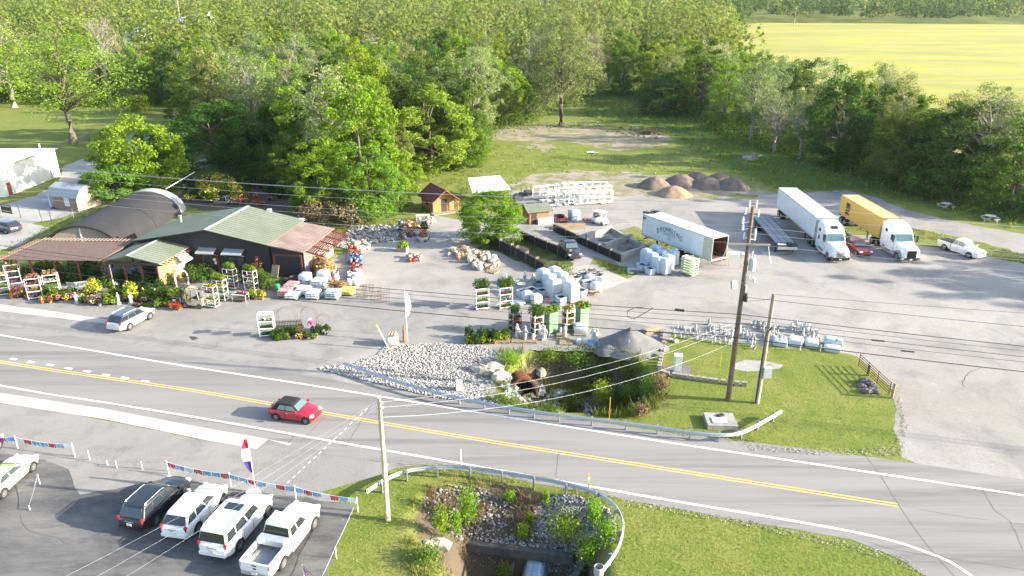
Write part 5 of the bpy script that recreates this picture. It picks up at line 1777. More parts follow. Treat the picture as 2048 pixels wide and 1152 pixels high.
M_rustp = mat('rusty_steel', (.14, .055, .03), .9, .2, var=.25, scale=4, bump=.3, bscale=20)
M_corr = mat('corrugated_pipe', (.33, .42, .50), .4, .7, var=.08)
M_rock = mat('limestone_rock', (.40, .385, .365), .95, var=.2, scale=2.0, island=.38)
M_rockd = mat('grey_rock', (.30, .31, .33), .95, var=.2, scale=2.0, island=.42)
M_rockm = mat('mid_grey_rock', (.28, .27, .265), .95, var=.2, scale=2.0, island=.42)
M_boul = mat('tan_boulder', (.50, .44, .34), .95, var=.25, scale=1.2, bump=.5, bscale=6)
M_yel = mat('safety_yellow', (.65, .48, .04), .6, var=.05)
# ---- the tall dark pole
b1 = at(1456, 800)
pole = thing('utility_pole', b1, 0, 'tall dark utility pole with transformer, crossarm and many wires on the grass island', 'utility pole')
m = MB().tube([(0, 0, -.2), (.02, 0, 5), (.05, .02, 10), (.06, .02, 15.9)], [.21, .19, .165, .125], 10)
m.build('shaft', M_pole, pole, smooth=60)
MB().bar((-1.55, -.05, 13.1), (1.6, -.22, 13.1), .11, .11).build('crossarm', M_post, pole)
for x in (-1.5, 1.5):
	m = MB().tube([(x, -.1, 13.05), (x * 1.08, -.1, 12.4), (x * 1.25, -.1, 11.6)], .03, 5)
	m.build('jumper', M_wirel, pole)
for (x, y, z, s_) in ((-.45, 0, 15.6, 1), (.5, 0, 15.4, 1), (-.22, 0, 16.1, 1), (.28, 0, 16.1, 1), (-.5, 0, 14.4, 1.2), (-.55, 0, 14.9, 1.2), (.45, 0, 14.0, 1.2), (-.3, .1, 13.7, 1), (.5, .1, 13.6, 1)):
	m = MB().lathe([(.03, -.28), (.09 * s_, -.2), (.04, -.14), (.10 * s_, -.06), (.04, 0), (.10 * s_, .08), (.04, .14), (.07, .24), (.02, .28)], 8, (x, y, z))
	m.bar((0, 0, z - .1), (x, y, z - .2), .05)
	m.build('insulator', M_insul, pole)
m = MB().lathe([(.05, -.5), (.24, -.46), (.25, .36), (.2, .46), (.05, .5)], 12, (.52, -.05, 11.5))
m.lathe([(.03, 0), (.07, .05), (.04, .12), (.07, .2), (.02, .3)], 6, (.42, -.05, 12.0)).lathe([(.03, 0), (.07, .05), (.04, .12), (.07, .2), (.02, .3)], 6, (.62, -.05, 12.0))
m.bar((0, 0, 11.5), (.4, -.05, 11.5), .1)
m.build('transformer', mat('transformer_grey', (.55, .57, .58), .5, .2, var=.1), pole)
for (x, y, z) in ((-.28, -.1, 11.5), (.32, -.2, 12.4), (-.3, .1, 12.2), (.34, -.1, 10.5)):
	MB().cyl((x, y, z - .25), (x * 1.25, y, z + .2), .06, n=6).bar((0, 0, z - .1), (x, y, z), .05).build('fuse_cutout', M_insul, pole)
m = MB().bar((0, -.1, 10.1), (-.55, -.18, 10.05), .06).box((-.72, -.25, 10.0), (.42, .2, .58), rz=.3, rx=-.35)
m.build('flood_lamp', mat('lamp_grey', (.33, .31, .30), .5, .3), pole)
m = MB().bar((0, -.1, 10.2), (.75, -.15, 10.3), .05).cyl((.75, -.15, 10.15), (.75, -.15, 10.5), .14, n=8)
m.build('lamp_arm', M_insul, pole)
MB().lathe([(.05, -.34), (.15, -.3), (.17, .1), (.1, .4)], 8, (.32, -.15, 8.9)).build('splice_case', M_plast, pole)
MB().box((.27, -.1, 9.5), (.12, .16, .7)).build('junction_box', M_insul, pole)
# ---- the shorter grey pole beside it
b2 = at(1514, 806)
p2 = thing('utility_pole', b2, 0, 'shorter weathered pole with grey meter box beside the tall dark pole', 'utility pole')
MB().tube([(0, 0, -.2), (.05, 0, 4), (.1, .05, 9.35)], [.18, .165, .13], 10).build('shaft', M_pole2, p2, smooth=60)
MB().tube([(-.17, -.1, 0), (-.15, -.1, 4), (-.06, -.12, 6.2), (.3, -.1, 6.6)], .05, 6).build('conduit', M_plast, p2)
MB().box((.38, -.22, 2.85), (.62, .35, .85)).build('meter_box', mat('meter_box_grey', (.52, .55, .56), .5, .3), p2)
MB().cyl((-.2, -.05, 0), (-.2, -.05, 2.6), .05, n=6).build('conduit', M_conc2, p2)
# ---- the tan pole in front of the road
b3 = at(776, 1040)
p3_ = thing('utility_pole', b3, 0, 'pale tan wooden pole on the grass beside the car lot', 'utility pole')
MB().tube([(0, 0, -.2), (.02, .03, 4), (0, .05, 8.55)], [.165, .15, .11], 10).build('shaft', M_pole3, p3_, smooth=60)
for z in (8.3, 7.95, 4.1):
	MB().bar((-.14, 0, z), (.16, -.05, z), .05).lathe([(.02, -.08), (.06, 0), (.02, .08)], 6, (.2, -.05, z)).build('wire_bracket', M_insul, p3_)
def wire(a, b, sag, r, material, label, group, n=14, name='power_line'):
	a, b = Vector(a), Vector(b)
	pts = []
	for k in range(n + 1):
		t = k / n
		p = a.lerp(b, t)
		p.z -= sag * 4 * t * (1 - t)
		pts.append(p)
	o = MB().tube(pts, r, 4).build(name, material)
	return tag(o, label, 'wire', group)
ang = R(-14.3)
LFT = b1 + Vector((-cos(ang) * 80, -sin(ang) * 80, 0))
RGT = b1 + Vector((cos(ang) * 62, sin(ang) * 62, 0))
gr = 'wires along the road'
for (x, z, lab) in ((-.22, 16.2, 'topmost bare wire on the left insulator of the tall pole'), (.28, 16.2, 'topmost bare wire on the right insulator of the tall pole'), (-.45, 15.5, 'bare wire below the pole top, left insulator'), (-.5, 14.5, 'bare wire at the middle insulators of the tall pole'), (.45, 13.9, 'bare wire just above the crossarm of the tall pole'), (-.5, 13.2, 'lowest bare wire, at the crossarm of the tall pole')):
	wire(b1 + Vector((x, 0, z)), LFT + Vector((x * 2, 0, z)), 1.0, .010, M_wirel, lab + ', running left', gr)
	if z != 16.2 or x > 0:
		wire(b1 + Vector((x, 0, z)), RGT + Vector((x * 2, 0, z)), .7, .010, M_wirel, lab + ', running right', gr)
for (z, r, lab) in ((7.55, .026, 'thick black cable with a hanging loop'), (7.2, .014, 'thin black cable under the looped cable'), (6.75, .020, 'black cable in the middle of the lower bundle'), (6.35, .014, 'thin black cable near the bottom of the bundle'), (5.6, .034, 'lowest and thickest black cable over the yard')):
	wire(b1 + Vector((.1, -.2, z)), LFT + Vector((0, 0, z + .2)), .9, r, M_wire, lab + ', running left', gr, name='cable')
	wire(b1 + Vector((.1, -.2, z)), RGT + Vector((0, 0, z + .1)), .5, r, M_wire, lab + ', running right', gr, name='cable')
wire(b1 + Vector((.2, 0, 8.9)), RGT + Vector((0, 0, 9.2)), .5, .016, M_wire, 'black wire from the short pole top running right over the yard', gr)
wire(b2 + Vector((.1, 0, 9.3)), RGT + Vector((1, 4, 9.8)), .4, .012, M_wire, 'thin wire from the weathered pole running right over the yard', gr)
wire(b1 + Vector((0, 0, 8.6)), b2 + Vector((.1, 0, 9.0)), .1, .014, M_wire, 'short black wire between the two poles on the island', gr)
# loop and splice box on the looped cable
p = b1 + Vector((-cos(ang) * 4.4, -sin(ang) * 4.4, 7.35))
m = MB().cyl(p + Vector((-.35, .1, 0)), p + Vector((.35, -.1, 0)), .11, n=8)
tag(m.build('splice_box', M_wire), 'black splice box hanging on the cable left of the tall pole', 'splice box')
p = b1 + Vector((-cos(ang) * 7.4, -sin(ang) * 7.4, 7.22))
m = MB().tube([p + Vector((1.0 - .0, 0, .02)), p + Vector((.2, 0, -.55)), p + Vector((-.5, 0, -.95)), p + Vector((-1.0, 0, -.75)), p + Vector((-1.0, 0, -.25)), p + Vector((-.4, 0, .05)), p + Vector((.2, 0, .06))], .03, 5)
tag(m.build('cable_loop', M_wire), 'black cable loop hanging left of the tall pole', 'cable loop')
for t, z in ((9.5, 6.72), (11.6, 6.1)):
	p = b1 + Vector((cos(ang) * t, sin(ang) * t, z - .28))
	tag(MB().cyl(p, p + Vector((cos(ang) * .9, sin(ang) * .9, 0)), .06, n=6).build('splice_tube', M_wire), 'black splice tube on the %s cable right of the poles' % ('middle' if t < 10 else 'lower'), 'splice')
# drops from the island to the tan pole and on over the car lot
for k, (z1, z3, lab) in enumerate(((6.9, 8.3, 'upper'), (6.5, 7.95, 'middle'), (5.2, 7.3, 'lower'))):
	wire(b1 + Vector((-.1, -.1, z1)), b3 + Vector((.15, 0, z3)), 1.0 + .2 * k, .006, M_wirel, '%s pale service wire from the tall pole across the creek to the tan pole' % lab, 'service wires over the creek', name='service_wire')
E3 = Vector((-19, 12, 13))
for k, lab in enumerate(('upper', 'middle', 'lower')):
	wire(b3 + Vector((-.05, 0, 8.4 - k * .18)), E3 + Vector((k * .9, 0, -k * .35)), .55, .0028, M_wirel, '%s pale wire from the tan pole over the car lot' % lab, 'service wires over the car lot', name='service_wire')
wire(b1 + Vector((-.1, 0, 11.2)), b1 + Vector((-8.5, 6.0, 9.0)), .05, .007, M_wirel, 'short steel stay wire at the transformer', None, name='stay_wire')
# ---- guard rails
def guardrail(pts, label, z=.66, post_step=1.9):
	P = smooth_path([at(*p, z) for p in pts], 6)
	root = thing('guardrail', (P[0].x, P[0].y, 0), 0, label, 'guardrail')
	o0 = P[0]
	prof = [(0.0, -.155), (.055, -.12), (.085, -.075), (.03, -.02), (.03, .02), (.085, .075), (.055, .12), (0, .155), (-.012, .155), (.04, .118), (.070, .075), (.016, .02), (.016, -.02), (.070, -.075), (.04, -.118), (-.012, -.155)]
	rings = []
	for k, p in enumerate(P):
		d = (P[min(k + 1, len(P) - 1)] - P[max(k - 1, 0)]).normalized()
		n = Vector((d.y, -d.x)) * SIDE
		rings.append([(p.x - o0.x + n.x * u, p.y - o0.y + n.y * u, z + v) for u, v in prof])
	MB().loft(rings).build('rail', M_steel, root, smooth=50)
	acc = post_step * .4
	for k in range(len(P) - 1):
		acc += (P[k + 1] - P[k]).length
		if acc > post_step:
			acc = 0
			d = (P[k + 1] - P[k]).normalized()
			n = Vector((d.y, -d.x)) * SIDE
			q = P[k] - n * .17
			a = atan2(d.y, d.x)
			zb = gz(q.x, q.y)
			m = MB().box((q.x - o0.x, q.y - o0.y, (zb - .15 + .80) / 2), (.11, .15, .95 - zb), rz=a).box((q.x - o0.x + n.x * .08, q.y - o0.y + n.y * .08, z), (.12, .12, .34), rz=a)
			m.build('post', M_steel, root)
	return root, P
SIDE = 1
g1, gp1 = guardrail([(688, 727), (740, 745), (800, 765), (900, 792), (1000, 812), (1100, 828), (1200, 841), (1300, 853), (1380, 865), (1440, 870), (1480, 866), (1520, 847), (1562, 823)], 'long steel guardrail between the road and the rusty culvert creek')
SIDE = -1
g2, gp2 = guardrail([(735, 983), (760, 966), (793, 949), (835, 938), (895, 934), (950, 937), (1005, 945), (1060, 954), (1115, 964), (1170, 978), (1205, 993), (1230, 1013), (1243, 1037), (1245, 1062), (1237, 1092), (1222, 1118), (1200, 1146)], 'steel guardrail curving round the near culvert, ending by the lawn')
e = at(1203, 1140, .6)
m = MB().lathe([(.26, -.30), (.28, -.1), (.28, .25), (.25, .27), (.25, -.2)], 12, (0, 0, 0))
o = m.build('rail_end', mat('rail_end_pale', (.62, .64, .64), .4, .5), g2)
o.location = (e.x - .15 - gp2[0].x, e.y - .05 - gp2[0].y, .62)
# small markers beside the rails
for (px_, py_, h, mm, lab) in ((923, 942, 1.75, M_trim, 'thin white reflector post on the near guardrail'), (1018, 806, 1.6, M_trim, 'thin white marker post at the rusty culvert'), (1218, 845, 2.2, M_yel, 'yellow and orange marker post behind the long guardrail'), (1440, 733, 1.4, M_yel, 'slim yellow marker post on the grass island'), (1257, 706, 1.3, M_trim, 'white stake beside the grey gravel heap')):
	p = at(px_, py_)
	z0 = gz(p.x, p.y)
	r = thing('marker_post', (p.x, p.y, z0), 0, lab, 'marker post')
	MB().box((0, 0, (h - z0) / 2), (.05, .03, h - z0)).build('stake', mm, r)
	if mm is M_trim and px_ < 1000:
		MB().box((0, -.02, h - .45), (.10, .02, .8)).build('reflector', M_trim, r)
	elif px_ == 1218:
		MB().box((0, 0, .9), (.09, .09, .5)).build('orange_sleeve', mat('marker_orange', (.6, .2, .03), .6), r)
p = at(1176, 1000, .0)
r = thing('object_marker', (p.x, p.y, gz(p.x, p.y)), 0, 'thin post with striped yellow hazard strips at the near guardrail', 'marker post')
z0 = gz(p.x, p.y)
MB().cyl((0, 0, 0), (0, 0, 2.0 - z0), .03, n=6).build('post', M_steel, r)
for k in range(3):
	MB().box((0, -.03, 1.95 - k * .28 - z0), (.14, .02, .22)).build('hazard_strip', M_yel if k % 2 == 0 else M_trim, r)
# ---- rusty arch culvert in the far creek
c0 = at(1046, 790, -1.55)
d = Vector((.26, -.966, 0)).normalized()
cv = thing('culvert_pipe', (c0.x, c0.y, -2.15), atan2(d.y, d.x), 'large rusty arched culvert mouth in the rocky creek', 'culvert')
n = 16
def arc(x, r, hh):
	return [(x, r * cos(pi * k / n), .2 + hh * sin(pi * k / n)) for k in range(n + 1)]
rings = []
for k in range(25):
	x = -1.5 + 1.5 * k / 24
	rr_ = 1.32 + .035 * (1 if k % 2 else -1)
	rings.append(arc(x, rr_, rr_ * 1.5))
m = MB().loft(rings, closed=False)
m.loft([[(q[0], q[1] * .93, q[2] * .95) for q in r] for r in rings][::-1], closed=False)
m.build('barrel', M_rustp, cv, smooth=30)
a, b = arc(0.02, 1.38, 2.06), arc(0.02, 1.22, 1.84)
m = MB().loft([a, b], closed=False)
m.build('rim', M_rustp, cv)
MB().box((-1.2, 0, .95), (.1, 2.4, 1.9)).build('dark_plate', M_dkint, cv)  # added black plate stands in for the darkness inside the barrel
# ---- concrete box culvert with the corrugated pipe
hw_ = thing('box_culvert', (.4, 35.8, -4.3), R(-10), 'weathered, shade-darkened concrete box culvert under the near guardrail slope', 'culvert')
MB().box((-.2, -.05, 2.12), (7.2, .5, .62)).build('lintel', M_shadeconc, hw_)
MB().box((-.2, .65, 2.2), (7.2, .9, .3)).build('slab', M_shadeconc, hw_)
for x in (-3.4, -.95, 1.35, 3.2):
	MB().box((x, .3, .9), (.36, .7, 1.82)).build('pier', M_shadeconc, hw_)
MB().box((0, .95, .9), (7.0, .1, 2.2)).build('back_wall', M_dkint, hw_)  # near-black sheet stands in for the shade inside the openings
MB().box((3.9, -1.2, 1.3), (.35, 3.0, 2.4), rz=-.35).build('wing_wall', M_shadeconc, hw_)
cp = thing('corrugated_pipe', (1.5, 35.6, -4.2), R(-8), 'shiny corrugated steel pipe lying in the near culvert opening', 'pipe')
rings = []
for k in range(61):
	y = -2.8 + 3.6 * k / 60
	rr_ = .76 + .045 * sin(k * pi / 2)
	rings.append([(rr_ * cos(2 * pi * q / 24), y, .72 + rr_ * sin(2 * pi * q / 24)) for q in range(24)])
MB().loft(rings, caps=False).build('barrel', M_corr, cp)
# ---- rocks
def rock_field(name, polys, n, smin, smax, material, lift=.04, seed=3, zfix=None):
	rg = random.Random(seed)
	P = [Vector((p.x, p.y)) for p in polys]
	x0, x1 = min(p.x for p in P), max(p.x for p in P)
	y0, y1 = min(p.y for p in P), max(p.y for p in P)
	xs = np.array([rg.uniform(x0, x1) for _ in range(n * 4)])
	ys = np.array([rg.uniform(y0, y1) for _ in range(n * 4)])
	ok = poly_dist(xs, ys, polys) > -.05
	xs, ys = xs[ok][:n], ys[ok][:n]
	zs = ground_z(xs, ys) if zfix is None else np.full(len(xs), zfix)
	base = [(1, 0, 0), (-1, 0, 0), (0, 1, 0), (0, -1, 0), (0, 0, 1), (0, 0, -.6), (.6, .6, .55), (-.6, .6, .5), (.6, -.6, .5), (-.6, -.6, .55)]
	fs = [(4, 6, 8), (0, 8, 6), (4, 7, 6), (2, 6, 7), (4, 9, 7), (1, 7, 9), (4, 8, 9), (3, 9, 8), (0, 6, 2), (1, 2, 7), (1, 9, 3), (0, 3, 8), (0, 2, 5), (2, 1, 5), (1, 3, 5), (3, 0, 5)]
	mb = MB()
	for x, y, z in zip(xs, ys, zs):
		s = rg.uniform(smin, smax) * (1.5 if rg.random() < .12 else 1)
		M = Matrix.Rotation(rg.uniform(0, 6.3), 3, 'Z') @ Matrix.Rotation(rg.uniform(-.7, .7), 3, 'X')
		vs = [Vector((x, y, z + lift + s * .25)) + M @ Vector((v[0] * s * rg.uniform(.75, 1.2), v[1] * s * rg.uniform(.6, 1.1), v[2] * s * rg.uniform(.6, .95))) for v in base]
		mb.add(vs, fs)
	return tag(mb.build(name, material), kind='stuff')
rock_field('riprap', PX([(640, 737), (700, 728), (755, 712), (770, 694), (860, 688), (950, 692), (1000, 702), (1012, 730), (985, 768), (960, 800), (900, 800), (840, 788), (760, 768), (690, 752)]), 12000, .04, .09, M_rock, seed=3)
rock_field('riprap', PX([(640, 740), (720, 758), (850, 790), (950, 806), (1010, 816), (1000, 800), (880, 778), (760, 748), (690, 730)]), 1500, .05, .10, M_rock, seed=5)
rock_field('riprap', PX([(1068, 1000), (1100, 985), (1160, 995), (1215, 1020), (1232, 1050), (1225, 1085), (1180, 1078), (1090, 1062), (1060, 1040)]), 3200, .045, .10, M_rockm, seed=7)
rock_field('riprap', PX([(850, 985), (900, 970), (960, 972), (1020, 990), (1030, 1040), (960, 1050), (880, 1030), (850, 1010)]), 650, .05, .11, M_rockm, seed=8)
rock_field('riprap', [Vector(rot2(x, y, R(-10)) + (0,)) + Vector((.4, 35.8, 0)) for x, y in ((-3.6, .1), (3.2, .1), (3.2, 1.1), (-3.6, 1.1))], 500, .045, .10, M_rockm, seed=12, zfix=-1.88)
rock_field('creek_rubble', PX([(1000, 760), (1060, 720), (1120, 720), (1200, 760), (1180, 810), (1080, 806), (1010, 795)]), 420, .08, .26, M_rockd, seed=9)
rock_field('clearing_rubble', PX([(972, 268), (1010, 255), (1090, 244), (1195, 246), (1210, 258), (1100, 256), (1010, 268), (980, 276)]), 260, .08, .24, M_rockm, seed=10)
rock_field('clearing_rubble', PX([(1200, 262), (1260, 252), (1330, 256), (1365, 268), (1330, 280), (1240, 270)]), 160, .1, .32, mat('brown_rubble', (.22, .17, .13), .95, island=.4), seed=11)
n_b = 0
for (px_, py_, z, sx, sy, sz, rzz, lab) in ((918, 772, .45, .55, .45, .95, .3, 'tall white concrete block standing in the white riprap by the guardrail'), (792, 738, .25, .28, .25, .6, .1, 'small white upright stone in the riprap near the yellow tipped pole'),
									  (962, 748, -.2, 1.3, .6, .5, -.5, 'long pale limestone boulder above the creek'), (985, 760, -.9, .9, .8, .6, .4, 'tan boulder at the rim left of the rusty culvert'), (1000, 782, -1.2, .8, .7, .6, .9, 'broken tan boulder at the left foot of the rusty culvert'),
									  (1082, 728, -.9, .5, .8, .45, .3, 'ragged tan rock face above the rusty culvert'), (1083, 755, -1.4, .5, .7, .6, .0, 'grey boulder right of the rusty culvert mouth'), (1120, 775, -2.2, 1.0, .6, .4, .5, 'flat grey rock slab on the creek bank'), (880, 1092, -.8, .8, .5, .3, -.3, 'pale flat rock at the foot of the near grass slope'), (857, 1096, -.6, .35, .3, .25, 0, 'small white rock in the near weeds')):
	p = at(px_, py_, z)
	if px_ in (918, 792):
		p.z = 0.0
		o = MB().box((0, 0, sz / 2), (sx, sy, sz), rz=rzz, top=.92).build('stone_block', M_conc2)
	else:
		o = MB().blob((0, 0, 0), (sx, sy, sz), 9, jit=.3, rg=random.Random(int(px_))).build('boulder', M_boul if 'grey' not in lab else M_rockd)
		p.z = gz(p.x, p.y) + sz * .35
		o.rotation_euler = (0, 0, rzz)
	o.location = p
	tag(o, lab, 'rock' if 'block' not in lab else 'block')
# ---- gravel heaps
def heap(px_, py_, wpx, hgt, material, label, seed, name='gravel_pile', sy=1.0, group=None, cone=False):
	p = at(px_, py_)
	w = wpx * (p - Vector((0, 0, CAM_H))).length / FPX / 2
	n, k = 28, 10
	rings = []
	for i in range(k + 1):
		t = i / k
		rr_ = w * (1 - t) + .02
		zz = hgt * (t if cone else sin(t * pi / 2) ** .9)
		ring = []
		for q in range(n):
			a = 2 * pi * q / n
			j = 1 + .16 * wob(cos(a) * 1.5, sin(a) * 1.5, 1, seed) + .05 * wob(cos(a) * 6, sin(a) * 6 + t * 4, 1, seed)
			ring.append((rr_ * cos(a) * j, rr_ * sin(a) * j * sy, zz + .08 * wob(cos(a) * 3 + t * 5, sin(a) * 3, 1, seed)))
		rings.append(ring)
	o = MB().loft(rings).build(name, material, None, smooth=70, loc=(p.x, p.y, -.02))
	return tag(o, label, 'gravel pile', group)
M_gp = mat('brown_gravel', (.21, .16, .13), .95, var=.2, scale=1.2, bump=.7, bscale=12)
M_gp2 = mat('tan_gravel', (.36, .255, .16), .95, var=.2, scale=1.2, bump=.7, bscale=12)
M_gp3 = mat('grey_gravel', (.155, .155, .16), .95, var=.15, scale=1.2, bump=.7, bscale=14)
gq = 'gravel piles at the back of the yard'
for (px_, py_, w, h, mm, lab) in ((1310, 373, 70, 1.7, M_gp, 'brown gravel pile, leftmost at the back of the yard'), (1362, 369, 70, 1.8, M_gp, 'brown gravel pile behind the tan one'), (1393, 363, 56, 1.8, M_gp, 'rear brown gravel pile in the middle of the heaps'), (1414, 373, 66, 1.7, M_gp, 'brown gravel pile third from the right'), (1437, 365, 58, 1.7, M_gp, 'brown gravel pile second from the right'), (1466, 375, 64, 1.8, M_gp, 'rightmost brown gravel pile by the tall grass'), (1348, 389, 70, 1.4, M_gp2, 'tan gravel pile lying nearest of the back heaps')):
	heap(px_, py_, w, h, mm, lab, px_ * .37, group=gq)
heap(1258, 694, 150, 2.0, M_gp3, 'large grey gravel heap beside the grass island', 4.4, sy=.75, cone=True)
heap(1216, 704, 60, .7, M_gp3, 'low grey gravel heap at the foot of the large one', 7.7, sy=.7)
heap(1268, 545, 40, .3, M_gp, 'thin spill of dark gravel beside the concrete bins', 2.2, sy=.4)
# ---- grass island: block wall, cabinet, slab, gate, stones
wallp = [at(*p) for p in ((1330, 664), (1327, 690), (1322, 720), (1318, 742), (1330, 750), (1370, 757), (1420, 764), (1460, 769), (1490, 772))]
bw = thing('block_wall', (wallp[0].x, wallp[0].y, 0), 0, 'low curved wall of stone blocks edging the grass island', 'low wall')
P = smooth_path(wallp, 8)
acc = 0
for row in range(2):
	acc = .0 if row == 0 else .22
	for k in range(len(P) - 1):
		seg = (P[k + 1] - P[k]).length
		acc += seg
		if acc >= .42:
			acc = 0
			d = (P[k + 1] - P[k]).normalized()
			MB().box((P[k].x - P[0].x, P[k].y - P[0].y, .10 + row * .19), (.40, .30 + .03 * rng.random(), .18), rz=atan2(d.y, d.x) + rng.uniform(-.04, .04)).build('block', M_block, bw)
p = at(1354, 745)
cb_ = thing('utility_cabinet', (p.x, p.y, .06), R(-4), 'tall pale utility cabinet on a dark pad behind the block wall', 'cabinet')
MB().box((0, 0, .8), (.62, .55, 1.6)).build('body', mat('cabinet_pale', (.58, .62, .60), .5, .1), cb_)
MB().box((0, 0, 1.62), (.68, .62, .06)).build('lid', M_trim, cb_)
MB().box((.18, -.285, .8), (.02, .015, .2)).build('handle', M_plast, cb_)
MB().box((0, -.28, .8), (.54, .01, 1.4)).build('door', MATS['cabinet_pale'], cb_)
tag(sheet('gravel_pad', PX([(1324, 732), (1378, 730), (1384, 752), (1335, 749)]), .03, mat('dark_gravel_pad', (.17, .15, .15), .95, var=.2, scale=4), jit=.05), kind='structure')
p = at(1441, 848)
sl = thing('concrete_vault', (p.x, p.y + .1, 0), R(-3), 'low concrete vault with hatch on the grass behind the guardrail end', 'vault')
MB().box((0, 0, .16), (2.25, 1.9, .42), top=.98).build('slab', M_conc, sl)
MB().box((-.15, -.25, .40), (1.1, .8, .06)).build('hatch', M_conc2, sl)
MB().box((.1, .5, .42), (.5, .3, .08), rz=.5).build('dark_lid', M_plast, sl)
g0, g1_ = at(1716, 735), at(1777, 793)
ga = thing('field_gate', (g0.x, g0.y, 0), atan2(g1_.y - g0.y, g1_.x - g0.x), 'open rusty tubular metal gate at the edge of the grass island', 'gate')
Lg = (g1_ - g0).length
for k in range(6):
	z = .25 + k * .2
	MB().cyl((0, 0, z), (Lg, 0, z), .028, n=6).build('rail', M_rustp, ga)
for x in (0, .3 * Lg, .62 * Lg, Lg):
	MB().cyl((x, 0, .15), (x, 0, 1.32), .03, n=6).build('upright', M_rustp, ga)
for x in (Lg + .25, Lg * .3):
	MB().cyl((x, .15, 0), (x, .15, 1.35 if x > Lg else 1.0), .11, n=8).build('post', M_post, ga)
for k, (px_, py_, s_) in enumerate(((1728, 766, .42), (1738, 771, .40), (1733, 785, .38), (1746, 783, .40), (1722, 774, .30), (1754, 787, .25))):
	p = at(px_, py_)
	o = MB().blob((0, 0, s_ * .4), (s_ * 1.2, s_ * .9, s_ * .75), 8, jit=.3, rg=random.Random(k)).build('boulder', mat('purple_grey_boulder', (.17, .14, .15), .95, var=.25, scale=2, bump=.4))
	o.location = p
	tag(o, 'dark boulder in the pile at the foot of the rusty gate', 'rock', 'boulders beside the gate')
p = at(1342, 682)
for k, q in enumerate(((1340, 681), (1350, 684))):
	p = at(*q)
	o = MB().blob((0, 0, .12), (.35, .25, .2), 7, jit=.3, rg=random.Random(k + 9)).build('boulder', M_boul)
	o.location = p
	tag(o, 'small pale stone at the far %s corner of the block wall' % ('left' if k == 0 else 'inner'), 'rock')
# ---- dealer's edge: posts, pennants, cables, flag
M_pr, M_pb, M_pw = mat('pennant_red', (.45, .03, .06), .7, var=.04), mat('pennant_blue', (.12, .36, .58), .7, var=.04), mat('pennant_white', (.75, .75, .75), .7, var=.03)
def pennants(pts, h, label, seed):
	"""posts at pts with a string of tasselled pennants between them"""
	rg = random.Random(seed)
	P = [at(*p) for p in pts]
	root = thing('pennant_string', P[0], 0, label, 'pennant string')
	for p in P:
		q = p - P[0]
		MB().cyl((q.x, q.y, 0), (q.x, q.y, h + .12), .035, n=6).build('post', M_trim, root)
	k = 0
	for a, b in zip(P, P[1:]):
		L_ = (b - a).length
		pts_ = []
		n = max(4, int(L_ / .62))
		for i in range(n + 1):
			t = i / n
			v = a.lerp(b, t) - P[0]
			pts_.append(Vector((v.x, v.y, h - .55 * t * (1 - t))))
		MB().tube(pts_, .01, 3).build('string', M_pw, root)
		for u, v in zip(pts_, pts_[1:]):
			mm = (M_pr, M_pb, M_pw)[k % 3] if k % 3 < 2 or rg.random() < .8 else M_pb
			k += 1
			m = MB()
			nn = 5
			for f in range(nn):
				s0, s1 = u.lerp(v, .04 + .92 * f / nn), u.lerp(v, .04 + .92 * (f + .86) / nn)
				dz = .34 + rg.uniform(-.05, .05)
				o_ = Vector((0, rg.uniform(-.05, .05), -dz))
				m.add([s0, s1, s1 + o_, s0 + o_], [(0, 1, 2, 3)])
			m.build('pennant', mm, root)
	return root
pennants([(-60, 893), (36, 897), (150, 912)], .95, 'red white and blue pennant string at the left end of the car lot', 1)
pennants([(338, 948), (462, 972), (592, 998), (716, 1022)], .95, 'red white and blue pennant string along the front of the parked vehicles', 2)
def cable_fence(pts, hs, label, r=.018):
	P = [at(*p) for p in pts]
	root = thing('cable_barrier', P[0], 0, label, 'barrier')
	for p, h in zip(P, hs):
		q = p - P[0]
		MB().cyl((q.x, q.y, 0), (q.x, q.y, h + .05), .03, n=6).build('post', M_trim, root)
	for (a, ha), (b, hb) in zip(zip(P, hs), zip(P[1:], hs[1:])):
		a, b = a - P[0], b - P[0]
		MB().tube([Vector((a.x, a.y, ha)).lerp(Vector((b.x, b.y, hb)), t / 6) - Vector((0, 0, .25 * (t / 6) * (1 - t / 6))) for t in range(7)], r, 4).build('cable', M_steel, root)
cable_fence([(150, 914), (180, 920), (215, 930), (234, 936), (285, 938), (336, 942)], [.85, .75, .3, .55, .55, .8], 'thin grey cable barrier across the car lot entrance')
cable_fence([(716, 1024), (673, 1117), (640, 1190)], [.9, .8, .8], 'pale cable on posts along the right side of the car lot')
cable_fence([(80, 968), (60, 1020)], [.7, .3], 'short post and cable beside the white low car')
p = at(512, 985)
fl_ = thing('feather_flag', (p.x, p.y, .01), R(15), 'red white and blue feather flag above the pennants in front of the parked SUVs', 'flag')
MB().cyl((0, 0, 0), (0, 0, 4.1), .022, n=6).build('pole', M_trim, fl_)
seg = ((1.55, 2.45, mat('flag_blue', (.06, .04, .24), .7, var=.04)), (2.45, 3.35, M_pw), (3.35, 4.1, mat('flag_red', (.50, .02, .07), .7, var=.04)))
for z0, z1, mm in seg:
	m = MB()
	rr_ = []
	for k in range(7):
		z = z0 + (z1 - z0) * k / 6
		w = .12 + .38 * sin(min(1, max(0, (z - 1.5) / 2.7)) * pi) ** .8
		y = .10 * sin(z * 4)
		rr_.append([(-.02, y * .2, z), (-w * .5, y + .05 * sin(z * 9), z), (-w, y * .6, z)])
	m.loft(rr_, closed=False)
	m.build('flag_panel', mm, fl_)
MB().box((0, 0, .06), (.5, .5, .1), rz=.4).box((0, 0, .16), (.16, .16, .2)).build('flag_base', M_trim, fl_)
MB().box((-.35, -.25, .25), (.5, .08, .5), rz=.6, rx=.3).build('side_board', M_trim, fl_)
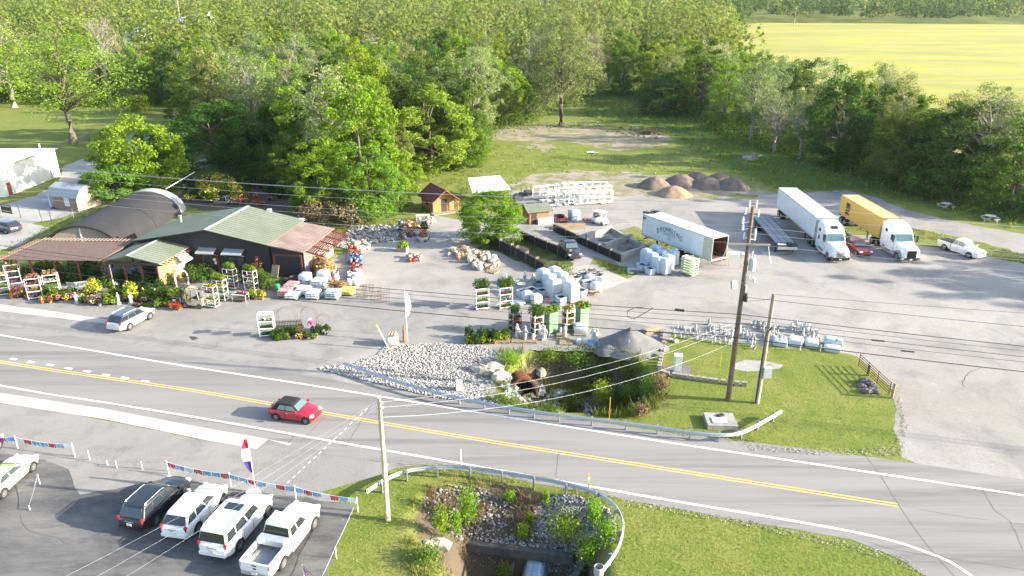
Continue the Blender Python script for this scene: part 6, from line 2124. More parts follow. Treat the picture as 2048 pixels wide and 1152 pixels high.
p = at(612, 1172)
uf = thing('small_flag', (p.x, p.y, .01), 0, 'small striped flag with dark starry corner at the bottom edge beside the pickup', 'flag')
MB().cyl((0, 0, 0), (-.05, 0, 1.45), .015, n=6).build('pole', M_trim, uf)
P0, P1, P2, P3 = Vector((-.05, 0, 1.42)), Vector((.55, -.15, .75)), Vector((.48, -.12, .30)), Vector((-.03, 0, .85))
for k in range(7):
	t0, t1 = k / 7, (k + 1) / 7
	MB().add([P0.lerp(P3, t0), P1.lerp(P2, t0), P1.lerp(P2, t1), P0.lerp(P3, t1)], [(0, 1, 2, 3)]).build('stripe', M_pr if k % 2 == 0 else M_pw, uf)
m = MB().add([P0 + Vector((0, -.012, .0)), P0.lerp(P1, .45) + Vector((0, -.012, 0)), P0.lerp(P1, .45).lerp(P3.lerp(P2, .45), .55) + Vector((0, -.012, 0)), P0.lerp(P3, .55) + Vector((0, -.012, 0))], [(0, 1, 2, 3)])
m.build('canton', mat('canton_blue', (.03, .03, .16), .7), uf)
for k in range(9):
	u, v = .08 + .15 * (k % 3), .1 + .18 * (k // 3)
	q = P0.lerp(P1, u).lerp(P3.lerp(P2, u), v) + Vector((0, -.02, 0))
	MB().box(q, (.035, .01, .035)).build('star', M_pw, uf)
# ---- fences on the left, sign, picnic tables, far poles
def chain_fence(pts, label, h=1.5, step=3.0, z=0.0):
	P = [at(*p) for p in pts]
	root = thing('chain_link_fence', P[0], 0, label, 'fence')
	for a, b in zip(P, P[1:]):
		a, b = a - P[0], b - P[0]
		n = max(1, round((b - a).length / step))
		for k in range(n + 1):
			q = a.lerp(b, k / n)
			MB().cyl((q.x, q.y, 0), (q.x, q.y, h + .1), .035, n=6).build('post', M_steel, root)
		MB().cyl((a.x, a.y, h), (b.x, b.y, h), .022, n=5).build('top_rail', M_steel, root)
		m = MB()
		kk = int((b - a).length / .35)
		for k in range(kk):
			u, v = a.lerp(b, k / kk), a.lerp(b, min(1, (k + 4) / kk))
			m.bar((u.x, u.y, .05), (v.x, v.y, h), .008)
			m.bar((v.x, v.y, .05), (u.x, u.y, h), .008)
		tag(m.build('mesh', M_steel, root), kind='stuff')
	return root
chain_fence([(3, 432), (42, 436), (84, 445), (104, 447), (150, 445)], 'chain link fence with tall posts in front of the shed', h=1.9, step=5)
chain_fence([(150, 447), (200, 420), (230, 405)], 'chain link fence running back beside the shade tunnel', h=1.6, step=4)
chain_fence([(60, 315), (145, 291), (200, 272), (232, 262)], 'chain link fence along the left lawn behind the big tree', h=1.3, step=4)
chain_fence([(318, 243), (358, 238), (385, 226)], 'chain link fence at the far right end of the left lawn', h=1.6, step=4)
s0, s1 = at(7, 432), at(28, 436)
sg = thing('fence_sign', (s0.x, s0.y, 0), atan2(s1.y - s0.y, s1.x - s0.x), 'black banner sign with pale strips on the fence by the parked car', 'sign')
Ls = (s1 - s0).length
MB().box((Ls / 2, -.06, 1.25), (Ls, .04, 1.25)).build('board', M_plast, sg)
for z, hgt_, mm in ((1.68, .16, mat('sign_cream', (.55, .52, .33), .7)), (.92, .14, mat('sign_yellow', (.45, .42, .12), .7))):
	MB().box((Ls / 2, -.09, z), (Ls * .82, .01, hgt_)).build('text_strip', mm, sg)
for (px_, py_, lab) in ((1891, 416, 'weathered round picnic table under the trees, left one of two'), (1979, 441, 'weathered round picnic table under the trees, right one of two')):
	p = at(px_, py_)
	t = thing('picnic_table', p, rng.uniform(0, 3), lab, 'picnic table', 'picnic tables under the trees')
	MB().lathe([(.05, .70), (.72, .70), (.75, .74), (.72, .78), (.05, .78)], 14).build('tabletop', M_conc2, t)
	MB().lathe([(.3, 0), (.16, .1), (.14, .6), (.3, .7)], 10).build('pedestal', M_conc2, t)
	for k in range(4):
		a = k * pi / 2
		q = [(1.05 * cos(a + u) * rr_, 1.05 * sin(a + u) * rr_) for rr_ in (.9, 1.22) for u in ((-.45, 0, .45) if rr_ < 1 else (.45, 0, -.45))]
		MB().prism(q, .38, .46).build('seat', M_conc2, t)
		MB().box((1.08 * cos(a), 1.08 * sin(a), .2), (.18, .18, .38), rz=a).build('seat_leg', M_conc2, t)
for (px_, top, bot, dist, lab) in ((1590, 14, 46, 560, 'slim grey utility pole at the far edge of the yellow field'), (396, 18, 70, 400, 'yellowish wooden pole standing by the far blue roofed house'), (362, 0, 62, 390, 'thin bare utility pole among the far houses')):
	u = (px_ - 1024) / FPX
	y = dist
	x = u * (y * CP + 10 * SP) / 1.0
	z = terrain(x, y)
	zt = CAM_H + (-SP - (top - 576) / FPX * CP) / (CP - (top - 576) / FPX * SP) * y
	r = thing('far_pole', (x, y, z), 0, lab, 'utility pole')
	MB().cyl((0, 0, 0), (0, 0, zt - z), .22, .15, n=6).build('shaft', M_pole3, r)
	MB().box((0, 0, zt - z - .8), (2.2, .15, .15)).build('crossarm', M_pole3, r)
for k, (z, x1) in enumerate(((16, 900), (15, 900))):
	y = 395
	a, b = Vector((-560, y - 30, terrain(0, y) + 13.5 + k)), Vector((-40, y + 60, terrain(0, y) + 20 + k))
	wire(a, b, 3, .05, M_wirel, 'pale far power line over the wood at the top left, %s of two' % ('upper' if k else 'lower'), 'far power lines')
# brush piles and rubbish in the clearing
for (px_, py_, s_, mm, lab, seed) in ((1497, 318, 3.2, M_post, 'pile of grey brush and rubbish in the tall grass', 1), (1296, 268, 3.5, M_dkwood, 'brown brush pile at the right of the dirt clearing', 2), (1492, 78, 10, M_dkwood, 'dark brush heap at the left corner of the yellow field', 3)):
	p = at(px_, py_)
	rg2 = random.Random(seed)
	r = thing('brush_pile', p, 0, lab, 'brush pile')
	m = MB()
	for k in range(60):
		a = Vector((rg2.gauss(0, .35) * s_, rg2.gauss(0, .25) * s_, rg2.random() * .25 * s_))
		m.bar(a, a + Vector((rg2.uniform(-1, 1), rg2.uniform(-1, 1), rg2.uniform(-.15, .3))) * s_ * .4, .05 * s_ ** .4)
	tag(m.build('branches', mm, r), kind='stuff')
	MB().blob((0, 0, .1), (s_ * .6, s_ * .45, s_ * .18), 9, jit=.3, rg=rg2).build('core', M_dkwood if seed != 1 else M_conc, r)
p = at(1180, 306)
m = MB()
for k in range(7):
	m.box((rng.uniform(-1.3, 1.3), rng.uniform(-.5, .5), .12), (1.0, .6, .06), rz=rng.uniform(0, 3), rx=rng.uniform(-.3, .3), ry=rng.uniform(-.2, .2))
o = m.build('tarp_sheet', mat('pale_blue_tarp', (.62, .68, .75), .6))
o.location = p
tag(o, 'crumpled pale blue tarp on the dirt clearing', 'tarp')
# ================================================================== GARDEN CENTRE GOODS
M_terra = mat('terracotta', (.42, .17, .08), .85, var=.12, scale=6)
M_pot = mat('black_pot', (.03, .03, .03), .6, var=.05)
M_wpot = mat('white_pot', (.70, .70, .66), .5, var=.06)
M_tanpot = mat('tan_pot', (.50, .38, .29), .85, var=.15, scale=5)
M_rackw = mat('white_rack_metal', (.74, .75, .70), .5, .1, var=.06)
M_bag = mat('white_bag_film', (.50, .53, .56), .4, var=.06, scale=3, bump=.5, bscale=8, spec=.5)
M_bagb = mat('bluish_bag_film', (.40, .475, .55), .35, var=.08, scale=3, bump=.5, bscale=8, spec=.5)
M_soil = mat('dark_soil', (.03, .026, .024), .95, var=.2, bump=.6)
M_statue = mat('cast_stone_white', (.46, .46, .45), .8, var=.14, scale=5, col2=(.30, .30, .30), objvar=.35)
M_statueg = mat('cast_stone_grey', (.33, .34, .355), .85, var=.14, scale=5)
M_pallet = mat('pallet_wood', (.42, .31, .19), .9, var=.2, scale=4)
M_bagr = mat('red_bag_film', (.42, .10, .10), .4, var=.1, scale=4, col2=(.68, .55, .52))
M_bagy = mat('yellow_bag_film', (.58, .60, .14), .4, var=.1, scale=4)
M_bagw = mat('printed_white_bag', (.66, .66, .64), .4, var=.1, scale=5, col2=(.50, .54, .60))
M_greenw = mat('green_net_wrap', (.10, .24, .11), .7, var=.25, scale=5, col2=(.25, .40, .25))
FLW = {c: mat('petals_' + c, v, .7, var=.06, island=.3) for c, v in dict(red=(.50, .02, .03), pink=(.62, .14, .24), orange=(.68, .20, .03), yellow=(.72, .50, .03), white=(.74, .74, .70), purple=(.25, .07, .34), peach=(.70, .38, .24)).items()}
LF2 = {'green': leaf_mat('plant_green', (.050, .105, .014), (.10, .17, .03), trans=.35), 'lime': leaf_mat('plant_lime', (.14, .22, .02), (.22, .30, .04), trans=.35), 'deep': leaf_mat('plant_deep', (.025, .06, .014), (.06, .11, .025), trans=.3), 'dry': leaf_mat('plant_dry', (.26, .17, .08), (.40, .29, .15), trans=.2), 'bronze': leaf_mat('plant_bronze', (.10, .035, .03), (.18, .07, .05), trans=.2)}
PL = {}
def plant_proto(kind, r, h, leaf, flower, frac, n, ls, pot, pr=.16, ph=.24, seed=0):
	k = (kind,)
	if k in PL:
		return PL[k]
	g = np.random.default_rng(seed + 100)
	d = g.normal(size=(n, 3))
	d /= np.linalg.norm(d, axis=1)[:, None]
	d[:, 2] = np.abs(d[:, 2])
	rad = g.uniform(.25, 1, n) ** .5
	pos = np.stack([d[:, 0] * r * rad, d[:, 1] * r * rad, ph + d[:, 2] * h * rad], 1)
	fm = [FLW[f] for f in flower] if flower else None
	me = cards('foliage', pos, ls, LF2[leaf], up=.5, aspect=.75, seed=seed, nrm=d * .7, mats2=fm, frac2=frac)
	m = MB().lathe([(pr * .75, 0), (pr, ph), (pr * 1.06, ph), (pr * .9, ph - .03), (.02, ph - .04)], 10)
	pm = m.mesh('pot', pot, smooth=40)
	PL[k] = (me, pm)
	return PL[k]
def plant(kind, p, label, group=None, s=1.0, cat='plant', name='potted_plant'):
	me, pm = PL[(kind,)]
	if name == 'potted_plant' and kind in ('green', 'lime', 'deep', 'shrub', 'goldshrub', 'dry', 'bronze', 'fern'):
		name, cat = 'potted_shrub', 'shrub'
	r = thing(name, p, rng.uniform(0, 6.3), label, cat, group)
	s *= 1.18
	r.scale = (s * rng.uniform(.9, 1.1),) * 2 + (s * rng.uniform(.85, 1.2),)
	obj('foliage', me, r)
	obj('pot', pm, r)
	return r
for i_, c in enumerate(('red', 'pink', 'orange', 'yellow', 'white', 'purple', 'peach')):
	plant_proto(c, .34, .34, 'green', [c], .45, 150, .11, [M_terra, M_pot, M_wpot][i_ % 3], seed=i_)
plant_proto('mixed', .42, .34, 'lime', ['pink', 'red', 'white', 'yellow'], .5, 170, .12, M_pot, seed=20)
plant_proto('green', .42, .60, 'green', None, 0, 170, .15, M_pot, seed=21)
plant_proto('lime', .42, .55, 'lime', None, 0, 170, .14, M_pot, seed=22)
plant_proto('deep', .55, .90, 'deep', None, 0, 220, .17, M_pot, .2, .3, seed=23)
plant_proto('shrub', .75, 1.25, 'green', None, 0, 420, .17, M_pot, .24, .34, seed=24)
plant_proto('goldshrub', .75, 1.3, 'lime', ['yellow'], .25, 420, .16, M_pot, .24, .34, seed=25)
plant_proto('sunflower', .38, 1.15, 'green', ['yellow'], .07, 190, .2, M_pot, seed=26)
plant_proto('dry', .55, 1.1, 'dry', ['orange'], .15, 260, .16, M_terra, .22, .3, seed=27)
plant_proto('bronze', .40, 1.5, 'bronze', None, 0, 200, .15, M_pot, seed=28)
plant_proto('fern', .55, .45, 'lime', None, 0, 190, .2, M_terra, .18, .3, seed=29)
DESC = {'red': 'red flowers in a terracotta pot', 'pink': 'pink flowers in a black pot', 'orange': 'orange flowers in a white pot', 'yellow': 'yellow flowers in a terracotta pot', 'white': 'white flowers in a black pot', 'purple': 'purple flowers in a white pot', 'peach': 'peach coloured flowers in a terracotta pot', 'mixed': 'mixed bright flowers in a black pot', 'green': 'leafy green plant', 'lime': 'lime green plant', 'deep': 'dark leafy shrub', 'shrub': 'big green shrub', 'goldshrub': 'big yellow tinged shrub',
		'sunflower': 'tall sunflower plant in a black pot', 'dry': 'dry brown grassy plant in a terracotta pot', 'bronze': 'tall bronze leaved plant', 'fern': 'bright fern in a terracotta pot'}
def G3(px_, py_, z=0.012):
	p = at(px_, py_)
	return Vector((p.x, p.y, z))
def scatter(kinds, x0, y0, x1, y1, n, where_, group=None, s=1.0, z=.012, mind=.42):
	"""n pots between the pixels (x0,y0) and (x1,y1)"""
	pts = []
	t = 0
	while len(pts) < n and t < 600:
		t += 1
		q = G3(rng.uniform(x0, x1), rng.uniform(y0, y1), z)
		if all((q - w).length > mind for w in pts):
			pts.append(q)
			k = rng.choice(kinds)
			plant(k, q, DESC[k] + ' ' + where_, group or 'potted plants ' + where_, s)
# ---- white plant trolleys
def rack_proto(w=1.35, d=.66, h=2.25, shelves=4, material=None, name='plant_rack'):
	r = thing(name, (0, 0, -500), 0, 'x', 'plant rack')
	mm = material or M_rackw
	for sx in (-1, 1):
		for sy in (-1, 1):
			obj('post', MB().box((0, 0, h / 2 + .08), (.05, .05, h)).mesh('post', mm), r, (sx * w / 2, sy * d / 2, 0))
			obj('caster', MB().cyl((0, -.02, .05), (0, .02, .05), .05, n=8).mesh('caster', M_pot), r, (sx * w / 2, sy * d / 2, 0))
	for k in range(shelves):
		z = .16 + k * (h - .1) / (shelves - 1)
		m = MB().box((0, 0, z), (w, d, .03))
		m.box((0, -d / 2, z + .04), (w, .03, .08)).box((0, d / 2, z + .04), (w, .03, .08)).box((-w / 2, 0, z + .04), (.03, d, .08)).box((w / 2, 0, z + .04), (.03, d, .08))
		obj('shelf', m.mesh('shelf', mm), r)
	return r, [.16 + k * (h - .1) / (shelves - 1) for k in range(shelves)]
def tray_mesh(kind, w=1.15, d=.5, hgt=.2, seed=0):
	k = ('tray', kind)
	if k not in PL:
		g = np.random.default_rng(seed)
		n = 150
		pos = np.stack([g.uniform(-w / 2, w / 2, n), g.uniform(-d / 2, d / 2, n), g.uniform(.06, hgt, n)], 1)
		leaf, fl = {'red': ('green', ['red']), 'pink': ('green', ['pink']), 'white': ('green', ['white']), 'green': ('green', None), 'lime': ('lime', None), 'yellow': ('lime', ['yellow']), 'mixed': ('green', ['pink', 'red', 'white', 'yellow']), 'purple': ('deep', ['purple']), 'peach': ('green', ['peach', 'orange'])}[kind]
		me = cards('plants', pos, .13, LF2[leaf], up=.5, seed=seed, mats2=[FLW[f] for f in fl] if fl else None, frac2=.4 if fl else 0, aspect=.8)
		m = MB().box((0, 0, .035), (w, d, .07), top=1.02)
		PL[k] = (me, m.mesh('tray', M_pot))
	return PL[k]
for i_, k in enumerate(('red', 'pink', 'white', 'green', 'lime', 'yellow', 'mixed', 'purple', 'peach')):
	tray_mesh(k, seed=i_ + 50, hgt=.26)
def tray(kind, p, rz, label, group, sz=1.0):
	me, tm = PL[('tray', kind)]
	r = thing('plant_tray', p, rz, label, 'plant tray', group)
	r.scale = (1, 1, sz)
	obj('plants', me, r)
	obj('tray', tm, r)
	return r
RACKS = []
RP, RZ = rack_proto()
def rack(px_, py_, rz, label, trays, top=None, topk=None, tophi=1.0):
	p = G3(px_, py_)
	if not RACKS:
		RP.location = p
		RP.rotation_euler = (0, 0, rz)
		RP['label'] = label
		RP['group'] = 'white plant racks at the garden shop'
		r = RP
	else:
		r = dup(RP, p, rz, label, 'white plant racks at the garden shop')
	RACKS.append(r)
	nm = ('bottom', 'second', 'third', 'top')
	for k, (z, t) in enumerate(zip(RZ, trays)):
		if t:
			tray(t, p + Vector((0, 0, z + .016)), rz, '%s tray, %s shelf, %s' % (t, nm[k], ' '.join(label.split(',')[0].split()[:11])), 'plant trays on white racks', 1.0)
	if top:
		for k in range(3):
			q = rot2(-.42 + k * .42, rng.uniform(-.1, .1), rz)
			plant(top, p + Vector((q[0], q[1], RZ[3] + .016)), '%s plant on %s' % (top, ' '.join(label.split(',')[0].split()[:11])), 'pots on top of the racks', tophi * .8)
rack(8, 590, R(25), 'white rack cut by the left edge, leftmost of the plant racks', ['green', 'lime', 'mixed', 'peach'])
rack(32, 568, R(22), 'white rack second from the left, standing back', ['purple', 'green', 'red', 'peach'], 'peach')
rack(74, 597, R(20), 'white rack third from the left in front of the pergola', ['purple', 'red', 'red', 'pink'], 'pink')
rack(109, 589, R(20), 'white rack fourth from the left with peach flowers on top', ['red', 'lime', 'white', 'peach'], 'peach')
rack(425, 614, R(-18), 'white rack right of the forklift, nearest the road', ['white', 'lime', 'pink', 'yellow'])
rack(444, 600, R(-18), 'white rack with green tops behind the nearest one', ['lime', 'lime', 'yellow', 'lime'], 'lime')
rack(464, 577, R(-18), 'white rack with flowers before the shop door', ['pink', 'white', 'mixed', 'lime'], 'lime')
rack(504, 581, R(-20), 'white rack with leafy tops before the shop window', ['mixed', 'white', 'pink', 'lime'], 'lime')
rack(536, 672, R(8), 'white rack at the left end of the flower island on the forecourt', ['green', 'green', 'white', None])
rack(964, 618, R(18), 'white rack left of two in the middle of the yard', ['green', 'lime', 'red', 'green'], 'shrub', tophi=.75)
rack(1011, 616, R(18), 'white rack right of two in the middle of the yard', ['green', 'white', 'red', 'lime'], 'shrub', tophi=.75)
p = G3(482, 602)
tb_ = thing('plant_table', p, R(-8), 'low metal plant table between the racks with a pink tray', 'table')
for sx in (-1, 1):
	for sy in (-1, 1):
		MB().box((sx * .75, sy * .35, .45), (.05, .05, .9)).build('leg', M_rackw, tb_)
MB().box((0, 0, .8), (1.6, .8, .05)).build('tabletop', M_rackw, tb_)
MB().box((0, 0, .2), (1.6, .8, .04)).build('shelf', M_dkwood, tb_)
tray('pink', p + Vector((.2, 0, .826)), R(-8), 'tray of pink plants on the low metal plant table', 'plant trays on white racks')
# ---- potted plants along the front of the shop
sc = [
	(['mixed', 'green', 'white', 'pink'], 130, 588, 152, 600, 8, 'in front of the white garden seats'),
	(['lime', 'green', 'pink', 'white'], 234, 598, 300, 604, 11, 'behind the white statues'),
	(['green', 'deep', 'mixed'], 440, 560, 530, 568, 9, 'behind the racks by the shop window'),
	(['pink', 'red', 'purple', 'mixed'], 20, 577, 56, 588, 9, 'behind the front edge between the left racks'),
	(['mixed', 'yellow', 'pink', 'red'], 20, 590, 58, 598, 9, 'on the ground between the left racks'),
	(['orange', 'red', 'peach'], 84, 600, 106, 607, 7, 'at the foot of the third white rack'),
	(['lime', 'yellow', 'pink', 'sunflower'], 106, 595, 136, 602, 8, 'right of the fourth white rack'),
	(['sunflower', 'white'], 86, 592, 96, 596, 2, 'between the third and fourth white racks'),
	(['white', 'lime', 'red'], 156, 592, 176, 606, 9, 'beside the small white statue at the left'),
	(['pink', 'purple', 'mixed'], 178, 600, 212, 611, 11, 'around the white garden bench'),
	(['goldshrub'], 180, 584, 200, 592, 2, 'behind the white garden bench'),
	(['sunflower', 'green', 'lime'], 212, 596, 232, 610, 7, 'left of the white statues'),
	(['green', 'deep', 'lime'], 232, 584, 330, 592, 14, 'under the annex eave'),
	(['yellow', 'lime', 'goldshrub'], 252, 596, 272, 602, 4, 'behind the pair of white statues'),
	(['sunflower', 'yellow', 'lime'], 290, 598, 312, 604, 6, 'behind the flower flats'),
	(['shrub', 'green', 'lime'], 312, 604, 340, 616, 8, 'left of the red flower stand'),
	(['fern', 'lime', 'green'], 338, 598, 368, 606, 7, 'on and around the flower stand by the forklift'),
	(['red'], 342, 612, 364, 620, 7, 'in front of the flower stand by the forklift'),
	(['shrub', 'deep', 'green'], 384, 552, 430, 566, 9, 'before the entrance of the black shop'),
	(['green', 'white', 'deep'], 300, 566, 345, 580, 10, 'beside the tan annex wall'),
	(['lime', 'yellow'], 500, 592, 528, 600, 7, 'right of the low plant table'),
	(['deep', 'green', 'shrub'], 520, 566, 536, 580, 4, 'left of the leaning tan board'),
	(['deep', 'shrub', 'green', 'pink'], 30, 556, 200, 566, 22, 'in the shade at the front of the pergola'),
	(['deep', 'shrub', 'red', 'white'], 60, 545, 200, 553, 14, 'deep under the pergola'),
	(['deep', 'green', 'shrub', 'white'], 215, 560, 310, 575, 16, 'under the open annex'),
]
for kinds, x0, y0, x1, y1, n, w in sc:
	scatter(kinds, x0, y0, x1, y1, n, w)
plant('bronze', G3(518, 562), 'tall bronze leaved plant beside the second grey awning', None, 1.5)
for k, (px_, py_, kd, w) in enumerate(((276, 611, 'pink', 'left'), (284, 614, 'green', 'middle'), (294, 613, 'lime', 'right'), (284, 605, 'red', 'rear'))):
	tray(kd, G3(px_, py_), R(-12), 'flat of %s bedding plants on the ground, %s one by the sunflowers' % (kd, w), 'flats on the ground')
for k in range(6):
	q = G3(100 + k * 20, 548)
	plant(('pink', 'white', 'red')[k % 3], q + Vector((0, .4, 1.9)), 'hanging basket of %s flowers under the pergola roof' % ('pink', 'white', 'red')[k % 3], 'hanging baskets', .9, 'hanging basket', 'hanging_basket')
# back nursery beds
scatter(['deep', 'green', 'lime', 'white', 'deep', 'pink'], 372, 362, 560, 404, 40, 'in the shaded nursery beds behind the shop', mind=1.0, s=1.5)
scatter(['goldshrub', 'white', 'goldshrub'], 405, 384, 475, 412, 12, 'in the sunny nursery bed behind the green roof', mind=1.0, s=1.5)
scatter(['red', 'pink'], 470, 404, 530, 412, 9, 'at the back corner of the green roof', mind=.7, s=1.3)
scatter(['yellow'], 366, 396, 392, 404, 6, 'at the back end of the shade tunnel', mind=.7, s=1.4)
tag(sheet('nursery_bed', PX([(345, 400), (400, 352), (560, 350), (640, 440), (560, 445), (470, 420), (400, 420)]), .007, mat('bark_mulch', (.10, .075, .055), .95, var=.2, scale=3, bump=.4), jit=.4), kind='structure')
# ---- statues, benches, urns
def statue_mesh(v):
	k = ('statue', v)
	if k not in PL:
		m = MB()
		if v == 0:
			m.box((0, 0, .09), (.34, .34, .18)).lathe([(.10, .18), (.17, .22), (.15, .45), (.11, .62), (.16, .74), (.14, .86), (.05, .92), (.085, .98), (.095, 1.05), (.05, 1.13)], 9)
			m.cyl((.15, 0, .8), (.22, -.1, .55), .045, n=6).cyl((-.15, 0, .8), (-.2, -.12, .6), .045, n=6)
		elif v == 1:
			m.lathe([(.17, 0), (.18, .05), (.07, .12), (.06, .5), (.1, .6), (.30, .66), (.33, .74), (.28, .73), (.05, .68)], 12)
		elif v == 2:
			m.box((0, 0, .05), (.26, .26, .1)).lathe([(.08, .1), (.13, .2), (.12, .34), (.07, .40), (.09, .46), (.06, .54)], 8)
			m.cyl((.1, 0, .33), (.14, -.1, .2), .035, n=5)
		elif v == 3:
			m.lathe([(.15, 0), (.16, .06), (.09, .12), (.12, .22), (.24, .42), (.27, .52), (.23, .52), (.1, .4)], 12)
		PL[k] = m.mesh('statue', [M_statue, M_statueg][v in (1, 3)], smooth=40)
	return PL[k]
SN = {0: ('garden_statue', 'standing figure statue', 'statue'), 1: ('bird_bath', 'stone bird bath', 'bird bath'), 2: ('garden_ornament', 'small stone ornament', 'ornament'), 3: ('stone_urn', 'stone urn', 'urn')}
def statue(v, p, label, group=None, s=1.0):
	o = obj(SN[v][0], statue_mesh(v), None, p, rng.uniform(0, 6.3))
	o.scale = (s, s, s)
	return tag(o, label, SN[v][2], group)
for px_, py_, w in ((154, 607, 'at the left end of the flower pots'), (238, 608, 'beside the sunflowers, left of the pair'), (263, 608, 'with a yellow plant behind, right of the pair'), (289, 598, 'behind the flower flats'), (313, 600, 'left of the big green plants')):
	statue(0, G3(px_, py_), 'white figure statue ' + w, 'white statues among the flowers', 1.15)
for (x0, y0, x1, y1, n, rows, kinds, s_, w) in (
		(1346, 669, 1462, 687, 26, 2, (2, 2, 0), .8, 'in the front row along the grass island'),
		(1352, 655, 1392, 664, 10, 1, (2, 2, 0), .9, 'in the short rear row at the left'),
		(1414, 650, 1428, 668, 9, 2, (2, 0), .9, 'in the column left of the tall pole'),
		(1436, 662, 1466, 676, 12, 2, (2, 0, 3), .9, 'in the block left of the tall pole'),
		(1478, 662, 1512, 692, 18, 3, (2, 0, 3, 2), .9, 'between the two poles'),
		(1502, 650, 1560, 662, 16, 2, (0, 2, 3), 1.0, 'in the back block behind the poles'),
		(1524, 668, 1575, 690, 16, 2, (3, 1, 2, 0), 1.0, 'in the block right of the weathered pole'),
		(1580, 656, 1636, 668, 14, 2, (0, 2, 1), 1.0, 'in the back row at the right'),
		(1604, 672, 1640, 680, 7, 1, (2, 0), .9, 'beside the white covered pallets')):
	for k in range(n):
		r_, c_ = k % rows, k // rows
		t = (c_ + .5) / math.ceil(n / rows)
		p = G3(x0 + (x1 - x0) * t, y0 + (y1 - y0) * t + (r_ - (rows - 1) / 2) * 8)
		p += Vector((rng.uniform(-.12, .12), rng.uniform(-.15, .15), 0))
		v = rng.choice(kinds)
		statue(v, p, 'pale %s %s' % (SN[v][1], w), 'garden statuary ' + w, s_ * rng.uniform(.62, .85))
for k, (px_, py_, v, w) in enumerate(((1034, 676, 0, 'left of the white statues below the plant towers'), (1043, 678, 3, 'among the statues below the plant towers'), (1050, 680, 0, 'tallest below the plant towers'), (1066, 681, 2, 'beside the tallest statue'), (1078, 672, 0, 'in front of the leafy plant tower'), (1088, 680, 0, 'right below the leafy plant tower'), (1121, 668, 2, 'left of the white bag pallets'), (1129, 676, 0, 'in front of the white bag pallets'), (1133, 664, 2, 'behind the white bag pallets'), (1186, 684, 0, 'left on the blue pallet by the grey heap'), (1193, 686, 0, 'right on the blue pallet by the grey heap'))):
	statue(v, G3(px_, py_), 'white %s %s' % (SN[v][1], w), 'white statues below the plant towers', 1.3)
for k, (px_, py_, v, s_, w) in enumerate(((1030, 578, 1, 1.5, 'rear one of the stone basins by the bags'), (1043, 586, 1, 1.5, 'front one of the stone basins by the bags'), (1066, 578, 0, 1.6, 'tall pale one beside the wrapped pallets'), (1022, 566, 2, 1.6, 'small white one behind the basins'), (1012, 566, 0, 1.0, 'white one behind the right plant rack'), (1050, 566, 0, 1.2, 'grey one behind the stone basins'))):
	statue(v, G3(px_, py_), '%s, %s' % (SN[v][1], w), 'stone pieces beside the bags', s_)
def bench(p, rz, label, s=1.0, material=None):
	r = thing('garden_bench', p, rz, label, 'bench')
	mm = material or M_rackw
	for k in range(4):
		MB().box((0, -.2 + k * .13, .45), (1.3, .1, .03)).build('slat', mm, r)
	for k in range(11):
		MB().bar((-.6 + k * .12, .25, .45), (-.6 + k * .12, .33, .95), .02).build('back_bar', mm, r)
	MB().bar((-.65, .33, .95), (.65, .33, .95), .04).build('back_rail', mm, r)
	for sx in (-.6, .6):
		for sy in (-.2, .25):
			MB().box((sx, sy, .22), (.04, .04, .44)).build('leg', mm, r)
	return r
bench(G3(207, 607), R(-10), 'white iron garden bench among the pink flowers')
bench(G3(142, 584), R(-10), 'white round backed garden seat under the pergola edge, left one')
bench(G3(163, 582), R(20), 'white garden seat under the pergola edge, right one')
# white arbour before the annex
p = G3(366, 574)
ab = thing('garden_arbour', p, R(35), 'white arched garden arbour beside the tan annex wall', 'arbour')
for y in (-.35, .35):
	MB().tube([(.65 * cos(pi * k / 12), y, 1.25 + .7 * sin(pi * k / 12)) for k in range(13)], .035, 5).build('arch', M_rackw, ab)
	for x in (-.65, .65):
		MB().box((x, y, .62), (.06, .06, 1.25)).build('post', M_rackw, ab)
for k in range(13):
	MB().bar((.65 * cos(pi * k / 12), -.4, 1.27 + .7 * sin(pi * k / 12)), (.65 * cos(pi * k / 12), .4, 1.27 + .7 * sin(pi * k / 12)), .035).build('slat', M_rackw, ab)
for x in (-.65, .65):
	for k in range(5):
		MB().box((x, 0, .2 + k * .24), (.03, .7, .03)).build('rung', M_rackw, ab)
# flower stand with cloth by the forklift
p = G3(354, 610)
st = thing('flower_stand', p, R(-8), 'flower stand on legs with dark shelf beside the forklift', 'stand')
for sx in (-.7, .7):
	for sy in (-.35, .35):
		MB().box((sx, sy, .5), (.05, .05, 1.0)).build('leg', M_rackw, st)
MB().box((0, 0, 1.0), (1.6, .9, .05)).build('tabletop', mat('teal_cloth', (.08, .17, .18), .8), st)
for k in range(4):
	plant('fern', p + Vector((-.55 + k * .36, rng.uniform(-.2, .2), 1.03)), 'bright fern on the flower stand beside the forklift', 'ferns on the flower stand', .9)
MB().box((.1, -.47, .72), (.34, .02, .22)).build('price_card', M_trim, st)
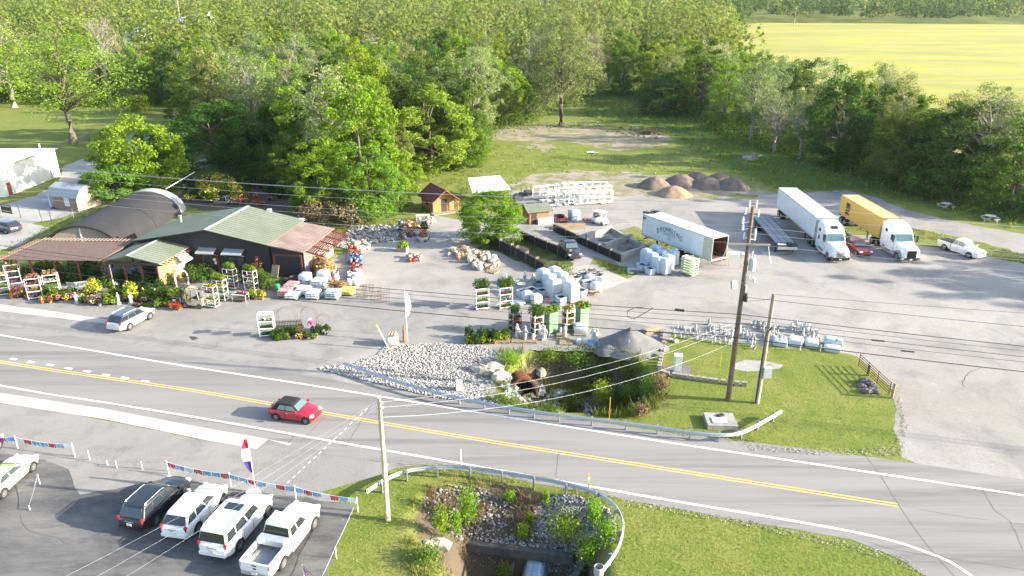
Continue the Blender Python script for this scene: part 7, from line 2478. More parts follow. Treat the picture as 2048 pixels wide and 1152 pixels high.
# ---- flower island on the forecourt
for (px_, py_, lab, w_) in ((576, 652, 'thin iron arch at the back of the flower island, left one', 1.0), (620, 648, 'thin iron arch hung with leaves at the flower island, middle one', .8), (648, 660, 'thin iron arch at the right end of the flower island', .6)):
	p = G3(px_, py_)
	r = thing('iron_arch', p, R(-8), lab, 'garden arch', 'iron arches at the flower island')
	for y in (-.2, .2):
		MB().tube([(w_ * cos(pi * k / 14), y, (1.1 + w_ * .9 * sin(pi * k / 14)) if 0 < k < 14 else .0) for k in range(15)], .010, 4).build('hoop', M_rustp, r)
	for k in range(15):
		a = pi * k / 14
		MB().bar((w_ * cos(a), -.2, 1.1 + w_ * .9 * sin(a)), (w_ * cos(a), .2, 1.1 + w_ * .9 * sin(a)), .008).build('rung', M_rustp, r)
p = G3(579, 656)
fb = thing('picket_fence', p, R(8), 'short dark picket fence at the back of the flower island', 'fence')
for k in range(17):
	MB().box((-1.15 + k * .145, 0, .42), (.06, .03, .84)).build('picket', M_dkwood, fb)
for z in (.25, .65):
	MB().box((0, .03, z), (2.4, .03, .06)).build('rail', M_dkwood, fb)
scatter(['green', 'deep', 'white'], 546, 670, 575, 682, 12, 'at the left of the flower island', s=.68, mind=.32)
scatter(['lime', 'green', 'deep'], 566, 664, 590, 672, 8, 'in the middle of the flower island', s=.7, mind=.32)
scatter(['red', 'pink', 'purple', 'bronze'], 586, 668, 612, 674, 8, 'in the red part of the flower island', s=.68, mind=.32)
scatter(['peach', 'yellow', 'orange', 'green'], 594, 674, 634, 679, 9, 'along the front of the flower island', s=.75, mind=.32)
scatter(['white', 'green', 'deep'], 632, 660, 656, 669, 11, 'at the right end of the flower island', s=.66, mind=.32)
scatter(['shrub', 'green'], 592, 658, 604, 661, 3, 'behind the picket fence of the flower island', s=.65, mind=.4)
# the person in pink among the flowers
p = G3(626, 668)
pe = thing('person', p, R(-120), 'person in a bright pink top, pale pink hat and dark trousers among the island flowers', 'person')
bm = bmesh.new()
J = {'pel': (0, 0, .92), 'che': (.10, 0, 1.22), 'nec': (.17, 0, 1.42), 'hea': (.22, 0, 1.55), 'top': (.24, 0, 1.66), 'shl': (.13, .19, 1.36), 'ell': (.25, .26, 1.10), 'hal': (.42, .20, .98), 'shr': (.13, -.19, 1.36), 'elr': (.24, -.27, 1.10), 'har': (.42, -.22, 1.0),
	 'hil': (0, .10, .88), 'knl': (.05, .12, .48), 'anl': (-.02, .12, .08), 'tol': (.16, .14, .05), 'hir': (0, -.10, .88), 'knr': (.08, -.12, .48), 'anr': (.04, -.12, .08), 'tor': (.22, -.14, .05)}
RAD = {'pel': .145, 'che': .15, 'nec': .062, 'hea': .098, 'top': .075, 'shl': .075, 'ell': .052, 'hal': .036, 'shr': .075, 'elr': .052, 'har': .036, 'hil': .095, 'knl': .068, 'anl': .05, 'tol': .042, 'hir': .095, 'knr': .068, 'anr': .05, 'tor': .042}
EDG = [('pel', 'che'), ('che', 'nec'), ('nec', 'hea'), ('hea', 'top'), ('che', 'shl'), ('shl', 'ell'), ('ell', 'hal'), ('che', 'shr'), ('shr', 'elr'), ('elr', 'har'), ('pel', 'hil'), ('hil', 'knl'), ('knl', 'anl'), ('anl', 'tol'), ('pel', 'hir'), ('hir', 'knr'), ('knr', 'anr'), ('anr', 'tor')]
M_skin = mat('skin', (.50, .31, .23), .6, var=.03)
M_pinktop = mat('pink_top', (.72, .07, .36), .8, var=.06)
M_trous = mat('dark_trousers', (.03, .03, .06), .9, var=.06)
M_hat = mat('pale_pink_hat', (.75, .50, .62), .8, var=.04)
def skinned(name, J, RAD, EDG, root, mats, parent, pick=None):
	ks = list(J)
	me = bpy.data.meshes.new(name)
	me.from_pydata([J[k] for k in ks], [(ks.index(a), ks.index(b)) for a, b in EDG], [])
	o = bpy.data.objects.new(name, me)
	COL.objects.link(o)
	o.modifiers.new('skin', 'SKIN')
	sv = me.skin_vertices[0].data
	for i_, k in enumerate(ks):
		sv[i_].radius = (RAD[k], RAD[k])
		sv[i_].use_root = k == root
	s2 = o.modifiers.new('sub', 'SUBSURF')
	s2.levels = s2.render_levels = 2
	m2 = bpy.data.meshes.new_from_object(o.evaluated_get(bpy.context.evaluated_depsgraph_get()))
	bpy.data.objects.remove(o)
	m2.name = name
	m2.materials.clear()
	for mm in mats:
		m2.materials.append(mm)
	if pick:
		for q in m2.polygons:
			q.material_index = pick(q.center)
			q.use_smooth = True
	return obj(name, m2, parent)
skinned('body', J, RAD, EDG, 'pel', [M_skin, M_pinktop, M_trous], pe, lambda c: 2 if c.z < .90 else (1 if c.z < 1.41 and not (c.x > .33) else 0))
for s in (-1, 1):
	for k in range(5):
		a = -.5 + k * .25
		b0 = Vector((.42, s * .21, .985))
		ln = (.05, .075, .085, .08, .06)[k]
		MB().tube([b0, b0 + Vector((ln * .6, s * a * .05, -.01)), b0 + Vector((ln, s * a * .08, -.035))], [.012, .010, .007], 5).build('finger', M_skin, pe)
	MB().blob((.30, s * .035, 1.585), (.012, .014, .010), 6).build('eye', M_plast, pe)
	MB().blob((.215, s * .098, 1.565), (.018, .010, .028), 6).build('ear', M_skin, pe)
MB().blob((.325, 0, 1.555), (.018, .014, .022), 6).build('nose', M_skin, pe)
MB().box((.308, 0, 1.518), (.01, .045, .010)).build('mouth', mat('lips', (.40, .14, .13), .6), pe)
MB().lathe([(.19, .0), (.17, .015), (.115, .02), (.105, .085), (.07, .11), (.01, .115)], 14, (.225, 0, 1.615)).build('hat', M_hat, pe, smooth=50)
MB().blob((.165, 0, 1.55), (.06, .095, .09), 8).build('hair', mat('brown_hair', (.10, .06, .04), .8), pe)
# ================================================================== YARD GOODS
def bag_mesh(kind):
	k = ('bag', kind)
	if k not in PL:
		rg = random.Random(sum(map(ord, kind)))
		m = MB()
		def sq(w, d, z, r=.12, j=.02):
			pts = []
			for cx, cy, a0 in ((w - r, d - r, 0), (-w + r, d - r, 90), (-w + r, -d + r, 180), (w - r, -d + r, 270)):
				for q in range(3):
					a = R(a0 + 45 * q)
					pts.append((cx + r * cos(a) + rg.uniform(-j, j), cy + r * sin(a) + rg.uniform(-j, j), z + rg.uniform(-j, j) * .5))
			return pts
		if kind in ('tall', 'tallb'):
			m.loft([sq(.54, .60, .14), sq(.57, .63, .5), sq(.55, .62, 1.1), sq(.57, .63, 1.55), sq(.52, .57, 1.82), sq(.36, .40, 1.93)])
			mats = [M_bag if kind == 'tall' else M_bagb]
		elif kind in ('open', 'openw'):
			m.loft([sq(.46, .46, .02), sq(.52, .52, .35), sq(.50, .50, .72), sq(.54, .54, .80, j=.05), sq(.46, .46, .78), sq(.42, .42, .66)], caps=False)
			m.add(sq(.44, .44, .66), [tuple(range(12))], 1)
			mats = [M_bag if kind == 'openw' else M_bagb, M_soil]
		elif kind == 'cube':
			m.loft([sq(.48, .48, .02), sq(.54, .54, .4), sq(.53, .53, .85), sq(.42, .42, .98), sq(.2, .2, 1.0)])
			mats = [M_bag]
		else:
			m.loft([sq(.34, .22, .0, .08), sq(.38, .25, .05, .08), sq(.36, .23, .10, .08), sq(.25, .14, .125, .06)])
			mats = [{'flat': M_bagw, 'flatr': M_bagr, 'flaty': M_bagy, 'flatb': M_bagb}[kind]]
		PL[k] = m.mesh('bag', mats, smooth=50)
	return PL[k]
def bag(kind, p, rz, label, group=None, s=1.0, name='bulk_bag', cat='bag'):
	o = obj(name, bag_mesh(kind), None, p, rz)
	o.scale = s if hasattr(s, '__len__') else (s, s, s)
	return tag(o, label, cat, group)
def pallet_proto():
	r = thing('pallet', (0, 0, -500), 0, 'x', 'pallet')
	for k in range(6):
		obj('slat', MB().box((0, -.5 + k * .2, .13), (1.2, .12, .02)).mesh('slat', M_pallet), r)
	for y in (-.55, 0, .55):
		obj('runner', MB().box((y, 0, .06), (.09, 1.1, .1)).mesh('runner', M_pallet), r)
	return r
PALS = []
PAL = pallet_proto()
def pallet(p, rz, label, group='wooden pallets', s=1.0):
	if not PALS:
		r = PAL
		r.location = p
		r.rotation_euler = (0, 0, rz)
		r['label'] = label
		r['group'] = group
	else:
		r = dup(PAL, p, rz, label, group)
	PALS.append(r)
	return r
def stack(px_, py_, rz, kind, layers, label, what, z0=.15):
	"""a pallet with layers of flat bags, each bag a thing"""
	p = G3(px_, py_)
	pallet(p, rz, 'wooden pallet under the ' + label)
	for l in range(layers):
		for q in range(6):
			x, y = ((-.38, .38)[q % 2], (-.40, 0, .40)[q // 2]) if l % 2 == 0 else ((-.40, 0, .40)[q // 2], (-.38, .38)[q % 2])
			v = rot2(x, y, rz)
			bag(kind, p + Vector((v[0], v[1], z0 + l * .11)), rz + (pi / 2 if l % 2 else 0) + rng.uniform(-.06, .06), '%s in %s, layer %d' % (what, label, l + 1), what + 's stacked on pallets', .98, 'soil_bag', 'bag')
# bagged goods before the garage end
stack(572, 592, R(-8), 'flatr', 6, 'the front red stack, leftmost', 'red bag')
stack(584, 580, R(-8), 'flatr', 6, 'the red stack behind', 'red bag')
stack(586, 596, R(-8), 'flat', 4, 'the small white stack by the red one', 'white bag')
stack(608, 588, R(-8), 'flat', 6, 'the white stack right of the red ones', 'white bag')
stack(628, 596, R(-8), 'flat', 6, 'the front white stack of the double row', 'white bag')
stack(638, 576, R(-8), 'flat', 8, 'the rear white stack of the double row', 'white bag')
stack(667, 596, R(-8), 'flatb', 7, 'the grey white stack by the yellow one', 'grey white bag')
stack(696, 588, R(-8), 'flaty', 5, 'the yellow stack', 'yellow bag')
bag('tallb', G3(612, 570), R(-8), 'grey film wrapped pallet load behind the red bag stacks', None, (1.05, 1.05, .75))
bag('tall', G3(648, 562), R(-8), 'white film wrapped pallet load behind the double row of bags', None, (1.05, 1.05, .7))
for k, (px_, py_, w) in enumerate(((574, 566, 'left'), (590, 560, 'middle'), (596, 572, 'front'), (606, 558, 'right'))):
	p = G3(px_, py_)
	r = thing('water_tub', p, R(-8), 'black plastic tub before the garage door, %s one' % w, 'tub', 'black tubs before the garage door')
	MB().lathe([(.42, 0), (.55, .45), (.60, .46), (.52, .44), (.40, .30), (.02, .30)], 14).build('shell', M_pot, r)
p = G3(551, 556)
tag(MB().slab([(-.55, -.2, .05), (.55, -.2, .05), (.45, .35, 1.5), (-.65, .35, 1.5)], .04).build('leaning_board', M_tanpot, None, 0, p, R(-30)), 'tan board leaning beside the garage door', 'board')
p = G3(556, 584)
tag(MB().lathe([(.25, 0), (.32, .5), (.28, .9), (.1, .95)], 12).build('green_bin', mat('bin_green', (.03, .28, .16), .5), None, 40, p), 'green bin left of the red bags', 'bin')
scatter(['dry', 'dry', 'orange'], 628, 540, 662, 558, 12, 'beside the garage end under the trellis', s=1.3)
scatter(['dry'], 664, 580, 690, 586, 5, 'behind the yellow bag stack', s=.9)
def pot_mesh(v):
	k = ('gpot', v)
	if k not in PL:
		prof = ([(.20, 0), (.34, .25), (.36, .5), (.26, .72), (.30, .78), (.25, .78), (.2, .6)], [(.26, 0), (.36, .5), (.40, .52), (.34, .5), (.24, .2)], [(.18, 0), (.30, .2), (.33, .38), (.22, .56), (.17, .62), (.22, .68), (.17, .67)])[v % 3]
		m_ = (FP['red'], FP['blue'], FP['white'], FP['orange'], M_tanpot, M_statueg)[v // 3]
		PL[k] = MB().lathe(prof, 12).mesh('pot', m_, smooth=50)
	return PL[k]
FP = {c: mat('glazed_' + c, v, .25, var=.08, scale=5, spec=.6) for c, v in dict(red=(.30, .04, .03), blue=(.06, .14, .24), white=(.62, .62, .60), orange=(.45, .17, .06)).items()}
CN = ('red glazed', 'blue glazed', 'white', 'orange', 'tan clay', 'grey stone')
def pots(col, x0, y0, x1, y1, n, w, s=1.0, mind=.5):
	pts = []
	t = 0
	while len(pts) < n and t < 500:
		t += 1
		q = G3(rng.uniform(x0, x1), rng.uniform(y0, y1))
		if all((q - u).length > mind * s for u in pts):
			pts.append(q)
			c = rng.choice(col)
			o = obj('garden_pot', pot_mesh(c * 3 + rng.randrange(3)), None, q)
			o.scale = (s * rng.uniform(.8, 1.15),) * 3
			tag(o, '%s garden pot %s' % (CN[c], w), 'pot', 'garden pots ' + w)
pots([3, 0], 700, 502, 718, 514, 8, 'at the far end of the pottery row')
pots([1], 700, 514, 722, 530, 11, 'in the blue part of the pottery row')
pots([0], 704, 530, 720, 552, 9, 'in the red part of the pottery row')
pots([2], 698, 546, 720, 578, 14, 'in the white part of the pottery row')
pots([2, 5], 660, 540, 674, 566, 8, 'along the left side of the pottery aisle')
pots([2, 4], 706, 490, 742, 504, 9, 'on the stony bank at the end of the pottery')
pots([0, 4, 5], 816, 512, 842, 526, 7, 'in the small group alone on the gravel', .9)
pots([4, 4, 3], 912, 504, 950, 520, 9, 'at the left end of the pallet row by the round tree')
pots([4, 4, 2], 940, 512, 998, 543, 24, 'on the pallet row by the round tree')
pots([3, 0, 1, 5], 802, 452, 852, 484, 20, 'in the colourful display before the cabin')
pots([4], 838, 438, 872, 450, 6, 'under the white table before the cabin', .9)
for k in range(5):
	pallet(G3(930 + k * 14, 516 + k * 7), R(-35), 'wooden pallet %s under the tan pots by the round tree' % ('leftmost', 'second', 'middle', 'fourth', 'rightmost')[k])
scatter(['peach', 'red', 'deep', 'orange', 'green'], 802, 452, 856, 482, 12, 'in the colourful display before the cabin')
p = G3(805, 502)
pb = thing('planter_box', p, R(-12), 'wooden planter box with leafy lettuce green plant on the gravel', 'planter')
for s in (-1, 1):
	for k in range(3):
		MB().box((0, s * .5, .1 + k * .2), (1.3, .05, .18)).build('plank', M_post, pb)
		MB().box((s * .65, 0, .1 + k * .2), (.05, .96, .18)).build('plank', M_post, pb)
MB().box((0, 0, .45), (1.2, .9, .1)).build('soil', M_soil, pb)
plant('fern', p + Vector((0, 0, .3)), 'leafy green plant growing in the wooden planter box', None, 1.1)
p = G3(926, 506)
mb_ = thing('mulch_bin', p, R(-10), 'grey box heaped with orange mulch beside the round tree', 'bin')
MB().box((0, 0, .38), (1.3, 1.1, .76)).build('bin_wall', M_conc, mb_)
MB().blob((0, 0, .72), (.62, .52, .34), 10, jit=.15).build('mulch', mat('orange_mulch', (.34, .14, .07), .95, var=.2, bump=.5), mb_)
p = G3(846, 482)
MBb = thing('basket_planter', p, 0, 'round woven basket planter with red plants before the cabin', 'planter')
MB().lathe([(.55, 0), (.75, .4), (.82, .7), (.76, .7), (.6, .5), (.02, .5)], 16).build('basket', M_conc2, MBb)
plant('red', p + Vector((0, 0, .5)), 'red flowers growing in the round woven basket', None, 1.4)
p = G3(846, 441)
tt = thing('display_table', p, R(10), 'white display table with wares before the cabin', 'table')
MB().box((0, 0, .8), (2.0, .8, .06)).build('tabletop', M_trim, tt)
for x in (-.9, .9):
	for y in (-.3, .3):
		MB().box((x, y, .4), (.07, .07, .8)).build('leg', M_trim, tt)
for k in range(7):
	q = G3(892 + rng.uniform(0, 22), 498 + rng.uniform(0, 14))
	o = MB().blob((0, 0, .12), (.35, .3, .26), 7, jit=.3, rg=random.Random(k + 40)).build('boulder', M_boul)
	o.location = q
	tag(o, 'yellowish stone edging the bed left of the round tree', 'rock', 'stones left of the round tree')
# stone bank behind the garage end
rock_field('stone_bank', PX([(690, 470), (700, 452), (800, 452), (860, 440), (850, 462), (790, 482), (700, 492)]), 900, .10, .24, M_rockm, seed=21)
rock_field('stone_bank', PX([(666, 492), (690, 486), (740, 490), (735, 502), (700, 500)]), 160, .12, .28, M_boul, seed=22)
# rusty wire trellises
for k, (px_, py_, w) in enumerate(((724, 596, 'left'), (738, 594, 'second'), (752, 600, 'third'), (768, 606, 'right'))):
	p = G3(px_, py_)
	r = thing('wire_trellis', p, R(-10 + k * 7), 'rusty wire trellis panel at the end of the bag row, %s one' % w, 'trellis', 'rusty trellis panels')
	for q in range(9):
		MB().box((-.6 + q * .15, 0, .75), (.018, .018, 1.5)).build('bar', M_rustp, r)
	for z in (.1, .5, .95, 1.4):
		MB().box((0, 0, z), (1.25, .018, .018)).build('bar', M_rustp, r)
# stone pallet, feather banner, yellow tipped pole at the riprap
p = G3(786, 690)
pallet(p, R(8), 'wooden pallet with wrapped goods at the edge of the riprap')
bag('cube', p + Vector((0, 0, .15)), R(8), 'white wrapped load on the pallet at the edge of the riprap', None, (1.0, .95, .85))
for k in range(3):
	for j in range(2):
		q = p + Vector((-.3 + k * .26, -.2 + j * .4, 1.02))
		tag(MB().cyl((0, -.2, .1), (0, .2, .1), .1, n=9).build('firewood_log', M_pallet, None, 0, q), 'brown log bundle lying on the wrapped pallet by the riprap', 'log', 'logs on the wrapped pallet')
p = G3(815, 682)
ff = thing('feather_banner', p, R(20), 'tall plain white feather banner at the edge of the riprap', 'banner')
MB().cyl((0, 0, 0), (0, 0, 5.1), .035, n=6).build('pole', M_trim, ff)
rr_ = []
for k in range(11):
	z = 2.6 + 2.5 * k / 10
	w = .16 + .36 * sin(pi * (k / 10) ** .8) if k < 10 else .05
	rr_.append([(0, 0, z), (w * .5, .07 * sin(k), z), (w, .02, z - .1)])
MB().loft(rr_, closed=False).build('banner_panel', M_canvas, ff)
p = G3(809, 684)
tag(MB().lathe([(.16, 0), (.17, .4), (.12, .8), (.14, 1.2), (.07, 1.6), (.02, 1.75)], 8).build('carved_post', mat('carved_wood', (.25, .13, .08), .9, var=.2), None, 40, p), 'brown carved wooden post beside the feather banner', 'post')
p = G3(779, 700)
o = thing('leaning_pole', p, 0, 'pale pole with yellow ends leaning over the riprap edge', 'pole')
MB().cyl((0, 0, 0), (-.95, .4, 1.9), .06, n=8).build('shaft', M_trim, o)
MB().cyl((-.95, .4, 1.9), (-1.15, .48, 2.3), .062, n=8).cyl((0, 0, 0), (-.1, .04, .2), .065, n=8).build('yellow_end', M_yel, o)
# wrapped pallet loads and open bags in the middle of the yard
wl_ = 'film wrapped pallet load in the middle of the yard, '
for k, (px_, py_, w, sz) in enumerate(((1086, 570, 'rear left', 1.0), (1098, 580, 'second of the left row', 1.0), (1106, 594, 'front of the left row', 1.1), (1108, 566, 'rear of the right row', 1.0), (1122, 576, 'second of the right row', 1.0), (1132, 588, 'third of the right row', 1.05), (1142, 602, 'front of the right row', 1.12))):
	bag('tall', G3(px_, py_), R(38), wl_ + w, 'film wrapped loads in the middle of the yard', (sz, sz, sz * 1.0), 'wrapped_pallet', 'pallet load')
for k, (px_, py_, kd, w) in enumerate(((1078, 576, 'open', 'behind the basins'), (1084, 592, 'open', 'left of the wrapped loads'), (1122, 606, 'open', 'in front of the wrapped loads'), (1054, 600, 'cube', 'left of the pair of white cubes'), (1072, 606, 'cube', 'right of the pair of white cubes'), (1064, 590, 'openw', 'behind the white cubes'), (1046, 594, 'openw', 'beside the stone basins'),
									   (1152, 566, 'openw', 'left of the right hand group'), (1166, 560, 'openw', 'rear of the right hand group'), (1180, 566, 'cube', 'middle of the right hand group'), (1196, 562, 'openw', 'right rear of the right hand group'), (1206, 572, 'cube', 'rightmost of the right hand group'), (1192, 582, 'cube', 'front of the right hand group'), (1162, 592, 'openw', 'beside the firewood'), (1176, 576, 'openw', 'behind the firewood'))):
	bag(kd, G3(px_, py_), R(rng.uniform(20, 50)), ('open white bag of dark soil, ' if 'open' in kd else 'full white cube bag, ') + w, 'bulk bags in the middle of the yard', 1.0)
for k in range(8):
	bag('flatr' if k % 3 else 'flatb', G3(1100 + rng.uniform(-10, 12), 602 + rng.uniform(-4, 4)) + Vector((0, 0, .11 * (k // 4))), rng.uniform(0, 3), 'slumped pink bag on the ground before the wrapped loads', 'pink bags on the ground', 1.0, 'soil_bag')
for k in range(10):
	bag('flat', G3(1034 + rng.uniform(-12, 12), 606 + rng.uniform(-5, 4)) + Vector((0, 0, .11 * (k // 5))), rng.uniform(0, 3), 'white bag slumped beside the right plant rack', 'white bags by the plant rack', 1.15, 'soil_bag')
for k in range(16):
	q = G3(1186 + rng.uniform(-9, 9), 590 + rng.uniform(-4, 4)) + Vector((0, 0, .12 + .18 * (k // 6)))
	tag(MB().cyl((-.25, 0, 0), (.25, 0, 0), .1, n=7).build('firewood_log', M_pallet, None, 0, q, rng.uniform(-.5, .5)), 'split yellowish log in the low heap beside the white bags', 'log', 'firewood beside the white bags')
m = MB()
for k in range(12):
	c = G3(1160 + rng.uniform(-20, 40), 558 + rng.uniform(-4, 10), .82)
	m.tube([c + Vector((.4 * cos(a), .4 * sin(a), .06 * sin(a * 3) + rng.uniform(0, .2))) for a in np.linspace(0, 6.28, 10)], .035, 5)
tag(m.build('hose_coils', M_pot), 'tangle of black hose coils over the right hand white bags', 'hose')
# by the old trailer
for k, (px_, py_, w) in enumerate(((1292, 528, 'rear left'), (1302, 536, 'second of the left row'), (1314, 545, 'front of the left row'), (1310, 520, 'rear of the middle row'), (1322, 530, 'second of the middle row'), (1334, 540, 'third of the middle row'), (1328, 548, 'frontmost'), (1344, 530, 'nearest the old trailer'))):
	bag('tallb', G3(px_, py_), R(38), 'bluish wrapped pallet load beside the old trailer, ' + w, 'bluish wrapped loads beside the old trailer', (1, 1, 1.0), 'wrapped_pallet', 'pallet load')
for px_, py_, w in ((1284, 540, 'left'), (1300, 548, 'right')):
	bag('open', G3(px_, py_), R(35), 'open bluish bag of dark soil before the wrapped loads, %s one' % w, 'open bags by the old trailer')
for k in range(9):
	bag('flatb', G3(1262 + rng.uniform(-12, 14), 544 + rng.uniform(-4, 4)) + Vector((0, 0, .03)), rng.uniform(0, 3), 'torn pale bag lying left of the bluish loads', 'torn bags on the ground', 1.2, 'soil_bag')
p = G3(1378, 549)
er, _ = rack_proto(1.7, 1.0, 2.0, 7, mat('pale_green_rack', (.55, .62, .45), .5, .1, var=.06), 'metal_rack')
er.location = p
er.rotation_euler = (0, 0, R(-50))
tag(er, 'empty pale green metal rack before the open end of the old trailer', 'rack')
p = G3(1452, 530)
ld = thing('step_ladder', p, R(15), 'wooden ladder leaning at the open end of the old trailer', 'ladder')
for x in (-.25, .25):
	MB().bar((x, -.3, 0), (x * .8, .35, 1.5), .05).build('stile', M_post, ld)
for k in range(5):
	MB().bar((-.24, -.3 + .12 * k + .06, .25 + .26 * k), (.24, -.3 + .12 * k + .06, .25 + .26 * k), .05).build('rung', M_post, ld)
# tall wrapped plant towers by the road
for k, (px_, py_, kd, top, lab) in enumerate(((1030, 664, 'dark', 'green', 'dark wire plant tower with green top, leftmost'), (1073, 670, 'pink', 'shrub', 'tall plant tower with a bushy leafy top, second from left'), (1102, 664, 'green', 'fern', 'green net wrapped plant tower, middle'), (1136, 660, 'red', 'yellow', 'plant tower with yellow flowers on top and red fruit, fourth'), (1163, 655, 'green', 'fern', 'green and white wrapped plant tower, rightmost'))):
	p = G3(px_, py_)
	r = thing('plant_tower', p, R(30), lab, 'plant tower', 'plant towers by the road')
	r.scale = (1, 1, 1.22)
	for sx in (-1, 1):
		for sy in (-1, 1):
			MB().box((sx * .45, sy * .42, .95), (.05, .05, 1.9)).build('post', M_rackw if kd != 'dark' else M_steel, r)
	for z in (.12, .62, 1.12, 1.62):
		MB().box((0, 0, z), (.9, .84, .03)).build('shelf', M_rackw if kd != 'dark' else M_steel, r)
	if kd == 'green':
		m = MB()
		for a, b in (((-.49, -.46), (.49, -.46)), ((.49, -.46), (.49, .46)), ((.49, .46), (-.49, .46)), ((-.49, .46), (-.49, -.46))):
			m.slab([(a[0], a[1], .1), (b[0], b[1], .1), (b[0], b[1], 1.85), (a[0], a[1], 1.85)], .012)
		m.build('net_wrap', M_greenw, r)
	else:
		n = 900
		pos = np.stack([nrg.uniform(-.46, .46, n), nrg.uniform(-.44, .44, n), nrg.choice([.3, .8, 1.3], n) + nrg.uniform(-.12, .18, n)], 1)
		obj('plants', cards('plants', pos, .17, LF2['deep'], up=.4, seed=k, mats2=[FLW[{'dark': 'red', 'pink': 'pink', 'red': 'orange'}[kd]], LF2['green']], frac2=.5), r)
	for q in range(3):
		v = rot2(-.25 + .25 * q, rng.uniform(-.2, .2), .5)
		plant(top, p + Vector((v[0], v[1], 2.0)), '%s plant topping %s' % (top, lab.split(',')[0]), 'plants topping the towers', .9 if top != 'shrub' else .75)
scatter(['yellow', 'deep', 'lime', 'red'], 936, 676, 990, 688, 22, 'in the low bed at the back of the riprap', s=.8, mind=.35)
scatter(['green', 'red', 'lime'], 998, 672, 1018, 682, 6, 'in the wooden crate left of the plant towers', s=.9, mind=.35)
for k, (px_, py_, w) in enumerate(((1008, 682, 'under the potted plants left of the towers'), (1036, 682, 'under the statues, left'), (1062, 682, 'under the statues, right'), (1132, 686, 'empty, before the white bags'), (1126, 674, 'under the small ornaments'), (1160, 668, 'under the white bag load'))):
	pallet(G3(px_, py_), R(-4), 'wooden pallet ' + w)
bag('cube', G3(1160, 666) + Vector((0, 0, .15)), R(0), 'white wrapped bag load on a pallet right of the plant towers', None, (1.2, 1.0, .8))
for px_, py_, w in ((1157, 686, 'left'), (1168, 686, 'right')):
	bag('cube', G3(px_, py_), 0, 'small white block before the white bag load, %s one' % w, 'small white blocks', (.48, .5, .5), 'white_block', 'block')
tag(MB().box((0, 0, .08), (1.3, .9, .16)).build('blue_pallet', mat('pallet_blue', (.10, .32, .55), .6), None, 0, G3(1188, 688)), 'blue pallet carrying two white statues by the grey heap', 'pallet')
for k in range(5):
	tag(MB().box((0, 0, .04), (1.6, .9 - .1 * k, .07), rz=rng.uniform(-.3, .3)).build('board_stack', M_pallet, None, 0, G3(1303, 664) + Vector((0, 0, .08 * k)), .3), 'yellowish broken boards piled behind the grey heap', 'board', 'broken boards behind the grey heap')
# covered loads at the right of the statuary
for k, (px_, py_, kd, sz, w) in enumerate(((1590, 688, 'tall', (1.15, 1.0, .35), 'long white covered load right of the statuary'), (1622, 692, 'tall', (1.0, 1.0, .34), 'white covered load with dark hollow beside it'), (1660, 690, 'tallb', (1.0, .8, .4), 'bluish covered load near the gate'), (1664, 702, 'cube', (1.3, .8, .5), 'pale low load at the right end of the statuary'), (1676, 694, 'cube', (.6, .6, .8), 'white bag at the right end of the statuary'), (1560, 690, 'tallb', (1.1, .8, .3), 'low grey load behind the wire fence'))):
	bag(kd, G3(px_, py_), R(-20), w, None, sz, 'covered_load', 'pallet load')
cable_fence([(1462, 690), (1530, 698), (1600, 702), (1640, 704)], [.7, .8, .8, .7], 'thin wire fence between the statuary and the grass island', .01)
# ---- bins: black walls, concrete bays
def bin_wall(pts, h, th, material, label, posts=None, step=1.25):
	P = [at(*q) for q in pts]
	r = thing('bin_wall', P[0], 0, label, 'low wall')
	for a, b in zip(P, P[1:]):
		a, b = a - P[0], b - P[0]
		L_, an = (b - a).length, atan2(b.y - a.y, b.x - a.x)
		n = max(1, round(L_ / step))
		for k in range(n):
			c = a.lerp(b, (k + .5) / n)
			for row in range(3):
				MB().box((c.x, c.y, h * (row + .5) / 3), (L_ / n - .03, th + rng.uniform(-.02, .02), h / 3 - .02), rz=an).build('block', material, r)
			if posts and k % 2 == 0:
				MB().box((c.x, c.y, h * .62), (.10, th + .12, h * 1.25), rz=an).build('post', posts, r)
M_dkpost = mat('grey_post', (.16, .135, .11), .95, var=.2)
M_bkw = mat('black_bin_wall', (.03, .026, .024), .95, var=.2)
bin_wall([(975, 486), (1030, 510), (1090, 545)], 1.15, .35, M_bkw, 'black log walled bin side nearest the pots', M_dkpost)
bin_wall([(1042, 478), (1090, 498), (1146, 522)], 1.1, .3, M_bkw, 'black bin wall left of the dark pickup', M_dkpost)
bin_wall([(1108, 462), (1170, 492), (1240, 524)], 1.0, .3, M_bkw, 'black bin wall right of the dark pickup', M_dkpost)
bin_wall([(1172, 480), (1222, 464)], .9, .3, M_conc, 'grey concrete bay wall, rear one')
bin_wall([(1208, 500), (1262, 480)], .9, .3, M_conc, 'grey concrete bay wall, middle one')
bin_wall([(1240, 522), (1290, 504)], .9, .3, M_conc, 'grey concrete bay wall, front one')
bin_wall([(1222, 464), (1290, 502)], .7, .3, M_conc, 'long grey concrete back wall of the bays')
heap(1212, 480, 34, .5, M_gp3, 'small grey heap in the rear concrete bay', 1.2, sy=.7)
heap(1250, 498, 34, .5, M_gp, 'small brown heap in the front concrete bay', 3.2, sy=.7)
heap(1035, 500, 60, .5, mat('dark_mulch', (.05, .04, .032), .95, var=.2, bump=.6), 'dark mulch heap between the black bin walls', 5.5, sy=.7)
for k in range(4):
	tag(MB().box((0, 0, .1), (4.6, .5, .2)).build('timber_beam', M_pallet, None, 0, G3(1138, 458 - k * 1.5) + Vector((0, 0, .21 * (k // 2))), R(8 + rng.uniform(-2, 2))), 'long tan timber lying behind the black bins', 'timber', 'tan timbers behind the bins')
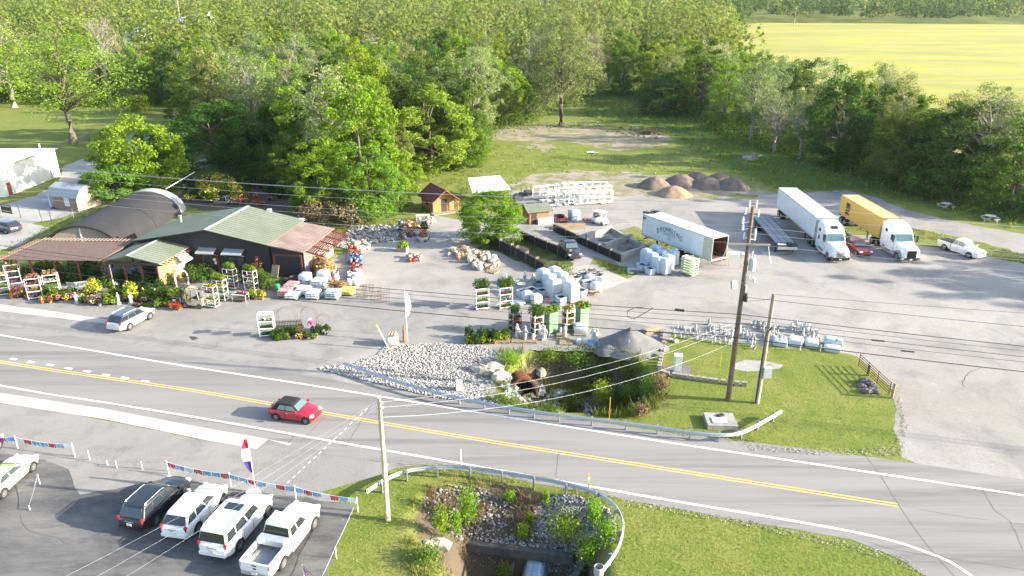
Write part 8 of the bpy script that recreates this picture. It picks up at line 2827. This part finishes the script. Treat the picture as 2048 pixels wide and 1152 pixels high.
for k in range(5):
	tag(MB().box((0, 0, .35), (1.0, .8, .7)).build('crate', mat('dark_red_crate', (.14, .04, .035), .8), None, 0, G3(1116 + 5 * (k % 3), 444 - 5 * (k // 3)) + Vector((0, 0, 0)), R(10)), 'dark red crate behind the black bins', 'crate', 'dark red crates behind the bins')
bag('tallb', G3(1148, 440), R(20), 'pale wrapped load beside the dark red crates', None, (1.3, 1.2, .8), 'wrapped_pallet', 'pallet load')
for k in range(6):
	tag(MB().blob((0, 0, .15), (.45, .35, .28), 7, jit=.25, rg=random.Random(k)).build('boulder', mat('reddish_boulder', (.30, .17, .12), .95, var=.2), None, 0, G3(1170 + 3.5 * k, 441 + (k % 2) * 3)), 'reddish stone left of the golf cart', 'rock', 'reddish stones by the golf cart')
# tall white nursery trolleys parked at the back
nr, _ = rack_proto(1.35, .6, 1.95, 2, None, 'nursery_trolley')
first = True
k = 0
for row, (x0, y0, x1, y1, n, dk) in enumerate(((1074, 398, 1128, 392, 5, 0), (1088, 406, 1150, 398, 6, 0), (1104, 413, 1146, 408, 4, 0), (1156, 410, 1216, 406, 6, 0), (1150, 402, 1214, 396, 6, 0), (1130, 390, 1206, 388, 6, 0))):
	for q in range(n):
		p = G3(x0 + (x1 - x0) * q / (n - 1), y0 + (y1 - y0) * q / (n - 1))
		lab = 'empty white nursery trolley, %s of row %s at the back' % (('leftmost', 'second', 'third', 'fourth', 'fifth', 'sixth')[q], ('left rear', 'left middle', 'left front', 'right front', 'right middle', 'right rear')[row])
		rz = R(rng.choice((8, 12, 98)))
		if first:
			nr.location, nr.rotation_euler = p, (0, 0, rz)
			tag(nr, lab, None, 'empty nursery trolleys at the back of the yard')
			first = False
		else:
			dup(nr, p, rz, lab, 'empty nursery trolleys at the back of the yard')
m = MB()
for k in range(40):
	c = G3(rng.uniform(1085, 1200), rng.uniform(392, 410), rng.choice((.2, 1.0, 2.0)))
	m.box(c, (1.25, .55, .04), rz=R(10))
tag(m.build('loose_shelves', M_rackw), kind='stuff')
for k, (px_, py_) in enumerate(((1036, 396), (1046, 392), (1056, 388))):
	p = G3(px_, py_)
	r = thing('scrap_heap', p, 0, 'dark scrap under posts beside the nursery trolleys, %s part' % ('left', 'middle', 'right')[k], 'scrap')
	MB().box((0, 0, .3), (1.6, 1.0, .6), rz=.3, top=.7).build('tarp', mat('dark_tarp', (.05, .05, .055), .8), r)
	MB().box((.5, .2, .8), (.08, .08, 1.6)).build('post', M_dkwood, r)
pp_ = G3(1077, 420)
for k in range(6):
	pallet(pp_ + Vector((0, 0, .16 * k)), R(12), 'pallet in the leaning stack before the nursery trolleys')
# ================================================================== GRASS, WEEDS AND SHRUBS
def blades(name, polys, per_m2, h0, h1, mats, w=.02, lean=.5, seed=1, zoff=0.0, clump=1, spread=.1, holes=0.0):
	"""upright grass blades (one triangle each) scattered over polygons"""
	g = np.random.default_rng(seed)
	out = []
	for poly in polys:
		P = np.array([(p[0], p[1]) for p in poly])
		lo, hi = P.min(0), P.max(0)
		n = int((hi - lo).prod() * per_m2 / clump)
		xy = g.uniform(lo, hi, (n, 2))
		e = poly_dist(xy[:, 0], xy[:, 1], poly)
		xy = xy[e > g.uniform(-.25, .25, n)]
		if holes:
			q = np.array([mnoise.noise((x * .35, y * .35, seed)) for x, y in xy])
			xy = xy[q + g.uniform(-.15, .15, len(q)) > holes - .5]
		xy = np.repeat(xy, clump, 0)
		out.append(xy + g.normal(size=xy.shape) * spread)
	xy = np.concatenate(out)
	n = len(xy)
	z = ground_z(xy[:, 0], xy[:, 1]) + zoff - .01
	h = g.uniform(h0, h1, n)
	a = g.uniform(0, 2 * pi, n)
	d = np.stack([np.cos(a), np.sin(a)], 1)
	t = g.normal(size=(n, 2)) * lean
	V = np.empty((n, 3, 3))
	ww = (w * (.6 + h / h1))[:, None]
	V[:, 0, :2], V[:, 1, :2] = xy - d * ww, xy + d * ww
	V[:, 0, 2] = V[:, 1, 2] = z
	V[:, 2, :2] = xy + t * h[:, None]
	V[:, 2, 2] = z + h
	me = bpy.data.meshes.new(name)
	me.vertices.add(3 * n)
	me.vertices.foreach_set('co', V.ravel())
	me.loops.add(3 * n)
	me.loops.foreach_set('vertex_index', np.arange(3 * n, dtype=np.int32))
	me.polygons.add(n)
	me.polygons.foreach_set('loop_start', (np.arange(n) * 3).astype(np.int32))
	for m in mats:
		me.materials.append(m)
	me.polygons.foreach_set('material_index', g.integers(0, len(mats), n).astype(np.int32))
	me.update(calc_edges=True)
	return tag(obj(name, me), kind='stuff')
GB = [leaf_mat('grass_green', (.13, .175, .03), (.205, .24, .05), trans=.5), leaf_mat('grass_lime', (.19, .23, .04), (.28, .30, .07), trans=.5), leaf_mat('grass_straw', (.22, .19, .08), (.32, .28, .14), trans=.2)]
STRAW = leaf_mat('straw', (.24, .15, .085), (.36, .25, .15), trans=.3)
GT = [leaf_mat('tall_grass_green', (.085, .15, .018), (.17, .24, .035), trans=.4), GB[0], GB[1]]
ISLAND = PX([(1335, 668), (1500, 690), (1650, 698), (1715, 715), (1778, 775), (1798, 846), (1785, 895), (1640, 900), (1500, 894), (1350, 868), (1240, 852), (1300, 820), (1325, 770), (1322, 735), (1330, 700)])
NEARL = PX([(655, 985), (745, 960), (795, 937), (850, 930), (840, 985), (815, 1030), (830, 1085), (870, 1130), (880, 1250), (600, 1250), (645, 1170), (712, 1010)])
NEARR = PX([(1245, 1004), (1320, 1014), (1500, 1044), (1700, 1090), (1800, 1118), (1860, 1160), (1950, 1260), (1190, 1260), (1235, 1110), (1256, 1050)])
VERGE = PX([(790, 938), (860, 928), (960, 936), (1100, 958), (1200, 982), (1240, 1002), (1220, 1012), (1100, 975), (960, 955), (850, 948)])
blades('lawn_grass', [ISLAND], 60, .04, .10, GB, .016, seed=1)
blades('lawn_grass', [NEARL, NEARR], 100, .04, .12, GB, .014, seed=2)
blades('verge_grass', [VERGE], 130, .08, .25, [GB[2], GB[1], GB[0]], .014, seed=3, holes=.45)
blades('verge_grass', [PX([(1010, 816), (1100, 826), (1240, 842), (1330, 856), (1480, 872), (1560, 850), (1570, 862), (1500, 886), (1400, 876), (1200, 852), (1010, 822)])], 90, .08, .24, [GB[2], GB[1], GB[0]], .016, seed=13, holes=.45)
blades('tall_grass', [TALL], 5, .3, .8, GT, .055, seed=4, clump=6, spread=.22, holes=.35)
blades('tall_grass', [PX([(960, 300), (1010, 285), (1130, 300), (1250, 312), (1380, 300), (1480, 345), (1290, 350), (1060, 345), (1020, 390), (940, 370), (930, 330)])], 4, .15, .5, GB, .05, seed=5, clump=5, spread=.2, holes=.42)
blades('tall_grass', [PX([(560, 440), (640, 440), (700, 452), (800, 450), (858, 428), (935, 436), (930, 395), (980, 330), (900, 350), (850, 400), (770, 425)])], 8, .15, .5, GB, .04, seed=6, clump=5, spread=.2, holes=.3)
blades('tall_grass', [PX([(0, 500), (110, 440), (215, 405), (330, 330), (260, 400), (170, 440), (95, 480), (30, 520), (0, 540)])], 10, .1, .4, GB, .035, seed=7, clump=4, spread=.2)
for k, q in enumerate(([(1030, 508), (1080, 530), (1086, 546), (1040, 520)], [(1110, 525), (1146, 540), (1150, 552), (1120, 548)], [(1196, 520), (1240, 535), (1290, 545), (1250, 552), (1200, 536)], [(990, 485), (1040, 478), (1085, 488), (1060, 500), (1010, 500)], [(1240, 460), (1330, 486), (1372, 532), (1330, 520)], [(1690, 460), (1800, 470), (2048, 530), (2048, 510), (1800, 450)])):
	blades('weeds', [PX(q)], 40 if k < 4 else 18, .15, .5, GB if k > 3 else GT, .03, seed=20 + k, clump=4, spread=.15, holes=.3)
# creek banks: rank grass, dry stalks and brush
blades('bank_weeds', [PX([(1080, 705), (1130, 695), (1250, 702), (1320, 740), (1326, 790), (1300, 822), (1240, 838), (1180, 830), (1210, 790), (1170, 750), (1100, 735)])], 60, .4, 1.1, GT, .035, seed=30, clump=8, spread=.2, holes=.38)
blades('bank_weeds', [PX([(1080, 712), (1280, 720), (1318, 772), (1240, 832), (1100, 814), (1085, 770)])], 40, .3, .9, GT, .035, seed=35, clump=8, spread=.2, holes=.45)
blades('bank_weeds', [PX([(1000, 700), (1050, 700), (1064, 735), (1030, 765), (1000, 740)]), PX([(960, 800), (1010, 795), (1060, 806), (1130, 812), (1110, 830), (1010, 818)])], 50, .3, .8, [GT[0], GB[1]], .03, seed=31, clump=6, spread=.15)
blades('bank_weeds', [PX([(835, 1000), (870, 1060), (900, 1120), (1020, 1130), (1060, 1160), (1060, 1260), (860, 1260), (800, 1100)])], 60, .15, .6, GB, .022, seed=32, clump=5, spread=.15, holes=.4)
blades('dry_weeds', [PX([(850, 970), (960, 960), (1080, 985), (1080, 1050), (1010, 1080), (920, 1060), (860, 1010)]), PX([(960, 1065), (1010, 1070), (1080, 1080), (1100, 1092), (1000, 1088)]), PX([(1000, 1100), (1040, 1120), (1060, 1152), (1000, 1152)])], 170, .22, .65, [STRAW, LM['brown'], STRAW, GB[2]], .014, seed=33, clump=7, spread=.12, holes=.4)
blades('dry_weeds', [PX([(950, 745), (1000, 735), (1010, 800), (960, 790)]), PX([(1280, 760), (1335, 770), (1340, 820), (1290, 830)])], 30, .2, .7, [LM['brown'], GB[2]], .02, seed=34, clump=6, spread=.14, holes=.4)
def sapling(px_, py_, z, hgt, w, kind, label, n=260, ls=.15):
	p = at(px_, py_, z)
	p.z = gz(p.x, p.y)
	g = np.random.default_rng(int(px_ * 7 + py_))
	c = g.normal(size=(n, 3)) * np.array([w * .24, w * .24, hgt * .24])
	c[:, 2] = np.clip(c[:, 2] + hgt * .58, .15, hgt)
	r = thing('sapling' if w < hgt * .8 else 'bush', p, 0, label, 'sapling' if w < hgt * .8 else 'bush')
	obj('crown', cards('crown', c, ls, kind, up=.4, seed=int(px_), aspect=.7), r)
	m = MB().tube([(0, 0, -.1), (.05, 0, hgt * .5), (0, .05, hgt * .9)], [.035, .022, .01], 5)
	for k in range(7):
		q = c[k * 9 % n]
		m.tube([(0, 0, hgt * .25 + .06 * k), tuple(q)], .012, 3)
	m.build('trunk', M_bark, r)
YG, GG = LM['yellow'], LM['mid']
for a in ((936, 1048, -1.2, 2.9, 1.15, YG, 'tallest lime green sapling in the near ditch'), (914, 1062, -1.2, 1.7, .6, YG, 'slim lime sapling left of the tallest in the near ditch'), (884, 1076, -.9, 2.3, 1.05, YG, 'lime sapling at the left of the near ditch'), (1019, 1000, -.5, .8, .55, YG, 'small lime shrub just under the near guardrail'), (1008, 1108, -1.9, 1.7, .9, YG, 'lime sapling before the box culvert'), (1046, 1064, -1.2, 1.0, .7, YG, 'small lime sapling in the middle of the near ditch'), (1092, 1015, -.7, 1.1, .35, YG, 'thin green sapling on the grey riprap'), (1060, 1048, -1.1, 1.0, .4, YG, 'thin lime sapling beside the grey riprap'),
		  (1130, 1078, -1.4, 1.8, 2.2, LM['yellow'], 'broad green bush over the box culvert'), (1180, 1112, -1.2, 1.9, 1.6, LM['yellow'], 'green bush right of the corrugated pipe'), (1212, 1100, -.8, 1.5, 1.4, YG, 'lime bush inside the curve of the near guardrail'), (1188, 1060, -.8, 2.0, .9, YG, 'young tree on the riprap with bare lower stem'), (855, 1128, -.3, .8, 1.5, GG, 'low green bush on the near grass slope'),
		  (1205, 795, -2.2, 2.3, 1.7, LM['yellow'], 'lime bush in the far creek behind the long guardrail'), (1262, 780, -1.6, 1.8, 1.8, LM['bright'], 'green bush at the right bank of the far creek'), (1300, 795, -.6, 1.9, 1.7, LM['bright'], 'green bush at the edge of the grass island'), (1318, 790, -.3, 1.5, 1.5, LM['brown'], 'dry brown bush at the edge of the grass island'), (1150, 740, -1.8, 1.6, 2.2, LM['mid'], 'dark green brush on the back bank of the far creek'), (1200, 752, -2.0, 1.3, 2.0, LM['mid'], 'green brush below the grey gravel heap'), (1100, 735, -1.6, 1.4, 1.8, LM['bright'], 'bright weeds on the back bank of the far creek'), (1150, 812, -2.2, 1.5, 1.8, LM['dark'], 'dark brush by the long guardrail'), (1280, 838, -.2, 1.0, 1.1, LM['brown'], 'dry brush clump beside the long guardrail'), (1020, 740, -.6, 1.2, 1.5, LM['yellow'], 'lime weeds above the rusty culvert'), (1076, 812, -1.4, 1.0, 1.6, LM['bright'], 'green weeds below the rusty culvert mouth')):
	w_, h_ = a[4], a[3]
	sapling(*a, n=int(300 + 260 * w_ * h_), ls=.13)
p = at(1015, 1098, -1.6)
r = thing('dead_weed', (p.x, p.y, gz(p.x, p.y)), 0, 'tall grey bare stems before the box culvert', 'dead bush')
m = MB()
for k in range(26):
	a = rng.uniform(0, 6.3)
	m.tube([(.2 * cos(a), .2 * sin(a), 0), (.3 * cos(a), .3 * sin(a), 1.0), (.42 * cos(a + .4), .42 * sin(a + .4), rng.uniform(1.4, 2.2))], .011, 3)
m.build('stems', M_barkp, r)
rock_field('gravel_shoulder', PX([(1240, 1000), (1330, 1012), (1500, 1042), (1700, 1086), (1800, 1112), (1870, 1160), (1850, 1160), (1780, 1120), (1690, 1098), (1500, 1054), (1330, 1022), (1250, 1012)]), 1500, .015, .04, M_boul, seed=41)
rock_field('gravel_shoulder', PX([(1500, 890), (1640, 900), (1790, 896), (1806, 846), (1782, 770), (1796, 770), (1816, 850), (1806, 912), (1640, 910), (1500, 900)]), 1800, .02, .05, M_boul, seed=42)
# ---- the air: thin even haze over the whole scene
HM = bpy.data.materials.new('haze_air')
HM.use_nodes = True
ht = HM.node_tree
ht.nodes.clear()
hv = ht.nodes.new('ShaderNodeVolumePrincipled')
hv.inputs['Color'].default_value = (.86, .92, 1, 1)
hv.inputs['Density'].default_value = .00005
hv.inputs['Anisotropy'].default_value = .3
ho = ht.nodes.new('ShaderNodeOutputMaterial')
ht.links.new(hv.outputs[0], ho.inputs['Volume'])
tag(MB().add([(x, y, z) for z in (-6, 130) for x, y in ((-1700, -70), (1700, -70), (1700, 2500), (-1700, 2500))], [(3, 2, 1, 0), (4, 5, 6, 7), (0, 1, 5, 4), (1, 2, 6, 5), (2, 3, 7, 6), (3, 0, 4, 7)]).build('haze', HM), kind='stuff')
